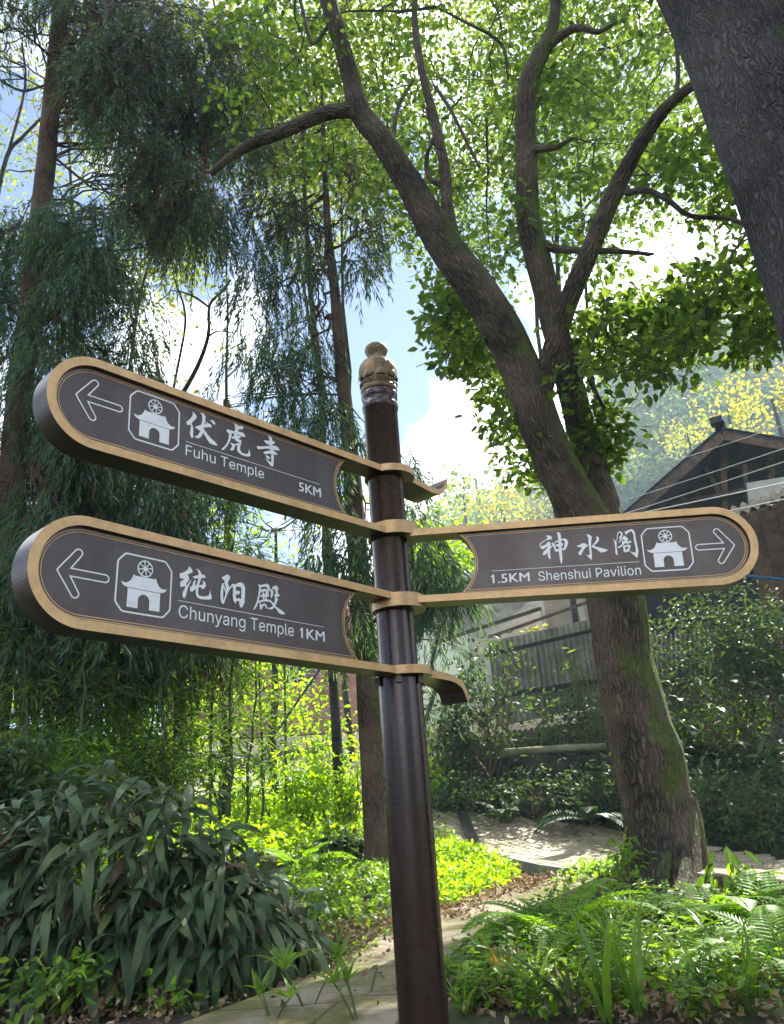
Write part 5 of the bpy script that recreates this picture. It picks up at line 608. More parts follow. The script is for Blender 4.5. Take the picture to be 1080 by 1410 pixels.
def board(az, slope, zc, s, hh, ue, key, em, arrow, texts, line, tail=None, az_label=''):
    B = bpy.data.objects.new('sign_board', None); COL.objects.link(B); B.parent = post
    B.location = (0, 0, loc_z(zc)); B.rotation_euler = (Matrix.Rotation(az, 3, 'Z') @ Matrix.Rotation(-slope, 3, 'Y')).to_euler()
    ui, ua, ra = .062, .132, .105
    h = hh
    # body: bars reach the post, rounded far end, concave near end
    t = math.asin(min(.999, (h-.019)/ra))
    xin = ua+ra*cos(t)
    out = arcpts(ue-h, 0, h, pi/2, -pi/2, 40)+[(ui+.004, -h), (ui+.004, -h+.019)]+arcpts(ua, 0, ra, -t, t, 34)+[(ui+.004, h-.019), (ui+.004, h)]
    out = [(s*x, z) for x, z in out]
    body = prism('board_body', out, YP, YB, ['board_side', 'board_panel'])
    obj('panel', body, B)
    # gold rim on the front, dark returns
    hi = h-.019
    rim = arcpts(ue-h, 0, h, pi/2, -pi/2, 40)+[(ui+.001, -h), (ui+.001, -hi)]+[(xin, -hi)]+arcpts(ue-h, 0, hi, -pi/2, pi/2, 40)+[(xin, hi), (ui+.001, hi), (ui+.001, h)]
    rim = [(s*x, z) for x, z in rim]
    obj('rim', prism('rim', rim, YF, YP+.0004, ['board_side', 'gold_paint']), B)
    # thin double pinstripe
    acc = Acc()
    for d, e_ in ((.0242, .0017), (.0290, .0017)):
        hd = h-d; Rr = ra+(d-.0205)
        tt = math.asin(min(.999, hd/Rr)) if hd < Rr else pi/2
        pts = arcpts(ue-h, 0, hd, pi/2, -pi/2, 40)+arcpts(ua, 0, Rr, -tt, tt, 40)
        bandmesh(acc, [(s*x, z) for x, z in pts], e_, YP-.0006)
    pts = [(s*x, z) for x, z in arcpts(ua, 0, ra+.0015, -t*.98, t*.98, 40)]; bandmesh(acc, pts, .0012, YP-.0006, False)
    obj('pinstripe', acc.mesh('pinstripe', 'gold_paint'), B)
    # arrow outline
    ax, azc, L = arrow; acc = Acc(); w = .0075; hx, hz = .040, .0395
    def m(x, z): return (ax+s*(-x), azc+z)       # x measured back from the tip
    def cap(c, dr, r_):
        a0 = atan2(dr[1], dr[0]); return [(c[0]+r_*cos(a0+q), c[1]+r_*sin(a0+q)) for q in np.linspace(-pi/2, pi/2, 9)]
    up = unit(np.array([hx, hz])); r_ = w; nu = np.array([-up[1], up[0]])
    tip = np.array([w*1.3, 0.])
    E1 = np.array([hx, hz]); sh = np.array([L-w, 0.]); E2 = E1*(1, -1)
    P = []
    P += list(reversed(cap(E1, up, r_)))   # from outer side to inner
    inner_x = tip[0]+ (r_+.0)/sin(atan2(hz, hx))*1.0+.004
    zz = r_; xi = tip[0]+(zz+ r_/cos(atan2(hz, hx)))/tan(atan2(hz, hx))
    P += [(xi, zz)]; P += list(reversed(cap(sh, np.array([1., 0]), r_))); P += [(xi, -zz)]
    P += list(reversed(cap(E2, np.array([up[0], -up[1]]), r_)))
    P += [(q[0], q[1]) for q in [(tip[0]-w*.5+.001, -w*.95), (tip[0]-w*1.25+.002, 0), (tip[0]-w*.5+.001, w*.95)]]
    bandmesh(acc, [m(*q) for q in P], .0027, YP-.0006)
    obj('arrow', acc.mesh('arrow', 'white_print'), B)
    # temple emblem
    ex, ez = em; W_, H_, c = .0600, .0585, .0155; acc = Acc()
    fr = []
    for (sx, sz_) in ((1, 1), (1, -1), (-1, -1), (-1, 1)):
        A = [(sx*(W_-c-.003), sz_*H_)]+[(sx*(W_-c+.002), sz_*(H_-.002))]+[(sx*(W_-c*.55), sz_*(H_-c*.5)), (sx*(W_-c*.35), sz_*(H_-c*.72))]+[(sx*(W_-.0005), sz_*(H_-c-.002)), (sx*W_, sz_*(H_-c-.007))]
        if sx*sz_ < 0: A = A[::-1]
        fr += A
    bandmesh(acc, [(ex+x, ez+z) for x, z in fr], .0034, YP-.0006)
    wr = .0162; wz = ez+.0345
    bandmesh(acc, [(ex+wr*cos(q), wz+wr*sin(q)) for q in np.linspace(0, 2*pi, 33)[:-1]], .0026, YP-.0006)
    for j in range(4):
        q = j*pi/4+.2; bandmesh(acc, [(ex-wr*cos(q), wz-wr*sin(q)), (ex+wr*cos(q), wz+wr*sin(q))], .0022, YP-.0009-.0002*j, False)
    o_ = obj('temple_emblem', acc.mesh('temple_emblem', 'white_print'), B)
    hub = [(ex+.0052*cos(q), wz+.0052*sin(q)) for q in np.linspace(0, 2*pi, 16)[:-1]]
    rf = [(-.0215, .0165), (.0215, .0165), (.0245, .0195), (.0275, .011), (.033, .003), (.040, -.001), (.048, -.0005), (.0505, .0015), (.049, -.0035), (.044, -.0075), (.036, -.0095), (-.036, -.0095), (-.044, -.0075), (-.049, -.0035), (-.0505, .0015), (-.048, -.0005), (-.040, -.001), (-.033, .003), (-.0275, .011), (-.0245, .0195)]
    wl = [(-.036, -.0108), (.036, -.0108), (.036, -.0485), (.0125, -.0485)]+[(.0125*cos(q), -.0315+.0125*sin(q)) for q in np.linspace(0, pi, 12)]+[(-.0125, -.0485), (-.036, -.0485)]
    flatpoly([hub]+[[(ex+x, ez+z) for x, z in l] for l in (rf, wl)], YP-.0004, 'white_print', 'temple_picture', B)
    # brush lettering
    polys = [[(x*1e-4, z*1e-4) for x, z in p] for p in G_[key]]
    o_ = flatpoly(polys, YP-.0004, 'white_print', 'brush_lettering', B)
    for (k_, x0, x1, zb, size) in texts:
        acc = Acc()
        V, T = text_mesh(k_, x0, x1, zb, size, YP-.0007, '', B)
        for j_, dx in enumerate((-.0005, 0, .0005) if 'KM' in k_ else (0,)): acc.add(V+(dx, -.0001*j_, .0002*(j_ % 2)), [T])
        if k_[0] == '1':
            f_ = [(x0-.0045, zb+.0155), (x0+.0015, zb+.0192), (x0+.0015, zb+.0242), (x0-.0045, zb+.0195)]; acc.add([(p[0], YP-.0012, p[1]) for p in f_], [np.array([(0, 1, 2, 3)])])
        obj('lettering', acc.mesh('lettering', 'white_print'), B)
    acc = Acc(); bandmesh(acc, [(line[0], line[2]), (line[1], line[2])], .0013, YP-.0007, False)
    obj('underline', acc.mesh('underline', 'white_print'), B)
    if tail is not None:
        obj('scroll_tail', prism('scroll_tail', tail, YF, .04, ['board_side', 'gold_paint']), B)
    return B
def thick_curve(P, w):
    P = np.array(P, float); P, W = smooth_path(np.c_[P, np.zeros(len(P))], w, 6); P = P[:, :2]
    t = unit(np.gradient(P, axis=0)); n_ = np.stack([-t[:, 1], t[:, 0]], 1)
    A = P+n_*W[:, None]/2; Bq = P-n_*W[:, None]/2
    end = [tuple(P[-1]+t[-1]*W[-1]/2)]
    return [tuple(p) for p in A]+end+[tuple(p) for p in Bq[::-1]]
H1, H2, H3 = .1035, .109, .105
t_up = thick_curve([(.064, .0935), (.11, .087), (.155, .082), (.195, .088), (.222, .112), (.232, .138)], [.02, .019, .018, .016, .012, .006])
t_dn = thick_curve([(.064, -.099), (.11, -.098), (.155, -.100), (.195, -.108), (.222, -.125), (.236, -.156)], [.02, .02, .019, .018, .016, .012])
board(radians(48), 0., 2.418, -1, H1, 1.018, 'UL', (-.7765, .0115), (-.957, .0120, .104),
      [("Fuhu Temple", -.6975, -.4785, -.0478, .0505), ("5KM", -.368, -.2945, -.0511, .0362)], (-.6985, -.295, -.0148), t_up)
board(radians(49.5), -.0155, 2.036, -1, H2, 1.032, 'LL', (-.7955, -.0012), (-.9755, -.0025, .104),
      [("Chunyang Temple", -.715, -.4055, -.0538, .0525), ("1KM", -.3825, -.308, -.0545, .0355)], (-.717, -.3095, -.0188), t_dn)
board(radians(-9.5), -.0575, 2.226, 1, H3, .9605, 'R', (.7400, .0025), (.9085, .0005, .0975),
      [("Shenshui Pavilion", .4045, .6675, -.0632, .0505), ("1.5KM", .2835, .3812, -.0620, .0355)], (.2834, .6666, -.0277))
# bolts under the lowest ring
for j in range(6):
    q = j*pi/3+.5; a = Acc(); a.box((.066*cos(q), .066*sin(q), loc_z(1.917)), (.014, .014, .02)); part('bolt', a.mesh('bolt', 'board_side'), post)
# ------------------------------------------------------------------ sun shafts: places the photo shows in direct sun; crowns keep gaps there
LIT = []
def lit(px, py, D=None, r=.3):
    P = hit(px, py) if D is None else at(px, py, D); LIT.append((P, r))
for x, y, r in [(620, 1185, .45), (660, 1200, .45), (690, 1225, .3), (610, 1220, .4), (700, 1175, .4), (760, 1185, .4), (680, 1160, .4), (800, 1190, .3), (730, 1150, .35), (640, 1140, .3), (700, 1250, .22), (650, 1275, .2), (560, 1310, .18), (480, 1350, .14),
                (740, 1265, .22), (800, 1275, .18), (960, 1230, .35), (900, 1240, .3), (1020, 1245, .3), (880, 1330, .16), (960, 1360, .2), (1040, 1340, .25), (850, 1380, .12), (700, 1330, .12), (740, 1380, .14), (1060, 1215, .3), (470, 1245, .3), (430, 1180, .4), (500, 1215, .3), (820, 1150, .2), (1010, 1300, .2)]:
    lit(x, y, None, r*(2.2 if 600 < x < 850 and y < 1200 else 1.25))
for x, y, D, r in [(310, 1170, 4.6, .22), (380, 1260, 4.4, .18), (250, 1110, 4.8, .2), (900, 420, 7, .5), (980, 440, 7, .45), (830, 470, 7, .4), (690, 560, 7, .35), (1040, 400, 7.5, .5), (900, 300, 8, .4), (650, 450, 7, .3), (120, 1020, 14, 1.), (0, 1000, 14, 1.), (250, 1060, 13, 1.), (540, 1060, 13, .5), (330, 930, 15, 1.), (420, 960, 14, 1.), (560, 1000, 14, .5), (350, 720, 16, 1.2), (430, 1020, 12, .9), (470, 1060, 12, .8), (420, 1100, 11, .7), (480, 1120, 10, .5), (380, 1130, 11, .6), (300, 1000, 14, .9), (200, 960, 14, 1.), (100, 960, 14, 1.), (340, 1080, 18, 1.2), (280, 1080, 20, 1.5), (640, 850, 9, .35), (620, 920, 9, .3),
                   (400, 940, 20, 1.6), (560, 1150, 9, .3), (950, 850, 13, .4), (890, 870, 13, .3), (1040, 880, 12, .3), (100, 1060, 12, .5), (920, 1000, 6.6, .14), (960, 1110, 6.6, .14), (780, 900, 16, .4), (700, 880, 14, .4), (720, 960, 14, .3)]:
    lit(x, y, D, r)
LP = np.array([p for p, r in LIT]); LR = np.array([r for p, r in LIT])
def keep(P, frac=.06):
    """False for leaves in the way of one of the sun shafts"""
    ok = np.ones(len(P), bool)
    for p, r in zip(LP, LR):
        d = P-p; t = d @ SUN; q = np.linalg.norm(d-t[:, None]*SUN, axis=1)
        ok &= ~((t > .8) & (q < r*(1+.25*np.sin(t*3))))
    return ok | (RG.uniform(size=len(P)) < frac)
def path_px(pts, zoff=0.):
    """pts: (px, py, width px, D) -> 3D points and radii"""
    P, R = [], []
    for x, y, w, D in pts:
        q = at(x, y, D); P.append(q); R.append(w/2*depth(q)/F)
    return np.array(P), np.array(R)
def limb(acc, pts, k=12, rough=.05, sub=4, seed=0.):
    P, R = path_px(pts); P, R = smooth_path(P, R, sub); tube(acc, P, R, k, rough, seed=seed); return P
def bez(a, b, sag, n=5, jit=.0):
    t = np.linspace(0, 1, n)[:, None]; a = np.asarray(a, float); b = np.asarray(b, float); m_ = (a+b)/2+np.asarray(sag)
    P = (1-t)**2*a+2*t*(1-t)*m_+t*t*b
    if jit: P[1:-1] += RG.normal(size=(n-2, 3))*jit
    return P
class Twigs:
    """grows thin branches from a skeleton towards leaf clusters"""
    def __init__(s, nodes): s.n = np.asarray(nodes, float); s.acc = Acc(); s.c = 0
    def to(s, p, r0=.012, r1=.003, every=.25, sag=.15, k=4):
        d = np.linalg.norm(s.n-p, axis=1); i = int(np.argmin(d)); L = d[i]
        if L < .15: return
        P = bez(s.n[i], p, (0, 0, -sag*L*.3+.1*L), max(4, min(9, int(L/.25)+2)), .03*min(L, 1))
        R = np.linspace(min(.03, r0*(.6+.5*L)), r1, len(P)); tube(s.acc, P, R, k, cap=False); s.n = np.concatenate([s.n, P[1:]]); s.c += 1
def cluster_leaves(acc, C_, n, rad, L, W, flat=.5, droop=.35, tmpl=OVATE, shaft=True, squash=.55, frac=.06):
    """C_: cluster centres (m,3)"""
    m_ = len(C_); P = np.repeat(C_, n, 0); off = rnd(len(P))*(RG.uniform(size=(len(P), 1))**.5)*rad; off[:, 2] *= squash; P = P+off
    if shaft: ok = keep(P, frac); P = P[ok]; off = off[ok]
    k = len(P); T = unit(off*(1, 1, .3)+RG.normal(size=(k, 3))*.45*rad); T[:, 2] -= droop; Nn = unit(np.array([0, 0, 1.])+RG.normal(size=(k, 3))*flat)
    l = L*RG.uniform(.65, 1.25, k); leaves(acc, P, T, Nn, l, l*W*RG.uniform(.85, 1.15, k), tmpl)

# ------------------------------------------------------------------ forked broadleaf tree behind the signpost
tb = at(915, 1190, 6.5)
tree = empty('broadleaf_tree', (tb[0], tb[1], gz(tb[0], tb[1])), label='tall broadleaf tree with mossy forked trunk rising behind the right-pointing board', cat='tree')
def under(par, o):
    o.parent = par; o.location = o.location-par.location if o.location.length else -par.location; return o
def tpart(name, acc, m_, par, smooth=False, **k):
    o = obj(name, acc.mesh(name, m_, smooth), par, **k); r_ = par
    off = Vector((0, 0, 0))
    while r_ is not None: off += r_.location; r_ = r_.parent
    o.location = -off; return o
nodes = []
a = Acc()
trunk = [(922, 1225, 165, 6.5), (919, 1195, 126, 6.5), (912, 1150, 100, 6.5), (902, 1090, 92, 6.5), (893, 1040, 96, 6.5), (880, 1000, 88, 6.5), (868, 950, 82, 6.48), (857, 900, 77, 6.45), (851, 850, 77, 6.42), (843, 800, 76, 6.4), (828, 755, 74, 6.36),
         (798, 701, 64, 6.3), (765, 635, 56, 6.25), (742, 580, 56, 6.2), (722, 520, 56, 6.15), (692, 455, 54, 6.05), (655, 395, 52, 5.95), (620, 350, 48, 5.9), (590, 300, 44, 5.8), (562, 250, 38, 5.7), (527, 195, 33, 5.6), (496, 155, 31, 5.55), (483, 105, 25, 5.5), (467, 50, 23, 5.4), (452, 0, 23, 5.3), (440, -60, 20, 5.2), (430, -140, 16, 5.1)]
nodes.append(limb(a, trunk, 40, .07, 6)[20:])
tr = tpart('trunk', a, 'bark_dark', tree, True)
def branch(pts, par, k=12, mname='bark_dark', nm='branch', rough=.05):
    a = Acc(); nodes.append(limb(a, pts, k, rough, 5, seed=len(nodes)*.37)); return tpart(nm, a, mname, par, True)
branch([(845, 745, 44, 6.5), (832, 700, 46, 6.62), (815, 640, 40, 6.7), (798, 580, 38, 6.7), (785, 530, 38, 6.7), (772, 480, 36, 6.7), (757, 420, 36, 6.7), (742, 360, 36, 6.65), (728, 300, 32, 6.6), (726, 240, 30, 6.5), (724, 160, 28, 6.4), (727, 115, 27, 6.35), (745, 75, 24, 6.3), (762, 35, 16, 6.25), (768, -20, 12, 6.2)], tree, 24)
branch([(748, 70, 12, 6.3), (775, 48, 13, 6.25), (798, 38, 10, 6.2), (824, 44, 7, 6.15), (850, 30, 4, 6.1)], tree)
branch([(742, 545, 34, 6.15), (757, 500, 32, 6.1), (768, 460, 29, 6.1), (783, 415, 27, 6.05), (802, 370, 27, 6.), (825, 315, 26, 5.95), (848, 262, 25, 5.9), (875, 210, 20, 5.8), (905, 163, 18, 5.7), (935, 132, 15, 5.6), (968, 110, 13, 5.5), (1010, 95, 10, 5.4), (1060, 60, 7, 5.3)], tree, 20)
branch([(492, 152, 22, 5.55), (458, 154, 20, 5.6), (424, 166, 19, 5.65), (385, 184, 17, 5.7), (350, 197, 15, 5.8), (318, 216, 12, 5.9), (290, 240, 8, 6.0)], tree, 16)
branch([(628, 345, 22, 5.9), (617, 290, 17, 5.9), (612, 230, 15, 5.9), (600, 170, 13, 5.9), (584, 110, 11, 5.9), (574, 55, 10, 5.9), (572, 0, 8, 5.85), (590, -60, 5, 5.8)], tree)
branch([(616, 258, 8, 5.9), (592, 245, 7, 5.9), (588, 215, 6, 5.9), (598, 185, 5, 5.9), (588, 150, 4, 5.9)], tree, 8)
branch([(540, 210, 7, 5.6), (548, 150, 6, 5.7), (570, 110, 4, 5.8)], tree, 8)
branch([(862, 266, 10, 5.9), (890, 262, 8, 5.85), (920, 276, 8, 5.8), (950, 297, 7, 5.8), (1000, 300, 7, 5.8), (1035, 313, 5, 5.8)], tree, 8)
branch([(752, 340, 14, 6.6), (780, 344, 10, 6.5), (845, 346, 8, 6.3), (900, 350, 4, 6.2)], tree, 8)
branch([(932, 132, 7, 5.6), (934, 90, 6, 5.6), (930, 40, 5, 5.6), (940, 0, 4, 5.6)], tree, 8)
branch([(738, 205, 12, 6.4), (765, 203, 8, 6.3), (790, 190, 4, 6.3)], tree, 8)
branch([(455, 30, 6, 5.4), (430, 60, 5, 5.4), (415, 5, 5, 5.4), (400, -40, 4, 5.4)], tree, 8)
branch([(700, 110, 3, 7), (690, 60, 5, 7), (640, 30, 4, 7), (600, 10, 3, 7)], tree, 8)
branch([(790, 480, 8, 6.4), (810, 520, 6, 6.3), (832, 562, 5, 6.3)], tree, 8)
branch([(660, 230, 4, 5.6), (640, 190, 5, 5.6), (620, 150, 5, 5.6), (600, 120, 5, 5.7)], tree, 8)
# roots flare
for px, py, ex, ey in [(893, 1110, 866, 1214), (905, 1100, 903, 1228), (925, 1110, 935, 1226), (935, 1105, 968, 1208), (900, 1110, 884, 1222), (930, 1100, 955, 1218)]:
    a = Acc(); p0 = at(px, py, 6.45); p1 = hit(ex, ey); p1[2] -= .05; P = bez(p0, p1, (0, 0, -.22), 9); tube(a, P, np.linspace(.13, .05, 9), 14, .2); tpart('root', a, 'bark_dark', tree, True)
# crown
def clusters(poly, n, D0, D1, hole=None, keepf=None, npow=1., thr=None, ns_=.9):
    q = samp(poly, n); D = D0+(D1-D0)*RG.uniform(size=n)**npow
    P = np.array([at(x, y, d) for (x, y), d in zip(q, D)])
    ok = P[:, 2] < 14
    for h in hole or []: ok &= ~inpoly(q[:, 0], q[:, 1], h)
    if thr is not None: ok &= nz3(P, ns_) > thr
    return P[ok]
skyhole = [(470, 400), (500, 372), (560, 366), (600, 400), (640, 440), (655, 480), (690, 540), (690, 600), (640, 690), (560, 760), (480, 620)]
hole2 = [(672, 235), (715, 225), (712, 300), (680, 290)]; hole3 = [(375, 140), (425, 120), (430, 160), (400, 220), (375, 200)]
main_poly = [(300, -260), (1500, -300), (1500, 250), (1120, 430), (1050, 470), (1000, 470), (935, 500), (880, 495), (800, 460), (830, 400), (700, 330), (690, 420), (650, 470), (600, 430), (560, 350), (520, 330), (480, 250), (420, 240), (330, 230), (290, 200)]
C1 = clusters(main_poly, 3000, 6.2, 12.5, [skyhole, hole2, hole3], thr=-.06, ns_=.95)
C1b = clusters([(600, 380), (640, 400), (700, 500), (735, 590), (760, 650), (735, 668), (700, 650), (680, 600), (660, 530), (620, 500), (590, 430)], 90, 6.2, 8, [[(560, 440), (625, 500), (668, 560), (640, 620), (560, 600)]])
C1c = clusters([(780, 440), (1080, 330), (1080, 470), (1040, 482), (1000, 490), (960, 520), (915, 500), (885, 530), (850, 500), (800, 540), (770, 500)], 112, 5.8, 7.6, [[(965, 500), (1000, 470), (1050, 500), (1000, 540)], [(690, 410), (740, 430), (740, 460), (700, 440)]])
C1d = clusters([(815, 560), (848, 590), (846, 640), (825, 640)], 16, 6.6, 7.2)
C1 = np.concatenate([C1, C1b, C1c, C1d])
hard = keep(C1, .5)
a = Acc(); cluster_leaves(a, C1, 32, .3, .1, .62, .6, .3)
cr = tpart('crown', a, 'canopy_leaf', tree, kind='stuff')
tw = Twigs(np.concatenate(nodes)); idx = RG.permutation(len(C1))
for i in idx[:1500]: tw.to(C1[i], .010, .003)
tpart('twig', tw.acc, 'twig', tree, kind='stuff')
# leaves growing straight on the left stem near the top of the frame
a = Acc(); cl = np.array([at(x, y, 5.3) for x, y in [(456, 30), (462, 45), (470, 60), (460, 65)]]); cluster_leaves(a, cl, 7, .13, .085, .62, .4, .2, shaft=False); tpart('sprout', a, 'canopy_leaf', tree, kind='stuff')

# ------------------------------------------------------------------ near trunk at the right edge
nb = at(1290, 1420, 2.75)
t2 = empty('leaning_tree', (nb[0], nb[1], gz(nb[0], nb[1])-.05), label='thick dark trunk leaning in at the upper right edge close to the camera', cat='tree')
a = Acc(); nodes = []
nodes.append(limb(a, [(1320, 1460, 230, 2.75), (1290, 1200, 215, 2.75), (1256, 900, 200, 2.7), (1216, 650, 186, 2.65), (1178, 480, 172, 2.6), (1128, 330, 164, 2.55), (1074, 180, 160, 2.5), (1024, 60, 154, 2.45), (990, -20, 150, 2.4), (940, -140, 150, 2.35), (900, -260, 140, 2.3)], 48, .05, 8, seed=5)[30:])
tpart('trunk', a, 'bark_grey', t2, True)
C2 = clusters([(780, -700), (1700, -700), (1700, 100), (1250, 60), (1110, 20), (1060, -60), (850, -80)], 420, 2.6, 5.5, thr=-.2)
a = Acc(); cluster_leaves(a, C2, 24, .34, .085, .62, .55, .3); tpart('crown', a, 'canopy_leaf', t2, kind='stuff')
tw = Twigs(nodes[0][-12:])
for i in range(0, len(C2), 3): tw.to(C2[i], .014, .003)
tpart('twig', tw.acc, 'twig', t2, kind='stuff')

# ------------------------------------------------------------------ broadleaf trees farther back (each with its own trunk and crown)
def back_tree(label, base, top, spread, hgt, m_, n, L, name='broadleaf_tree', cat='tree', group=None, r0=.08, shaft=True, per=26, rad=.55, barkm='bark_grey', thr=-.3, squash=.7):
    base = np.asarray(base, float); base[2] = gz(base[0], base[1])
    o = empty(name, tuple(base), label=label, cat=cat, group=group)
    top = np.asarray(top, float); a = Acc()
    P = bez(base-(0, 0, .2), top, RG.normal(size=3)*(.4, .4, 0), 9, .06); tube(a, P, np.linspace(r0, r0*.3, 9), 10, .06); nd = [P[4:]]
    tpart('trunk', a, barkm, o, True)
    C_ = top+rnd(n)*(RG.uniform(size=(n, 1))**.4)*(spread, spread, hgt); C_ = C_[nz3(C_, .6, 3.) > thr]
    a = Acc(); cluster_leaves(a, C_, per, rad, L, .6, .7, .3, KITE if L < .1 or base[1] > 14 else OVATE, shaft, squash=squash); tpart('crown', a, m_, o, kind='stuff')
    tw = Twigs(np.concatenate(nd))
    for q in C_[:max(30, len(C_)//4)]: tw.to(q, .02, .005)
    tpart('twig', tw.acc, 'twig', o, kind='stuff'); return o
def bt(label, px, py, D, spread, hgt, m_, n, L, **k):
    p = at(px, py, D); q = at(px+k.pop('dx', 0), 1120, D+k.pop('dd', 0)); return back_tree(label, q, p, spread, hgt, m_, n, L, **k)
bt('sunlit tree filling the gap between the conifer and the broadleaf canopy', 410, 90, 11, 2.6, 2.9, 'back_leaf', 380, .11, dx=60)
bt('pale green tree high behind the slim conifer', 470, 250, 15, 2.2, 2.6, 'back_leaf', 230, .12, dx=50)
bt('pale green tree glowing through the top of the left conifer', 90, 130, 16, 4., 4.5, 'back_leaf', 210, .13, thr=-.1)
bt('green tree behind the left conifer just above the upper board', 215, 330, 15, 1.3, 2.2, 'back_leaf', 110, .12)
bt('backlit tree standing low behind the bamboo at the far left', 60, 960, 17, 3.4, 2.8, 'lime_leaf', 340, .13, r0=.1)
bt('backlit lime green tree between the bamboo and the brick building', 250, 930, 17, 2.8, 2.3, 'lime_leaf', 300, .13, r0=.1)
bt('light green tree seen between the upper left board and the lower left board', 380, 730, 16, 2.5, 1., 'lime_leaf', 125, .13, r0=.1)
bt('large green tree filling the sky behind the forked tree', 720, 90, 18, 6.2, 4.2, 'canopy_leaf', 460, .17, dx=112, rad=.8)
bt('tall pale tree behind the upper end of the slim conifer', 380, 120, 19, 4.5, 4.5, 'back_leaf', 260, .16, dx=110, rad=.8)
bt('tree with thin sunlit leaves behind the hole of the right board', 620, 770, 12, .7, .7, 'lime_leaf', 40, .11, r0=.05, dx=-60)
bt('broadleaf tree behind the right half of the canopy', 795, 200, 13, 4.4, 1.9, 'canopy_leaf', 260, .11, dx=66, r0=.06)
bt('light leafed tree arching over the middle of the canopy', 740, 100, 13, 3.4, 2.8, 'back_leaf', 260, .11, dx=110)

# ------------------------------------------------------------------ conifers with hanging sprays
def sprays(acc, roots, dirs, L, nb=20, nl=.1, nw=.014, droop=1.3, shaft=True):
    """each spray: a hanging strand of narrow needle sheaves"""
    n = len(roots); t = np.linspace(.05, 1, nb)
    d = unit(dirs); P = roots[:, None]+d[:, None]*(L[:, None]*t)[..., None]*.42
    P[..., 2] -= (L[:, None]*(t**1.4)*.8*droop)
    tang = d[:, None]*np.ones((1, nb, 1)); tang = tang.copy(); tang[..., 2] -= (.4+1.9*t**.6*droop)[None]
    P = P.reshape(-1, 3)+RG.normal(size=(n*nb, 3))*.012; T = unit(tang.reshape(-1, 3)+RG.normal(size=(n*nb, 3))*.6)
    if shaft:
        ok = keep(P, .1); P = P[ok]; T = T[ok]
    l = nl*RG.uniform(.7, 1.5, len(P)); leaves(acc, P, T, rnd(len(P)), l, nw*RG.uniform(.8, 1.5, len(P)), KITE)
def conifer(label, tpts, pads, name='conifer_tree', k=14, mats=('conifer_leaf', 'dry_leaf'), barkm='bark_conifer', extra=None, nl=.105, nw=.0125):
    P, R = path_px(tpts); P, R = smooth_path(P, R, 5)
    o = empty(name, (P[0][0], P[0][1], gz(P[0][0], P[0][1])-.05), label=label, cat='tree')
    a = Acc(); P[0][2] = gz(P[0][0], P[0][1])-.1; tube(a, P, R, k, .06); tpart('trunk', a, barkm, o, True)
    A, Bq, Br = Acc(), Acc(), Acc()
    for (px, py, D, rp, hp, n, dry) in pads:      # a pad: a drooping branch end with hanging sprays
        n = int(n*(1.5 if py < 520 else 1.7)); c = at(px, py, D); s = depth(c)/F; w = rp*s; h = hp*s
        i = int(np.argmin(np.linalg.norm(P-(c+(0, 0, .25*h)), axis=1)))
        i = int(np.clip(i+RG.integers(-3, 6), 2, len(P)-2)); bp = bez(P[i], c+(0, 0, h*.4), (RG.normal()*.15, RG.normal()*.15, RG.uniform(-.1, .3)), 9, .045); tube(Br, bp, np.linspace(RG.uniform(.01, .024), .004, 9), 6)
        nbh = 5
        for _ in range(nbh):
            e = c+np.array([RG.normal()*w*.6, RG.normal()*w*.5, h*.2*RG.normal()]); tube(Br, bez(bp[RG.integers(2, 6)], e, (0, 0, .05), 5, .02), np.linspace(.01, .003, 5), 4, cap=False)
        q = rnd(n)*(RG.uniform(size=(n, 1))**.45)*(w, w*.9, h*.6)+c+(0, 0, h*.35)
        d = unit((q-c)*(1, 1, .2)+RG.normal(size=(n, 3))*.12*w); d[:, 2] = -.15
        L_ = RG.uniform(.35, .75, n)*min(1.4, max(.6, h))
        md = RG.uniform(size=n) < dry
        for acc_, s_ in ((A, ~md), (Bq, md)):
            if s_.any(): sprays(acc_, q[s_], d[s_], L_[s_], nl=nl, nw=nw)
    tpart('crown', A, mats[0], o, kind='stuff')
    if Bq.n: tpart('dead_foliage', Bq, mats[1], o, kind='stuff')
    tpart('branch', Br, 'bark_conifer', o, kind='stuff'); return o
L1 = []
def pad_field(poly, n, D0, D1, r_=(38, 62), h_=(60, 100), m_=44, dry=.08):
    q = samp(poly, n)
    return [(x, y, RG.uniform(D0, D1), RG.uniform(*r_), RG.uniform(*h_), m_, dry if RG.uniform() > .15 else .5) for x, y in q]
pads = pad_field([(-60, 330), (60, 330), (130, 300), (180, 380), (195, 480), (210, 620), (280, 700), (330, 820), (300, 900), (250, 930), (80, 960), (-60, 960)], 92, 7.4, 9.6)
pads += pad_field([(90, 20), (200, 0), (270, 40), (310, 130), (330, 60), (325, 250), (285, 340), (200, 370), (190, 240), (110, 130)], 52, 7.6, 9.4, dry=.25)
pads += pad_field([(-60, -40), (60, -40), (50, 60), (-60, 110)], 6, 8, 9)
pads += [(120, 150, 8.6, 30, 60, 20, .5), (250, 300, 8.4, 40, 90, 34, .3), (160, 420, 8.2, 40, 70, 30, .1), (240, 120, 8.8, 44, 60, 30, .2), (300, 690, 8, 40, 60, 26, 0), (170, 850, 7.2, 60, 70, 34, 0), (260, 850, 7.4, 40, 60, 24, 0)]
conifer('tall dark conifer with a bare brown trunk and drooping branches along the left edge', [(-22, 1150, 46, 8.6), (-10, 1000, 42, 8.6), (8, 800, 38, 8.6), (22, 600, 34, 8.6), (38, 450, 30, 8.6), (52, 330, 27, 8.6), (64, 220, 25, 8.6), (74, 110, 22, 8.6), (84, 0, 20, 8.6), (92, -110, 17, 8.6)], pads)
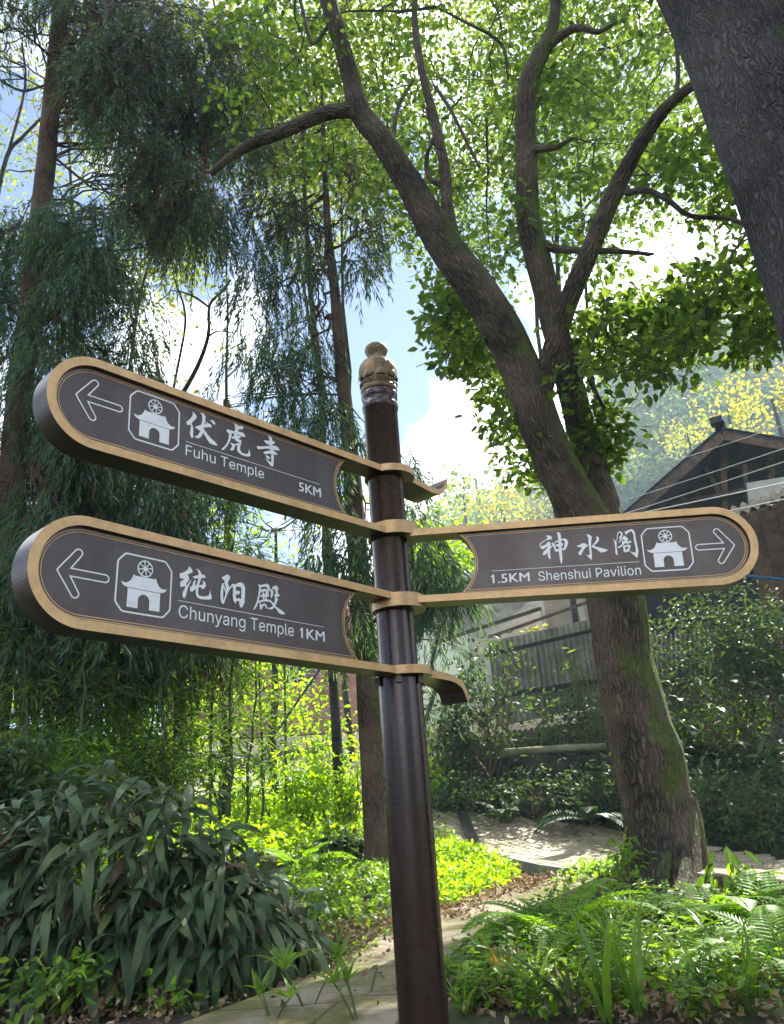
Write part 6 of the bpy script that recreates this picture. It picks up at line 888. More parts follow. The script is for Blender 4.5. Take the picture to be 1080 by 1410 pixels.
pads = [(360, 200, 8, 44, 50, 30, .5), (390, 270, 8, 44, 60, 34, .4), (420, 330, 8, 40, 60, 30, .3), (350, 370, 8, 44, 60, 34, .2), (500, 280, 8.2, 40, 50, 26, .4), (430, 500, 7.8, 40, 60, 34, .1), (400, 620, 7.6, 44, 70, 34, .1), (440, 660, 7.6, 40, 70, 30, 0), (510, 760, 7.6, 36, 70, 26, 0), (345, 230, 8, 34, 60, 24, .6), (370, 300, 8, 40, 60, 26, .5), (330, 320, 8.2, 36, 66, 26, .5), (400, 320, 8, 34, 50, 20, .4), (475, 230, 8.2, 26, 40, 14, .5), (510, 215, 8.3, 22, 30, 10, .4), (490, 340, 8, 40, 60, 30, .25), (530, 320, 8.2, 32, 50, 20, .4),
        (390, 390, 7.8, 44, 60, 34, .1), (340, 420, 8, 40, 60, 28, .25), (420, 440, 8, 34, 50, 18, .3), (500, 380, 7.8, 26, 60, 22, .1), (430, 370, 8, 30, 50, 18, .1), (350, 500, 7.8, 44, 70, 34, .1), (380, 540, 7.8, 50, 70, 36, .05), (420, 570, 7.8, 44, 70, 34, .05), (400, 480, 8, 44, 60, 30, .1),
        (450, 590, 7.6, 36, 60, 26, 0), (490, 640, 7.6, 34, 60, 22, 0), (450, 720, 7.6, 34, 60, 18, 0), (480, 800, 7.5, 36, 80, 26, 0), (490, 870, 7.5, 34, 70, 24, .1), (455, 880, 7.5, 26, 60, 16, 0),
        (560, 660, 7.8, 30, 50, 16, 0), (590, 790, 7.5, 36, 70, 50, 0), (620, 840, 7.4, 40, 80, 70, 0), (600, 880, 7.4, 40, 80, 70, 0), (630, 900, 7.5, 34, 60, 26, 0), (590, 960, 7.4, 30, 60, 22, 0), (570, 740, 7.6, 34, 60, 22, 0), (440, 780, 7.6, 26, 60, 16, 0), (300, 560, 8.2, 34, 50, 10, .2)]
conifer('slim conifer standing directly behind the signpost with hanging green sprays', [(522, 1205, 42, 7.9), (520, 1150, 38, 7.9), (514, 1050, 36, 7.9), (508, 950, 34, 7.9), (500, 850, 31, 7.9), (492, 750, 28, 7.9), (484, 640, 23, 7.9), (476, 560, 20, 7.9), (468, 480, 17, 7.9), (461, 400, 14, 7.9), (453, 330, 11, 7.9), (448, 250, 8, 7.9), (445, 175, 6, 7.9), (444, 120, 3, 7.9)], pads)
# slim bare saplings seen against the sky between the conifers
def bare(label, stems, D, tw_, tip, lf='yellow_leaf'):
    P0 = at(stems[0][0][0], stems[0][0][1], D); base = at(stems[0][0][0]-4, 1120, D)
    o = empty('bare_tree', (base[0], base[1], gz(base[0], base[1])), label=label, cat='tree'); a = Acc(); nd = []
    for s in stems: nd.append(limb(a, [(x, y, w, D) for x, y, w in [(x_, y_, w_*.75) for x_, y_, w_ in s]], 8, .03, 4))
    b_ = nd[0][0]; tube(a, bez((base[0], base[1], gz(base[0], base[1])-.1), b_, (.1, 0, 0), 8), np.linspace(.09, .055, 8), 8)
    tpart('trunk', a, 'bark_grey', o, True); tw = Twigs(np.concatenate(nd)); C_ = np.array([at(*(np.array(tip)+RG.normal(size=2)*(38, 60)), D+RG.normal()*.5) for _ in range(tw_)])
    for q in C_: tw.to(q, .008, .002)
    tpart('twig', tw.acc, 'twig', o, kind='stuff'); a = Acc(); cluster_leaves(a, C_, 4, .15, .09, .6, .8, .4, KITE, False); tpart('leaves', a, lf, o, kind='stuff')
bare('leafless crooked tree against the sky above the upper left board', [[(248, 548, 9), (272, 505, 8), (287, 462, 7), (289, 420, 5), (308, 400, 4), (318, 385, 3)], [(238, 540, 5), (246, 500, 5), (255, 450, 5), (253, 420, 4), (244, 395, 3), (238, 375, 2)], [(289, 424, 4), (270, 410, 4), (250, 402, 3), (235, 400, 2)], [(285, 465, 4), (300, 456, 3), (320, 458, 2)]], 10, 26, (260, 450))
bare('thin upright tree against the sky left of the slim conifer', [[(312, 552, 6), (312, 500, 5), (314, 430, 4), (312, 380, 3), (314, 300, 2)], [(312, 520, 3), (325, 508, 3), (335, 495, 2)]], 11, 14, (330, 440), 'back_leaf')
bare('spindly tree with bare forking limbs at the left edge', [[(-10, 300, 9), (10, 215, 8), (30, 190, 6), (60, 160, 5)], [(10, 215, 5), (35, 120, 5), (30, 60, 4)], [(0, 110, 5), (30, 125, 5), (60, 118, 4)]], 12, 22, (30, 150))

# ------------------------------------------------------------------ distant hillsides and their trees
def hillside(name, sky, D0, D1, m_='hill_ground'):
    """strip rising from the foot (py 860) to the skyline"""
    n = len(sky); k = 26; V = []
    for x, y in sky:
        lo = at(x, 880, D0); lo[2] = gz(lo[0], lo[1])-1; hi = at(x, y, D1)
        for t in np.linspace(0, 1, k): 
            p = lo*(1-t)+hi*t; p = p+np.array([0, 0, 1])*noise.noise((p[0]*.03, p[1]*.03, 1))*3*(t*(1-t)*4); V.append(p)
        b2 = hi+(hi-lo)*(1, 1, -.2); V.append(b2)
    k += 1; I, J = np.meshgrid(np.arange(n-1), np.arange(k-1), indexing='ij'); b = (I*k+J).ravel()
    V = np.array(V); obj(name, mesh_np(name, V, [np.stack([b, b+1, b+k+1, b+k], 1)], m_, smooth=True), kind='structure'); return V
simple('hill_ground', (.025, .05, .02), (.06, .09, .03), .95, ns=.15)
VH = hillside('hill', [(x, y) for x, y in [(380, 900), (440, 850), (520, 790), (560, 760), (600, 735), (650, 705), (700, 690), (740, 690), (780, 660), (800, 590), (830, 540), (870, 500), (920, 470), (980, 440), (1050, 410), (1150, 380), (1300, 340), (1500, 300), (1800, 300), (2400, 400)]], 70, 190)
# tree kinds for the hill: a crown of leaf clumps round a short trunk
def hill_kind(seed, w, h, m_, n=260, L=.75, pine=False):
    g = np.random.default_rng(seed); a = Acc(); lob = unit(g.normal(size=(7, 3)))*(w*.5, w*.5, h*.3)+(0, 0, h*.6)
    c = lob[g.integers(0, 7, n)]+unit(g.normal(size=(n, 3)))*w*.3*g.uniform(.75, 1.05, (n, 1))
    if pine: z = g.uniform(.15, 1, n); th_ = g.uniform(0, 2*pi, n); rr = w*.55*(1.05-z)*g.uniform(.5, 1, n)+.2; c = np.stack([rr*np.cos(th_), rr*np.sin(th_), z*h], 1)
    T = g.normal(size=(n, 3)); T[:, 2] -= .3; leaves(a, c, T, c-(0, 0, h*.4)+g.normal(size=(n, 3))*w*.2, L*g.uniform(.6, 1.3, n), L*.75, KITE)
    t = Acc(); tube(t, [(0, 0, -1), (0, 0, h*.6)], [w*.04, w*.02], 5); return a.mesh('crown', m_), t.mesh('trunk', 'bark_grey')
KINDS_ = [hill_kind(1, 8, 9, 'hill_leaf'), hill_kind(2, 10, 10, 'hill_leaf'), hill_kind(3, 7, 11, 'back_leaf'), hill_kind(4, 9, 8, 'hill_leaf'), hill_kind(5, 7, 8, 'yellow_leaf', 520, .48), hill_kind(6, 6, 14, 'conifer_leaf', pine=True)]
def put_tree(kind, loc, s, label, group, nm='hill_tree'):
    o = empty(nm, tuple(loc), label=label, cat='tree', group=group); o.rotation_euler.z = RG.uniform(0, 6.28); o.scale = (s, s, s*RG.uniform(.85, 1.2))
    for n_, me in zip(('crown', 'trunk'), KINDS_[kind]): c = bpy.data.objects.new(n_, me); COL.objects.link(c); c.parent = o
    return o
cnt = 0
KV = VH.reshape(-1, 27, 3)
ZN = lambda x, y: (' left' if x < 780 else ' right')+' of the forked trunk'+(', near the skyline' if y < (700 if x < 780 else 560) else (', low down' if y > (730 if x < 780 else 650) else ', halfway up'))
LBL = {0: 'round dark green tree on the hazy hillside', 1: 'broad green tree on the hazy hillside', 2: 'pale green tree on the hazy hillside', 3: 'low spreading green tree on the hazy hillside', 4: 'yellowing tree on the hazy hillside', 5: 'pointed conifer on the hazy hillside'}
for _ in range(3000):
    if cnt >= 285: break
    x = RG.uniform(540, 1120); i = np.searchsorted([v for v in [380, 440, 520, 560, 600, 650, 700, 740, 780, 800, 830, 870, 920, 980, 1050, 1150, 1300]], x)
    i = min(max(i, 1), len(KV)-1); t = RG.uniform(.12, 1.); f = RG.uniform()
    p = (KV[i-1]*(1-f)+KV[i]*f)[int(t*24)]; p = p+RG.normal(size=3)*(1, 1, 0)
    q = proj(p); 
    if not (560 < q[0] < 1110 and q[1] < 790): continue
    k = int(RG.choice(6, p=[.28, .24, .18, .18, .06, .06])); put_tree(k, p-(0, 0, .8), RG.uniform(.6, 1.2), LBL[k]+ZN(q[0], q[1]), 'trees covering the hazy hillside'); cnt += 1
for px, py, D, k, s, lab in [(1000, 560, 55, 4, .62, 'yellow green tree rising behind the house roof'), (1060, 540, 48, 4, .6, 'large yellow tree at the right edge above the roof'), (945, 590, 62, 4, .45, 'small yellow tree just left of the roof ridge'), (690, 690, 75, 4, .9, 'golden tree above the middle of the right board'),
                             (640, 700, 80, 2, .9, 'pale tree above the inner end of the right board'), (730, 705, 85, 4, .6, 'yellowish bush beside the forked trunk above the board'), (600, 715, 90, 0, .9, 'grey green tree right of the curled bracket'), (655, 660, 120, 1, .9, 'hazy tree on the low skyline right of the pole')]:
    p = at(px, py, D); p[2] -= 5.4*s; put_tree(k, p, s, lab, None, 'autumn_tree' if k == 4 else 'pale_tree')
# ------------------------------------------------------------------ buildings
def quad_slab(acc, A, B_, C_, D_, th_):
    A, B_, C_, D_ = (np.asarray(q, float) for q in (A, B_, C_, D_)); n_ = unit(np.cross(B_-A, D_-A))*th_
    V = [A, B_, C_, D_, A+n_, B_+n_, C_+n_, D_+n_]
    acc.add(V, [np.array([(3, 2, 1, 0), (4, 5, 6, 7), (0, 1, 5, 4), (1, 2, 6, 5), (2, 3, 7, 6), (3, 0, 4, 7)])])
def wpart(name, acc, m_, par, **k): return tpart(name, acc, m_, par, **k)
gl, ga, gr_ = at(850, 738, 18.), at(997, 607, 19.6), at(1290, 656, 22.)
bk = np.array([.45, .9, 0])*7.; bk_ = unit(bk)
hs = empty('farmhouse', (ga[0], ga[1], gz(ga[0], ga[1])), label='old timber farmhouse with a tiled gable roof above the right board', cat='house')
a = Acc(); ov = -bk_*.6
roof = Acc(); quad_slab(roof, gl+ov, ga+ov, ga+bk, gl+bk, .07); quad_slab(roof, ga+ov, gr_+ov, gr_+bk, ga+bk, .07)
rf = wpart('roof', roof, 'roof_tile', hs)
def rooftiles(P0, P1, nt_, rows, mname='roof_tile'):
    d = P1-P0; L = np.linalg.norm(d); u = d/L; out = []
    base = Acc(); th_ = np.linspace(0, pi, 5); w_ = .11; l_ = L/nt_*1.12
    side = bk_; up = unit(np.cross(u, side)); up = up*np.sign(up[2])
    for i in range(nt_):
        for j in range(rows):
            c = P0+u*(L*(i+.5)/nt_)+ov+side*(.1+j*.24)+up*.09
            out.append((c, u, side, up))
    V = []; 
    for e_, zz in ((-l_/2, .018), (l_/2, 0)):
        for t in th_: V.append((e_, w_*cos(t), w_*.55*sin(t)+zz))
    i = np.arange(4); return out, mesh_np('roof_tile', V, [np.stack([i, i+1, i+6, i+5], 1)], mname)
for P0, P1, nt_, rows in ((gl, ga, 30, 5), (ga, gr_, 30, 5)):
    ts, tm = rooftiles(P0, P1, nt_, rows)
    for c, u, s_, up in ts:
        o = bpy.data.objects.new('roof_tile', tm); COL.objects.link(o); o.parent = rf; M_ = np.stack([u, s_, np.cross(u, s_)], 1)
        if M_[2, 2] < 0: M_ = np.stack([u, -s_, -np.cross(u, s_)], 1)
        o.matrix_local = Matrix([[*M_[k], c[k]] for k in range(3)]+[[0, 0, 0, 1]])
a = Acc(); tube(a, [ga+ov*1.3+(0, 0, .16), ga+bk+(0, 0, .16)], [.13, .13], 10); wpart('ridge_cap', a, 'roof_tile', hs)
a = Acc(); a.beam(ga+ov*1.35+(-.05, 0, .26), ga+ov*.9+(-.05, 0, .26), .28, .16); wpart('ridge_ornament', a, 'roof_tile', hs)
for P0, P1, n_ in ((gl, ga, 'verge_board'), (ga, gr_, 'verge_board')):
    a = Acc(); a.beam(P0+ov*1.02-(0, 0, .12), P1+ov*1.02-(0, 0, .12), .05, .2); wpart('verge_board', a, 'old_wood', hs)
zb = gz(ga[0], ga[1])-1
def wall_poly(acc, pts, off): 
    P = [np.asarray(p)+off for p in pts]; n = len(P); acc.add(P+[p+bk_*.12 for p in P], [np.arange(n)[None], np.arange(n, 2*n)[::-1][None]]); i = np.arange(n); acc.add(P+[p+bk_*.12 for p in P], [np.stack([i, (i+1) % n, (i+1) % n+n, i+n], 1)])
a = Acc(); wall_poly(a, [gl+(0, 0, -.15), ga+(0, 0, -.15), gr_+(0, 0, -.15), (gr_[0], gr_[1], zb), (gl[0], gl[1], zb)], bk_*1.6); wpart('wall', a, 'dark_wood', hs)
tieL = gl*.35+ga*.65; tieR = gr_*.35+ga*.65
for p0, p1, w_ in [((968, 640), (995, 690), .13), ((1060, 600), (1062, 720), .16), ((995, 600), (998, 730), .14), ((935, 655), (945, 730), .1), ((880, 705), (1200, 640), .12), ((905, 700), (913, 735), .16), ((1025, 640), (1030, 720), .1)]:
    a = Acc(); d_ = 19.8 if p0[0] < 1050 else 20.3; a.beam(at(*p0, d_), at(*p1, d_), w_, w_); wpart('timber', a, 'old_wood', hs)
a = Acc(); quad_slab(a, at(1028, 665, 19.2), at(1090, 655, 19.4), at(1092, 690, 19.4), at(1032, 698, 19.2), .05); wpart('plaster_panel', a, 'white_plaster', hs)
# lean-to with corrugated roof and plank wall
ls = at(1090, 760, 16.5); lt = empty('lean_to', (ls[0], ls[1], gz(ls[0], ls[1])), label='lean-to shed with corrugated roof and brown planks right of the board tip', cat='shed')
def corrugated(acc, A, B_, C_, D_, waves, amp):
    """sheet A-B (first edge), D-C (opposite), waves counted along A-B"""
    A, B_, C_, D_ = (np.asarray(q, float) for q in (A, B_, C_, D_)); n = waves*6+1; nn = unit(np.cross(B_-A, D_-A)); V = []
    for q0, q1 in ((A, B_), (D_, C_)):
        for t in np.linspace(0, 1, n): V.append(q0*(1-t)+q1*t+nn*amp*sin(t*waves*2*pi))
    i = np.arange(n-1); V = np.array(V); acc.add(np.concatenate([V, V-nn*.012]), [np.stack([i, i+1, i+n+1, i+n], 1), np.stack([i+2*n, i+3*n, i+3*n+1, i+2*n+1], 1)])
    acc.add(np.concatenate([V[:n], V[:n]-nn*.012]), [np.stack([i, i+1, i+n+1, i+n], 1)])
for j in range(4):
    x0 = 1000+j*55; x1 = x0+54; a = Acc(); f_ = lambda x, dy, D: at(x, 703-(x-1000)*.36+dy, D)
    corrugated(a, f_(x0, 0, 16), f_(x1, 0, 16), f_(x1, 12, 14.8), f_(x0, 12, 14.8), 4, .045); wpart('corrugated_sheet', a, 'shaded_sheet', lt)
for j in range(9):
    x0 = 1018+j*24; a = Acc(); p = at(x0, 712-(x0-1000)*.34, 16.8); q = at(x0+23, 712-(x0-977)*.34, 16.8)
    for k_ in range(1): quad_slab(a, (p[0], p[1], zb-1), (q[0], q[1], zb-1), q, p, .04)
    wpart('plank', a, 'old_wood', lt)
a = Acc(); a.beam(at(1000, 712, 16.2), at(1230, 632, 16.2), .1, .1); wpart('rafter', a, 'old_wood', lt)
for j in range(5): a = Acc(); a.beam(at(1010+j*50, 716-j*17, 16.2), at(1040+j*50, 700-j*17, 18.4), .07, .07); wpart('rafter', a, 'old_wood', lt)
# pale shed seen between trunk and signpost
ps = at(770, 850, 21.); sh_ = empty('pale_shed', (ps[0], ps[1], gz(ps[0], ps[1])), label='pale plastered shed wall behind the corrugated fence', cat='shed')
a = Acc(); p, q = at(742, 800, 20.5), at(830, 790, 21.2); quad_slab(a, (p[0], p[1], zb-1), (q[0], q[1], zb-1), q+(0, 0, .5), p+(0, 0, .5), .15); wpart('wall', a, 'pale_wall', sh_)
a = Acc(); a.beam(at(797, 828, 20), at(806, 862, 20), .16, .1); wpart('door_frame', a, 'white_plaster', sh_)
a = Acc(); quad_slab(a, at(590, 840, 19.5), at(745, 815, 19.5), at(745, 835, 19), at(600, 882, 19), .15); wpart('roof', a, 'old_concrete', sh_)
a = Acc(); p, q = at(640, 842, 22), at(742, 830, 22); quad_slab(a, (p[0], p[1], zb-1), (q[0], q[1], zb-1), q, p, .1); wpart('side_wall', a, 'white_plaster', sh_)
a = Acc(); a.beam(at(672, 878, 17.5), at(835, 820, 17.5), .06, .06); tagd(obj('handrail', a.mesh('handrail', 'old_wood')), 'long brown wooden rail sloping above the corrugated fence', 'rail')
# corrugated fence
fp = at(760, 900, 16); fe = empty('corrugated_fence', (fp[0], fp[1], gz(fp[0], fp[1])), label='grey corrugated sheet fence between the shrub and the forked trunk', cat='fence')
for j in range(6):
    x0 = 672+j*31; x1 = x0+32; yt = lambda x: 884-(x-672)*.22; a = Acc(); A, B_ = at(x0, yt(x0), 16-.03*(j % 2)), at(x1, yt(x1), 16-.03*(j % 2))
    corrugated(a, A, B_, B_-(0, 0, 1.7), A-(0, 0, 1.7), 4, .03); wpart('corrugated_sheet', a, 'corrugated_sheet', fe)
a = Acc(); a.beam(at(668, 903, 15.8), at(860, 858, 15.8), .04, .07); wpart('rail', a, 'dark_wood', fe)
a = Acc(); a.beam(at(690, 958, 15.8), at(860, 932, 15.8), .05, .09); wpart('rail', a, 'dark_wood', fe)
fp = at(920, 900, 15); fe = empty('slat_fence', (fp[0], fp[1], gz(fp[0], fp[1])), label='weathered vertical slat fence just right of the forked trunk', cat='fence')
for j in range(17):
    x0 = 885+j*6.5; a = Acc(); yb = 868+(j*37 % 7); a.beam(at(x0, yb, 15), at(x0+1, yb+62, 15), .055, .03); wpart('slat', a, 'corrugated_sheet', fe)
a = Acc(); a.beam(at(880, 885, 15.05), at(1000, 876, 15.05), .04, .06); wpart('rail', a, 'old_wood', fe)
# mossy beam and the dark wall under it
bp_ = at(840, 1030, 13.4); be = empty('concrete_beam', (bp_[0], bp_[1], gz(bp_[0], bp_[1])), label='long mossy concrete beam running across the bank behind the trunk', cat='beam')
a = Acc(); tube(a, bez(at(690, 1036, 13.6), at(865, 1027, 13.4), (0, 0, .02), 14), np.full(14, .062), 10, .1); wpart('beam', a, 'mossy_beam', be)
a = Acc(); tube(a, bez(at(915, 1027, 13.2), at(985, 1025, 13.1), (0, 0, .01), 8), np.full(8, .06), 10, .1); wpart('beam', a, 'mossy_beam', be)
a = Acc(); A, B_ = at(680, 1046, 14.1), at(1120, 1030, 13.6); quad_slab(a, A-(0, 0, 1.2), B_-(0, 0, 1.2), B_, A, .4); tagd(obj('retaining_wall', a.mesh('retaining_wall', 'dark_stone')), 'dark retaining wall under the mossy beam', 'wall')
# brick building at the back left
bb = at(390, 940, 27); bd = empty('brick_building', (bb[0], bb[1], gz(bb[0], bb[1])), label='pinkish brick building far behind the bamboo under the lower left board', cat='building')
A, B_ = at(225, 1010, 27), at(500, 1000, 27); u = unit((B_-A)*(1, 1, 0)); Lw = float(np.linalg.norm((B_-A)[:2])); nrm = np.cross(u, (0, 0, 1.)); z0 = A[2]-.3
a = Acc(); quad_slab(a, (A[0], A[1], z0), (A+u*Lw)*(1, 1, 0)+(0, 0, z0), (A+u*Lw)*(1, 1, 0)+(0, 0, z0+4.2), (A[0], A[1], z0+4.2), -.25); wpart('wall', a, 'mortar', bd)
a = Acc(); R = np.stack([u, -nrm, (0, 0, 1.)], 1)
for r_ in range(42):
    for c in range(int(Lw/.26)):
        x = c*.26+(r_ % 2)*.13; z = r_*.1
        if 4.0 < x < 4.7 and 1.5 < z < 2.8: continue
        a.box(np.array([A[0], A[1], z0+.05])+u*(x+.12)+(0, 0, z)+nrm*.28, (.245, .04, .085), R)
wpart('brickwork', a, 'brick', bd, kind='stuff')
w0 = np.array([A[0], A[1], z0])+u*4.35+nrm*.27+(0, 0, 2.15); a = Acc(); a.box(w0, (.5, .03, 1.0), R); wf = wpart('window', a, 'dark_glass', bd)
a = Acc()
for dx, dz, sx, sz_ in ((-.27, 0, .06, 1.1), (.27, 0, .06, 1.1), (0, .53, .6, .06), (0, -.53, .6, .06), (0, .1, .5, .04), (0, 0, .035, 1.)): a.box(w0+u*dx+(0, 0, dz)+nrm*.03, (sx, .05, sz_), R)
wpart('window_frame', a, 'white_plaster', bd)
# pale lane at the back left
LA = np.array([hit(*p) for p in [(200, 1108), (280, 1098), (350, 1092), (430, 1084)]]); LB = np.array([hit(*p) for p in [(200, 1078), (280, 1071), (350, 1066), (430, 1060)]])
ribbon('lane', LA, LB, 'old_concrete', .05, 4, .05, kind='structure')
# ------------------------------------------------------------------ cables, stakes
def cable(label, pts, D0, D1, r_, m_='cable_pale', sag=.25, name='overhead_cable', cat='cable', group='cables crossing in front of the house'):
    A, B_ = at(*pts[0], D0), at(*pts[1], D1); P = bez(A, B_, (0, 0, -sag), 24); a = Acc(); tube(a, P, np.full(24, r_), 5); o = tagd(obj(name, a.mesh(name, m_)), label, cat, group)
cable('topmost thin cable sloping past the roof ridge', [(1250, 528), (560, 742)], 12, 24, .007)
cable('second cable from the top crossing the dark gable', [(1250, 560), (560, 775)], 12, 24, .008)
cable('third cable crossing the middle of the dark gable', [(1250, 578), (570, 790)], 12, 24, .009)
cable('thick paired cable crossing the gable just above the white panel', [(1250, 627), (570, 760)], 12, 24, .011)
cable('lowest cable passing just above the right board', [(1250, 650), (600, 775)], 12, 24, .008)
cable('blue water pipe at the right edge under the board tip', [(1030, 793), (1200, 806)], 12, 12, .022, 'pipe_blue', .02, 'water_pipe', 'pipe', None)
cable('slanting blue pole behind the bamboo under the lower left board', [(452, 905), (362, 1035)], 9.5, 10, .016, 'pipe_blue', .0, 'slanting_pole', 'pole', None)
p = hit(395, 1165); q = at(392, 905, hypot(p[0], p[1])); a = Acc(); tube(a, [p-(0, 0, .1), q, q+(q-p)*.25], [.02, .017, .015], 8); tagd(obj('bamboo_stake', a.mesh('bamboo_stake', 'culm')), 'single straight dark green stake standing between bamboo and lime shrubs', 'stake')
p0, p1 = hit(637, 1128), hit(655, 1172); a = Acc(); n_ = 26
for j in range(n_): c = p0+(p1-p0)*(j+.5)/n_; a.box(c+(0, 0, .075), (.16, .05, .03))
tagd(obj('drain_grate', a.mesh('drain_grate', 'plastic_black')), 'narrow dark drain grate crossing the brick road', 'drain')

# ------------------------------------------------------------------ plant builders
def strip_leaf(L, W, a0, a1, n=8, fold=.25, taper=.5, mname='broad_strap_leaf', stalk=.0, twist=0., wav=0.):
    """leaf growing along +x, pitch from a0 down to a1"""
    V, U = [], []; x = z = 0.; ang = a0; s = L/n
    for i in range(n+1):
        t = i/n; ang = a0+(a1-a0)*t**1.2
        w = W/2*(max(.12, sin(pi*min(1, (t*(1-stalk)+.02)**taper))) if t > stalk else .12)
        if t == 1: w = W*.02
        tw_ = twist*t
        for j, sx in enumerate((-1, 0, 1)):
            yy = sx*w*cos(tw_); zz = abs(sx)*w*fold*cos(ang)+sx*w*sin(tw_)+wav*w*sin(t*9+sx)*abs(sx); V.append((x-abs(sx)*w*fold*sin(ang)*-1*0, yy, z+zz)); U.append((sx*.5+.5, t))
        x += s*cos(ang); z += s*sin(ang)
    q = []
    for i in range(n):
        for j in range(2): b = i*3+j; q.append((b, b+3, b+4, b+1))
    return mesh_np('leaf', V, [np.array(q)], mname, np.array(U), True)
def place_leaf(par, me, loc, yaw, pitch, roll=0., s=1., name='leaf'):
    o = bpy.data.objects.new(name, me); COL.objects.link(o); o.parent = par; o.location = loc; o.rotation_euler = (roll, -pitch, yaw); o.scale = (s, s, s); return o
def joined(par, me, items, name, mname):
    """many leaves as one part"""
    n = len(me.vertices); V = np.zeros(n*3); me.vertices.foreach_get('co', V); V = V.reshape(-1, 3); uv = np.zeros((n, 2))
    for l in me.loops: uv[l.vertex_index] = me.uv_layers[0].data[l.index].uv
    F_ = np.array([list(p.vertices) for p in me.polygons]); a = Acc()
    from mathutils import Euler
    for loc, yaw, pitch, roll, s in items:
        M_ = np.array(Euler((roll, -pitch, yaw)).to_matrix()); a.add((V*s) @ M_.T+loc, [F_], uv)
    o = obj(name, a.mesh(name, mname, True), par, kind='stuff'); return o
# big clump of broad drooping leaves, lower left
c0 = np.array([at(140, 1300, 4.6)[0], at(140, 1300, 4.6)[1], 0]); c0[2] = gz(c0[0], c0[1])
cl_ = empty('broad_leaf_clump', tuple(c0), label='big clump of drooping broad dark leaves at the lower left', cat='plant')
LM = [strip_leaf(RG.uniform(.19, .31), RG.uniform(.04, .058), radians(a_), radians(b_), 8, .22, .75, twist=tw_, wav=.25) for a_, b_, tw_ in [(20, -82, .2), (0, -86, -.3), (30, -70, .4), (-20, -88, .1), (10, -85, -.2), (35, -80, .3), (-10, -80, -.5), (5, -75, .5)]]
def clump_items(n, shrink, g):
    out = []
    lobes_ = [((0, 0, .0), (.98, .75, 1.2), .5), ((.52, -.05, -.08), (.66, .6, .82), .28), ((-.7, .1, -.05), (.7, .6, 1.15), .22)]
    for _ in range(n):
        r_ = g.uniform(); k_ = 0 if r_ < .5 else (1 if r_ < .78 else 2); c, ax_, _w = lobes_[k_]
        d = unit(g.normal(size=3)); d[2] = abs(d[2])**.8*.95+.02
        if g.uniform() < .55: d[1] = -abs(d[1])
        d = unit(d); p = np.array(c)+d*np.array(ax_)*shrink*g.uniform(.75, 1.); p[2] = max(p[2], .16)
        yaw = atan2(d[1]*1.3-.15, d[0])+g.normal()*.6
        if d[2] > .85: yaw = g.uniform(-pi, 0)
        pitch = (d[2]-.85)*.8+g.normal()*.22
        out.append((p, yaw, pitch, g.normal()*.35, g.uniform(.75, 1.2)))
    return out
for it in clump_items(300, .82, RG): place_leaf(cl_, LM[RG.integers(8)], it[0], it[1], it[2], it[3], it[4])
for me in LM[:4]: joined(cl_, me, clump_items(230, .86, RG), 'outer_leaves', 'broad_strap_leaf')
for me in LM[2:]: joined(cl_, me, clump_items(130, .74, RG), 'inner_leaves', 'broad_strap_leaf')
a = Acc()
for p, yaw, *_ in clump_items(120, .75, RG): tube(a, bez(np.array([p[0]*.3, p[1]*.3, 0]), p, (0, 0, .15), 5), np.linspace(.006, .003, 5), 4, cap=False)
obj('stalks', a.mesh('stalks', 'stem_green'), cl_, kind='stuff')
# second dark clump on the bank at the right
c1 = at(1020, 1040, 11.2); c1[2] = gz(c1[0], c1[1])
cb = empty('broad_leaf_clump', tuple(c1), label='shaded clump of long hanging dark leaves on the bank at the right edge', cat='plant')
zt = at(1020, 930, 11.2)[2]-c1[2]; g_ = np.random.default_rng(5)
for _ in range(150):
    d = unit(g_.normal(size=3)*(1.1, .6, .6)); p = np.array([d[0]*1.0, -abs(d[1])*.6, max(.1, zt*(.5+.5*g_.uniform(-.8, 1)))]); place_leaf(cb, LM[g_.integers(8)], p, -pi/2+g_.normal()*.8, g_.normal()*.3, g_.normal()*.3, g_.uniform(.8, 1.25))

def shrub(label, px, py, w, h, m_, n, L, W=.5, D=None, stems=7, name='shrub', cat='shrub', per=18, droop=.3, tmpl=OVATE, group=None, stemm='stem_tan', flat=.6, top=None, low=.1):
    b = hit(px, py) if D is None else at(px, py, D)
    if D is not None: b[2] = min(b[2], gz(b[0], b[1])+.3)
    s = depth(b)/F; w = w*s; h = h*s; o = empty(name, tuple(b), label=label, cat=cat, group=group)
    q = rnd(n)*(RG.uniform(size=(n, 1))**.45); C_ = b+q*(w/2, w/2.4, h/2)+(0, 0, h*(.5+low)); C_[:, 2] = np.maximum(C_[:, 2], b[2]+.05)
    a = Acc(); cluster_leaves(a, C_, per, min(.3, w*.22)+.05, L, W, flat, droop, tmpl, True, .7, .35); tpart('crown', a, m_, o, kind='stuff')
    a = Acc()
    for i in range(stems):
        e_ = C_[RG.integers(n)]; tube(a, bez(b+RG.normal(size=3)*(w*.07, w*.05, 0)-(0, 0, .05), e_, ((e_-b)*(.1, .1, 0)), 7, .015), np.linspace(.016, .005, 7)*max(.5, min(1.3, h)), 5, cap=False)
    for q_ in C_[:n//3]: tube(a, bez(b+(C_[RG.integers(n)]-b)*.5, q_, (0, 0, .05), 4), np.linspace(.006, .002, 4), 4, cap=False)
    tpart('stem', a, stemm, o, kind='stuff'); return o
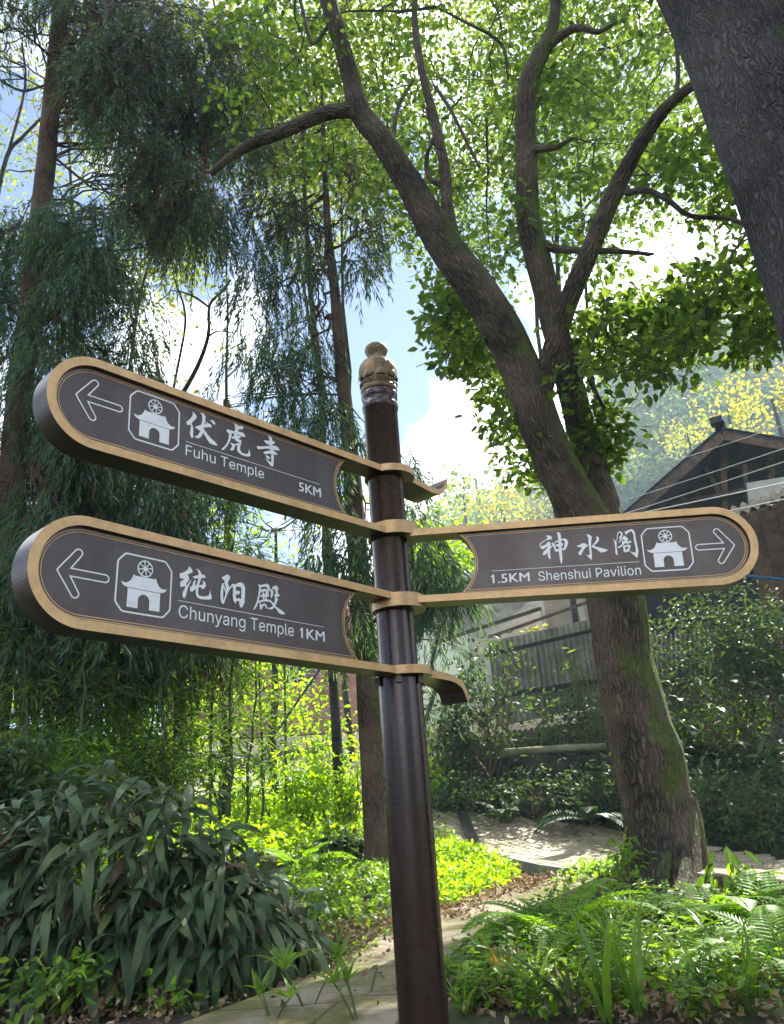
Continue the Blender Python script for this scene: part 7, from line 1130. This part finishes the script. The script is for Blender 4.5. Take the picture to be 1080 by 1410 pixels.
# lime shrubs lit from behind, left of the signpost
shrub('tall lime green shrub glowing in the sun left of the pole', 455, 1150, 110, 190, 'lime_leaf', 110, .09, .45, None, 9, low=.08)
shrub('lime green shrub beside the straight stake', 415, 1165, 80, 120, 'lime_leaf', 60, .09, .42)
shrub('low lime green shrub behind the broad leaf clump', 340, 1150, 130, 90, 'lime_leaf', 70, .08, .45)
shrub('bright green bush touching the slim conifer trunk', 485, 1170, 60, 120, 'lime_leaf', 50, .085, .5)
shrub('dark leafed low plant at the foot of the slim conifer', 478, 1195, 60, 50, 'shrub_leaf', 20, .12, .35, droop=.6)
shrub('sunlit bush under the curled bracket behind the pole', 575, 1120, 80, 80, 'lime_leaf', 40, .09, .5)
shrub('backlit bush low at the far left behind the clump', 60, 1120, 160, 130, 'lime_leaf', 90, .09, .4, 9)
shrub('green bush filling the gap above the clump', 200, 1110, 170, 110, 'bamboo_leaf', 90, .1, .25, 8)
shrub('loose green bush above the left part of the clump', 90, 1130, 150, 120, 'bamboo_leaf', 80, .11, .22, 6.8)
shrub('dense dark bush at the left edge beside the clump', 5, 1170, 120, 170, 'shrub_leaf', 90, .1, .35, 6.2)
# shaded shrubs on the bank behind the road
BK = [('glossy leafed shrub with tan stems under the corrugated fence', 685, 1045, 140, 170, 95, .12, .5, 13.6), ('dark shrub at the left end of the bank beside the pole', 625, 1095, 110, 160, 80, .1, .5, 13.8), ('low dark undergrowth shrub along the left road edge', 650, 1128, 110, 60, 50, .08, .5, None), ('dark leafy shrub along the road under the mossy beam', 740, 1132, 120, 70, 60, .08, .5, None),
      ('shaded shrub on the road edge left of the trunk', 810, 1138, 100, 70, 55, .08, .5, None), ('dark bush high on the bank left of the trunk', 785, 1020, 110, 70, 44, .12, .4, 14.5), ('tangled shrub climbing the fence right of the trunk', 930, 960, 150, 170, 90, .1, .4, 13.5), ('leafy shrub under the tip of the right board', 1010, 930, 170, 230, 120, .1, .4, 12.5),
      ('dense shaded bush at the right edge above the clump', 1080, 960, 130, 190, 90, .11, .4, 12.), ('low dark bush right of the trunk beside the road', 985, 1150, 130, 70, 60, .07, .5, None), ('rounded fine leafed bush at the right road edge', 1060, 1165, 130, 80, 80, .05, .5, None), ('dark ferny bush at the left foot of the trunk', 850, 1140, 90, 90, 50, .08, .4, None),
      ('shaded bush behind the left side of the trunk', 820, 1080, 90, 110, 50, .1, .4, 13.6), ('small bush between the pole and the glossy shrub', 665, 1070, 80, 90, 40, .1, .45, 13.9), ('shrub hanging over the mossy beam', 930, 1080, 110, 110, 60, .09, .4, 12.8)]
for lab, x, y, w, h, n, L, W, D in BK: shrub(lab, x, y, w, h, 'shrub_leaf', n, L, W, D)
shrub('light green twiggy shrub catching sun under the right board', 960, 880, 190, 70, 'herb_leaf', 50, .08, .4, 12.6)
shrub('yellow green bush glowing behind the shed fence', 735, 870, 34, 70, 'yellow_leaf', 24, .12, .6, 18.5)
shrub('bright yellow bush above the glossy shrub', 705, 880, 40, 26, 'yellow_leaf', 12, .12, .6, 18.)
shrub('green plant with long narrow leaves in front of the corrugated fence', 800, 950, 90, 110, 'bamboo_leaf', 26, .2, .14, 15, per=10, droop=.8)
shrub('low weeds growing in front of the broad leaf clump', 230, 1392, 150, 30, 'herb_leaf', 22, .05, .5, 3.9, per=10)
shrub('small weedy shrub with pointed leaves at the bottom left corner', 75, 1395, 120, 60, 'herb_leaf', 26, .055, .45, 3.9, per=12)
shrub('light sprig of leaves growing on the left side of the tree foot', 865, 1215, 60, 50, 'fern_leaf', 16, .05, .4, None, per=10)

# bamboo left
def bamboo(x, y, D, top, lean, label, k):
    b = at(x, y, D); b[2] = gz(b[0], b[1]); t_ = at(x+lean, top, D); o = empty('bamboo', tuple(b), label=label, cat='bamboo', group='slender bamboo stems left of the signpost')
    P = bez(b, t_, (0, 0, 0), 14, .015); a = Acc(); tube(a, P, np.linspace(.018, .007, 14), 8)
    for j in range(1, 13): tube(a, [P[j]-(0, 0, .008), P[j]+(0, 0, .008)], [.0215*(1-j*.04), .0215*(1-j*.04)], 8)
    tpart('culm', a, 'culm', o); a = Acc(); Br = Acc()
    for j in range(3, 14):
        for s in range(5):
            d = unit(RG.normal(size=3)*(1, 1, .25)+(0, 0, .2)); e_ = P[j]+d*RG.uniform(.25, .6); bp = bez(P[j], e_, (0, 0, .06), 5); tube(Br, bp, np.linspace(.004, .0015, 5), 3, cap=False)
            c = bp[RG.integers(1, 5, 12)]+RG.normal(size=(12, 3))*.05; T = unit(d+RG.normal(size=(12, 3))*.6-(0, 0, .45)); leaves(a, c, T, unit(np.array([0, 0, 1.])+RG.normal(size=(12, 3))*.6), RG.uniform(.1, .2, 12), .02, KITE)
    tpart('leaves', a, 'bamboo_leaf', o, kind='stuff'); tpart('twig', Br, 'stem_green', o, kind='stuff')
W1 = ['leftmost', 'second', 'third', 'fourth', 'fifth', 'sixth', 'seventh', 'eighth', 'ninth', 'tenth', 'eleventh', 'twelfth', 'thirteenth', 'fourteenth', 'fifteenth', 'sixteenth', 'seventeenth', 'rightmost']
bx = [8, 30, 52, 74, 96, 118, 140, 162, 186, 206, 228, 250, 268, 285, 301, 317, 338, 362]
for i, x in enumerate(bx): bamboo(x, 1150, RG.uniform(7.6, 10.), 790+RG.uniform(-40, 70)-(60 if i > 12 else 0)+(60 if i > 15 else 0), RG.normal()*16, '%s slender bamboo stem%s behind the broad leaf clump' % (W1[i], '' if i in (0, 17) else ' from the left'), i)
shrub('tuft of bamboo leaves against the sky above the upper left board', 195, 520, 60, 160, 'bamboo_leaf', 40, .16, .14, 10, per=12, droop=.6, name='bamboo', cat='bamboo')

# ------------------------------------------------------------------ ferns, tufts and herbs in the foreground
def frond_mesh(L, a0, a1, n, wmax, m_, pin=KITE):
    a = Acc(); P = []; x = z = 0; ang = a0
    for i in range(n+1): P.append((x, 0, z)); ang = a0+(a1-a0)*(i/n); x += L/n*cos(ang); z += L/n*sin(ang)
    P = np.array(P); tube(a, P, np.linspace(.0035, .0012, n+1), 4, cap=False); T = unit(np.gradient(P, axis=0)); t = np.linspace(0, 1, n+1)[2:]
    Q = P[2:]; TT = T[2:]; w = wmax*np.sin(pi*np.clip(t*.85+.13, 0, 1))**.8
    for s in (-1, 1):
        d = unit(np.array([0, s*1., 0])+TT*.45+(0, 0, -.12)); up = unit(np.cross(TT, (0, 1, 0)))*-1
        leaves(a, Q, d, np.abs(up)*np.sign(up), w, L/n*1.15, pin)
        for f in (.3, .55, .78):      # small teeth along each leaflet
            for s2 in (-1, 1): leaves(a, Q+d*(w*f)[:, None], unit(d+TT*s2*1.1), np.abs(up)*np.sign(up), w*.26*(1.15-f), L/n*.45, KITE)
    return a.mesh('frond', m_)
FM = {m_: [frond_mesh(L, radians(a0), radians(a1), 22, w, m_) for L, a0, a1, w in [(.5, 55, -30, .1), (.58, 42, -35, .12), (.42, 70, -5, .09)]] for m_ in ('fern_leaf', 'fern_shade_leaf')}
def fern(label, px, py, n, s, m_='fern_leaf', D=None, cat='fern', a0=0, a1=2*pi):
    b = hit(px, py) if D is None else at(px, py, D); o = empty('fern', tuple(b), label=label, cat=cat)
    for i in range(n):
        y = a0+(a1-a0)*(i+.5)/n+RG.normal()*.18; place_leaf(o, FM[m_][RG.integers(3)], (0.02*cos(y), .02*sin(y), 0), y, RG.normal()*.14, RG.normal()*.15, s*RG.uniform(.8, 1.15), 'frond')
    a = Acc(); tube(a, [(0, 0, -.05), (0, 0, .03)], [.03, .02], 8); obj('rootstock', a.mesh('rootstock', 'twig'), o)
fern('large bright fern spreading beside the path in the middle foreground', 775, 1305, 11, 1.05)
fern('upright sunlit fern at the right foot of the tree', 990, 1272, 9, .95)
fern('bright fern at the right edge below the drooping sapling', 1055, 1285, 9, 1.0)
fern('small fern left of the spreading foreground fern', 655, 1345, 8, .6)
fern('fern reaching in from the right edge at the bottom', 1085, 1345, 8, .9)
fern('fern hidden among herbs in the lower right', 930, 1330, 7, .7)
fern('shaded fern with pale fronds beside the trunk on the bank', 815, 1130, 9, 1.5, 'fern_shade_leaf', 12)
fern('tiny fern under the broad leaf clump', 195, 1385, 7, .4, 'fern_leaf', 4.1)
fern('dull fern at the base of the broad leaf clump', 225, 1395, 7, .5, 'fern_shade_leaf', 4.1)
fern('bright fern below the lime shrubs', 410, 1205, 9, 1.0)
fern('sunlit fern above the right end of the clump', 395, 1240, 7, .8, D=6.8)
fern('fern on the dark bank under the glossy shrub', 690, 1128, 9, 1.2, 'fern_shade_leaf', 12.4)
SM = {m_: [strip_leaf(L, W, radians(a0), radians(a1), 9, .3, .45, m_) for L, W, a0, a1 in [(.42, .016, 80, -40), (.5, .018, 70, -55), (.36, .014, 85, 20), (.45, .02, 75, -10)]] for m_ in ('strap_leaf', 'orange_leaf', 'broad_strap_leaf')}
def tuft(label, px, py, n, s, m_='strap_leaf', D=None, wide=1., up=0.):
    b = hit(px, py) if D is None else at(px, py, D); o = empty('grass_tuft', tuple(b), label=label, cat='grass tuft')
    for i in range(n):
        y = 2*pi*i/n+RG.normal()*.35; q = place_leaf(o, SM[m_][RG.integers(4) if not up else 2], (.015*cos(y), .015*sin(y), -.01), y, RG.normal()*.15+up, RG.normal()*.2, s*RG.uniform(.7, 1.15)); q.scale.y *= wide
tuft('arching grassy tuft at the left foot of the tree', 868, 1275, 20, .8)
tuft('dense arching tuft in the centre of the foreground herbs', 850, 1325, 22, .95)
tuft('tuft of tall upright blades at the bottom right of the middle', 880, 1400, 9, 1.15, up=.1, wide=1.5)
tuft('pair of tall broad blades rising at the bottom edge', 838, 1412, 5, 1.2, up=.12, wide=2.)
tuft('low arching tuft right of the orange leafed tuft', 738, 1372, 16, .7)
tuft('small plant with orange and yellow blades near the path', 700, 1368, 11, .62, 'orange_leaf', up=.1, wide=1.6)
tuft('tuft of silvery arching blades beside the tree foot', 905, 1265, 16, .7, 'broad_strap_leaf')
tuft('grass tuft at the bottom right of the pole', 640, 1400, 14, .6)
tuft('grass tuft in the lower right corner', 1040, 1395, 16, .8)
tuft('loose dark tuft at the lower centre right', 790, 1400, 14, .75, 'broad_strap_leaf')
tuft('tuft of blades on the road edge under the mossy beam', 702, 1138, 18, 1.7, 'broad_strap_leaf', wide=1.4)
tuft('green tuft at the right edge of the herb bed', 1000, 1350, 14, .8)
tuft('short tuft at the path edge left of the pole', 440, 1300, 9, .5, wide=1.6, up=.1)
PL = [strip_leaf(L, .032, radians(a0), radians(a1), 8, .25, .55, 'strap_leaf') for L, a0, a1 in [(.22, 60, 10), (.25, 35, -35), (.2, 75, 40)]]
def seedling(label, px, py, D, hh, n=7, s=1.):
    s = s*.7
    b = at(px, py, D); gzv = gz(b[0], b[1]); o = empty('palm_seedling', (b[0], b[1], gzv), label=label, cat='plant'); 
    for j in range(3):
        tp = np.array([RG.normal()*.07, RG.normal()*.05, b[2]-gzv+hh*RG.uniform(.75, 1.1)]); a = Acc(); tube(a, bez((0, 0, -.02), tp, (0, 0, .03), 6), np.linspace(.004, .003, 6), 5); obj('stalk', a.mesh('stalk', 'stem_green'), o)
        for i in range(n):
            y = 2*pi*i/n+RG.normal()*.2; place_leaf(o, PL[RG.integers(3)], tp, y, RG.normal()*.25, RG.normal()*.3, s*RG.uniform(.8, 1.1))
seedling('palm seedling with fans of narrow leaves at the bottom left of the pole', 425, 1405, 3.4, .2)
seedling('small palm seedling close to the pole at the bottom edge', 495, 1410, 3.1, .12, 7, .7)
seedling('palm seedling half hidden at the bottom edge by the path', 375, 1412, 3.3, .1, 6, .7)
# herbs: stem with paired leaves
def herb_mesh(seed, hh, L, W):
    g = np.random.default_rng(seed); st_ = Acc(); lf = Acc()
    for j in range(4):
        e_ = np.array([g.normal()*.08, g.normal()*.08, hh*g.uniform(.6, 1.1)]); P = bez((0, 0, -.03), e_, (0, 0, .04), 7); tube(st_, P, np.linspace(.003, .0015, 7), 4, cap=False)
        for i in range(2, 7):
            th_ = i*1.57+g.normal()*.3
            for q in (0, pi): d = np.array([[cos(th_+q), sin(th_+q), g.uniform(-.3, .25)]]); leaves(lf, P[i][None]+d*.008, d, np.array([[g.normal()*.25, g.normal()*.25, 1]]), L*g.uniform(.7, 1.1), L*W, OVATE)
        leaves(lf, P[-1:], np.array([[.5, .3, .6]]), np.array([[0, 0, 1.]]), L*.6, L*W*.6, OVATE)
    return st_.mesh('stem', 'stem_green'), lf.mesh('leaves', 'herb_leaf')
HM = [herb_mesh(11, .2, .065, .55), herb_mesh(12, .28, .075, .5), herb_mesh(13, .15, .055, .6), herb_mesh(14, .22, .08, .35)]
def wpoly(pts): return [tuple(hit(*p)[:2]) for p in pts]
def scatter(pxpoly, n): 
    q = samp(wpoly(pxpoly), n); return np.column_stack([q, ground(q[:, 0], q[:, 1])])
bed = [(625, 1400), (645, 1330), (700, 1300), (780, 1275), (850, 1255), (1000, 1250), (1080, 1240), (1080, 1410), (900, 1412), (700, 1412)]
for p in scatter(bed, 130):
    k_ = RG.integers(4); s_h = RG.uniform(.35, .8); o = empty('herb', (p[0], p[1], p[2]), label=('small' if s_h < .55 else 'taller')+' leafy green herb in the bed '+('near the path' if p[0] < 1.0 else 'towards the right edge')+(' at the front' if p[1] < 3.9 else ' farther back'), cat='herb', group='low leafy herbs covering the bed at the lower right')
    o.rotation_euler = (RG.normal()*.12, RG.normal()*.12, RG.uniform(0, 6.28)); s = s_h; o.scale = (s, s, s)
    for n_, me in zip(('stem', 'leaves'), HM[k_]): c = bpy.data.objects.new(n_, me); COL.objects.link(c); c.parent = o
# drooping sapling right of the tree foot
shrub('drooping sapling with large hanging leaves at the right foot of the tree', 1015, 1262, 70, 75, 'herb_leaf', 10, .1, .4, None, 4, name='sapling', cat='sapling', per=7, droop=1.4)
# ground cover and leaf litter
def cover(name, polys, n, m_, L, hgt, shaft=False, per=6, rad=.07, W=.6, tm=KITE, cat=None, label=None, flat=.6):
    a = Acc()
    for pl in polys:
        P = scatter(pl, n); P[:, 2] += RG.uniform(.2, 1, n)*hgt*(.6+.8*np.clip(nz3(P, 1.5)+.4, 0, 1)); cluster_leaves(a, P, per, rad, L, W, flat, .15, tm, shaft, .5)
    o = obj(name, a.mesh(name, m_), kind='stuff'); tagd(o, label, cat)
cover('ground_cover', [[(602, 1150), (640, 1168), (665, 1190), (705, 1200), (712, 1220), (680, 1236), (640, 1250), (604, 1262)]], 1500, 'lime_leaf', .045, .14, label='bright yellow green ground cover between the pole and the road', cat='ground cover')
cover('ground_cover', [[(400, 1180), (470, 1190), (545, 1170), (545, 1262), (500, 1290), (440, 1290), (400, 1240)]], 1100, 'herb_leaf', .05, .16, label='green ground cover left of the pole at the foot of the slim conifer', cat='ground cover')
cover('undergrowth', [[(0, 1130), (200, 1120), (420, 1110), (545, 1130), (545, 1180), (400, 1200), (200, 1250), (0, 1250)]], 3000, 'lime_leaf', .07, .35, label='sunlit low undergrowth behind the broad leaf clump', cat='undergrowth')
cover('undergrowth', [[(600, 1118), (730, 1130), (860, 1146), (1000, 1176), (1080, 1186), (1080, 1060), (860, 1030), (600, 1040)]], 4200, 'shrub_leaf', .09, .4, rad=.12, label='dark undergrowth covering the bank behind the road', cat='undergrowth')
cover('undergrowth', [bed], 700, 'herb_leaf', .04, .07, label='tiny leaves carpeting the bed at the lower right', cat='undergrowth')
cover('undergrowth', [[(800, 1200), (850, 1190), (880, 1200), (880, 1240), (820, 1262), (740, 1262), (770, 1235)]], 420, 'fern_leaf', .035, .1, label='small bright moss and seedlings on the left foot of the tree', cat='undergrowth')
cover('leaf_litter', [bed, [(604, 1262), (712, 1215), (790, 1222), (700, 1240), (620, 1280)], [(0, 1300), (440, 1280), (545, 1262), (545, 1310), (430, 1360), (200, 1412), (0, 1412)], [(620, 1118), (860, 1150), (1080, 1190), (1080, 1222), (860, 1170), (620, 1128)]], 1400, 'litter_leaf', .034, .03, per=3, rad=.12, label='dry brown leaves lying on the soil and along the path', cat='leaf litter', flat=.9)

# ------------------------------------------------------------------ air
hz = Acc(); hz.box((60, 130, 58), (460, 380, 122)); hm, hnt, hp = mat('haze'); hnt.nodes.remove(hp)
pv = N(hnt, 'ShaderNodeVolumePrincipled'); pv.inputs['Color'].default_value = (.66, .83, 1, 1); pv.inputs['Density'].default_value = .0015; pv.inputs['Anisotropy'].default_value = .05
link(hnt, pv.outputs[0], hnt.nodes['Material Output'].inputs['Volume'])
obj('haze', hz.mesh('haze', 'haze'), kind='stuff')

# bits of weeds and dead leaves on the path and its joints
cover('path_litter', [[(790, 1222), (700, 1228), (620, 1262), (560, 1300), (600, 1340), (660, 1300), (760, 1248)], [(440, 1350), (520, 1305), (590, 1350), (560, 1405), (380, 1405)]], 60, 'litter_leaf', .035, .035, per=2, rad=.1, label='a few dead leaves scattered over the mossy path', cat='leaf litter', flat=.6)
cover('path_weeds', [[(440, 1338), (520, 1292), (600, 1255), (690, 1222), (690, 1234), (600, 1270), (520, 1310), (440, 1356)], [(640, 1318), (700, 1282), (780, 1250), (800, 1262), (700, 1300), (640, 1335)]], 220, 'herb_leaf', .03, .05, per=4, rad=.04, label='tiny weeds along both edges of the mossy path', cat='weeds')
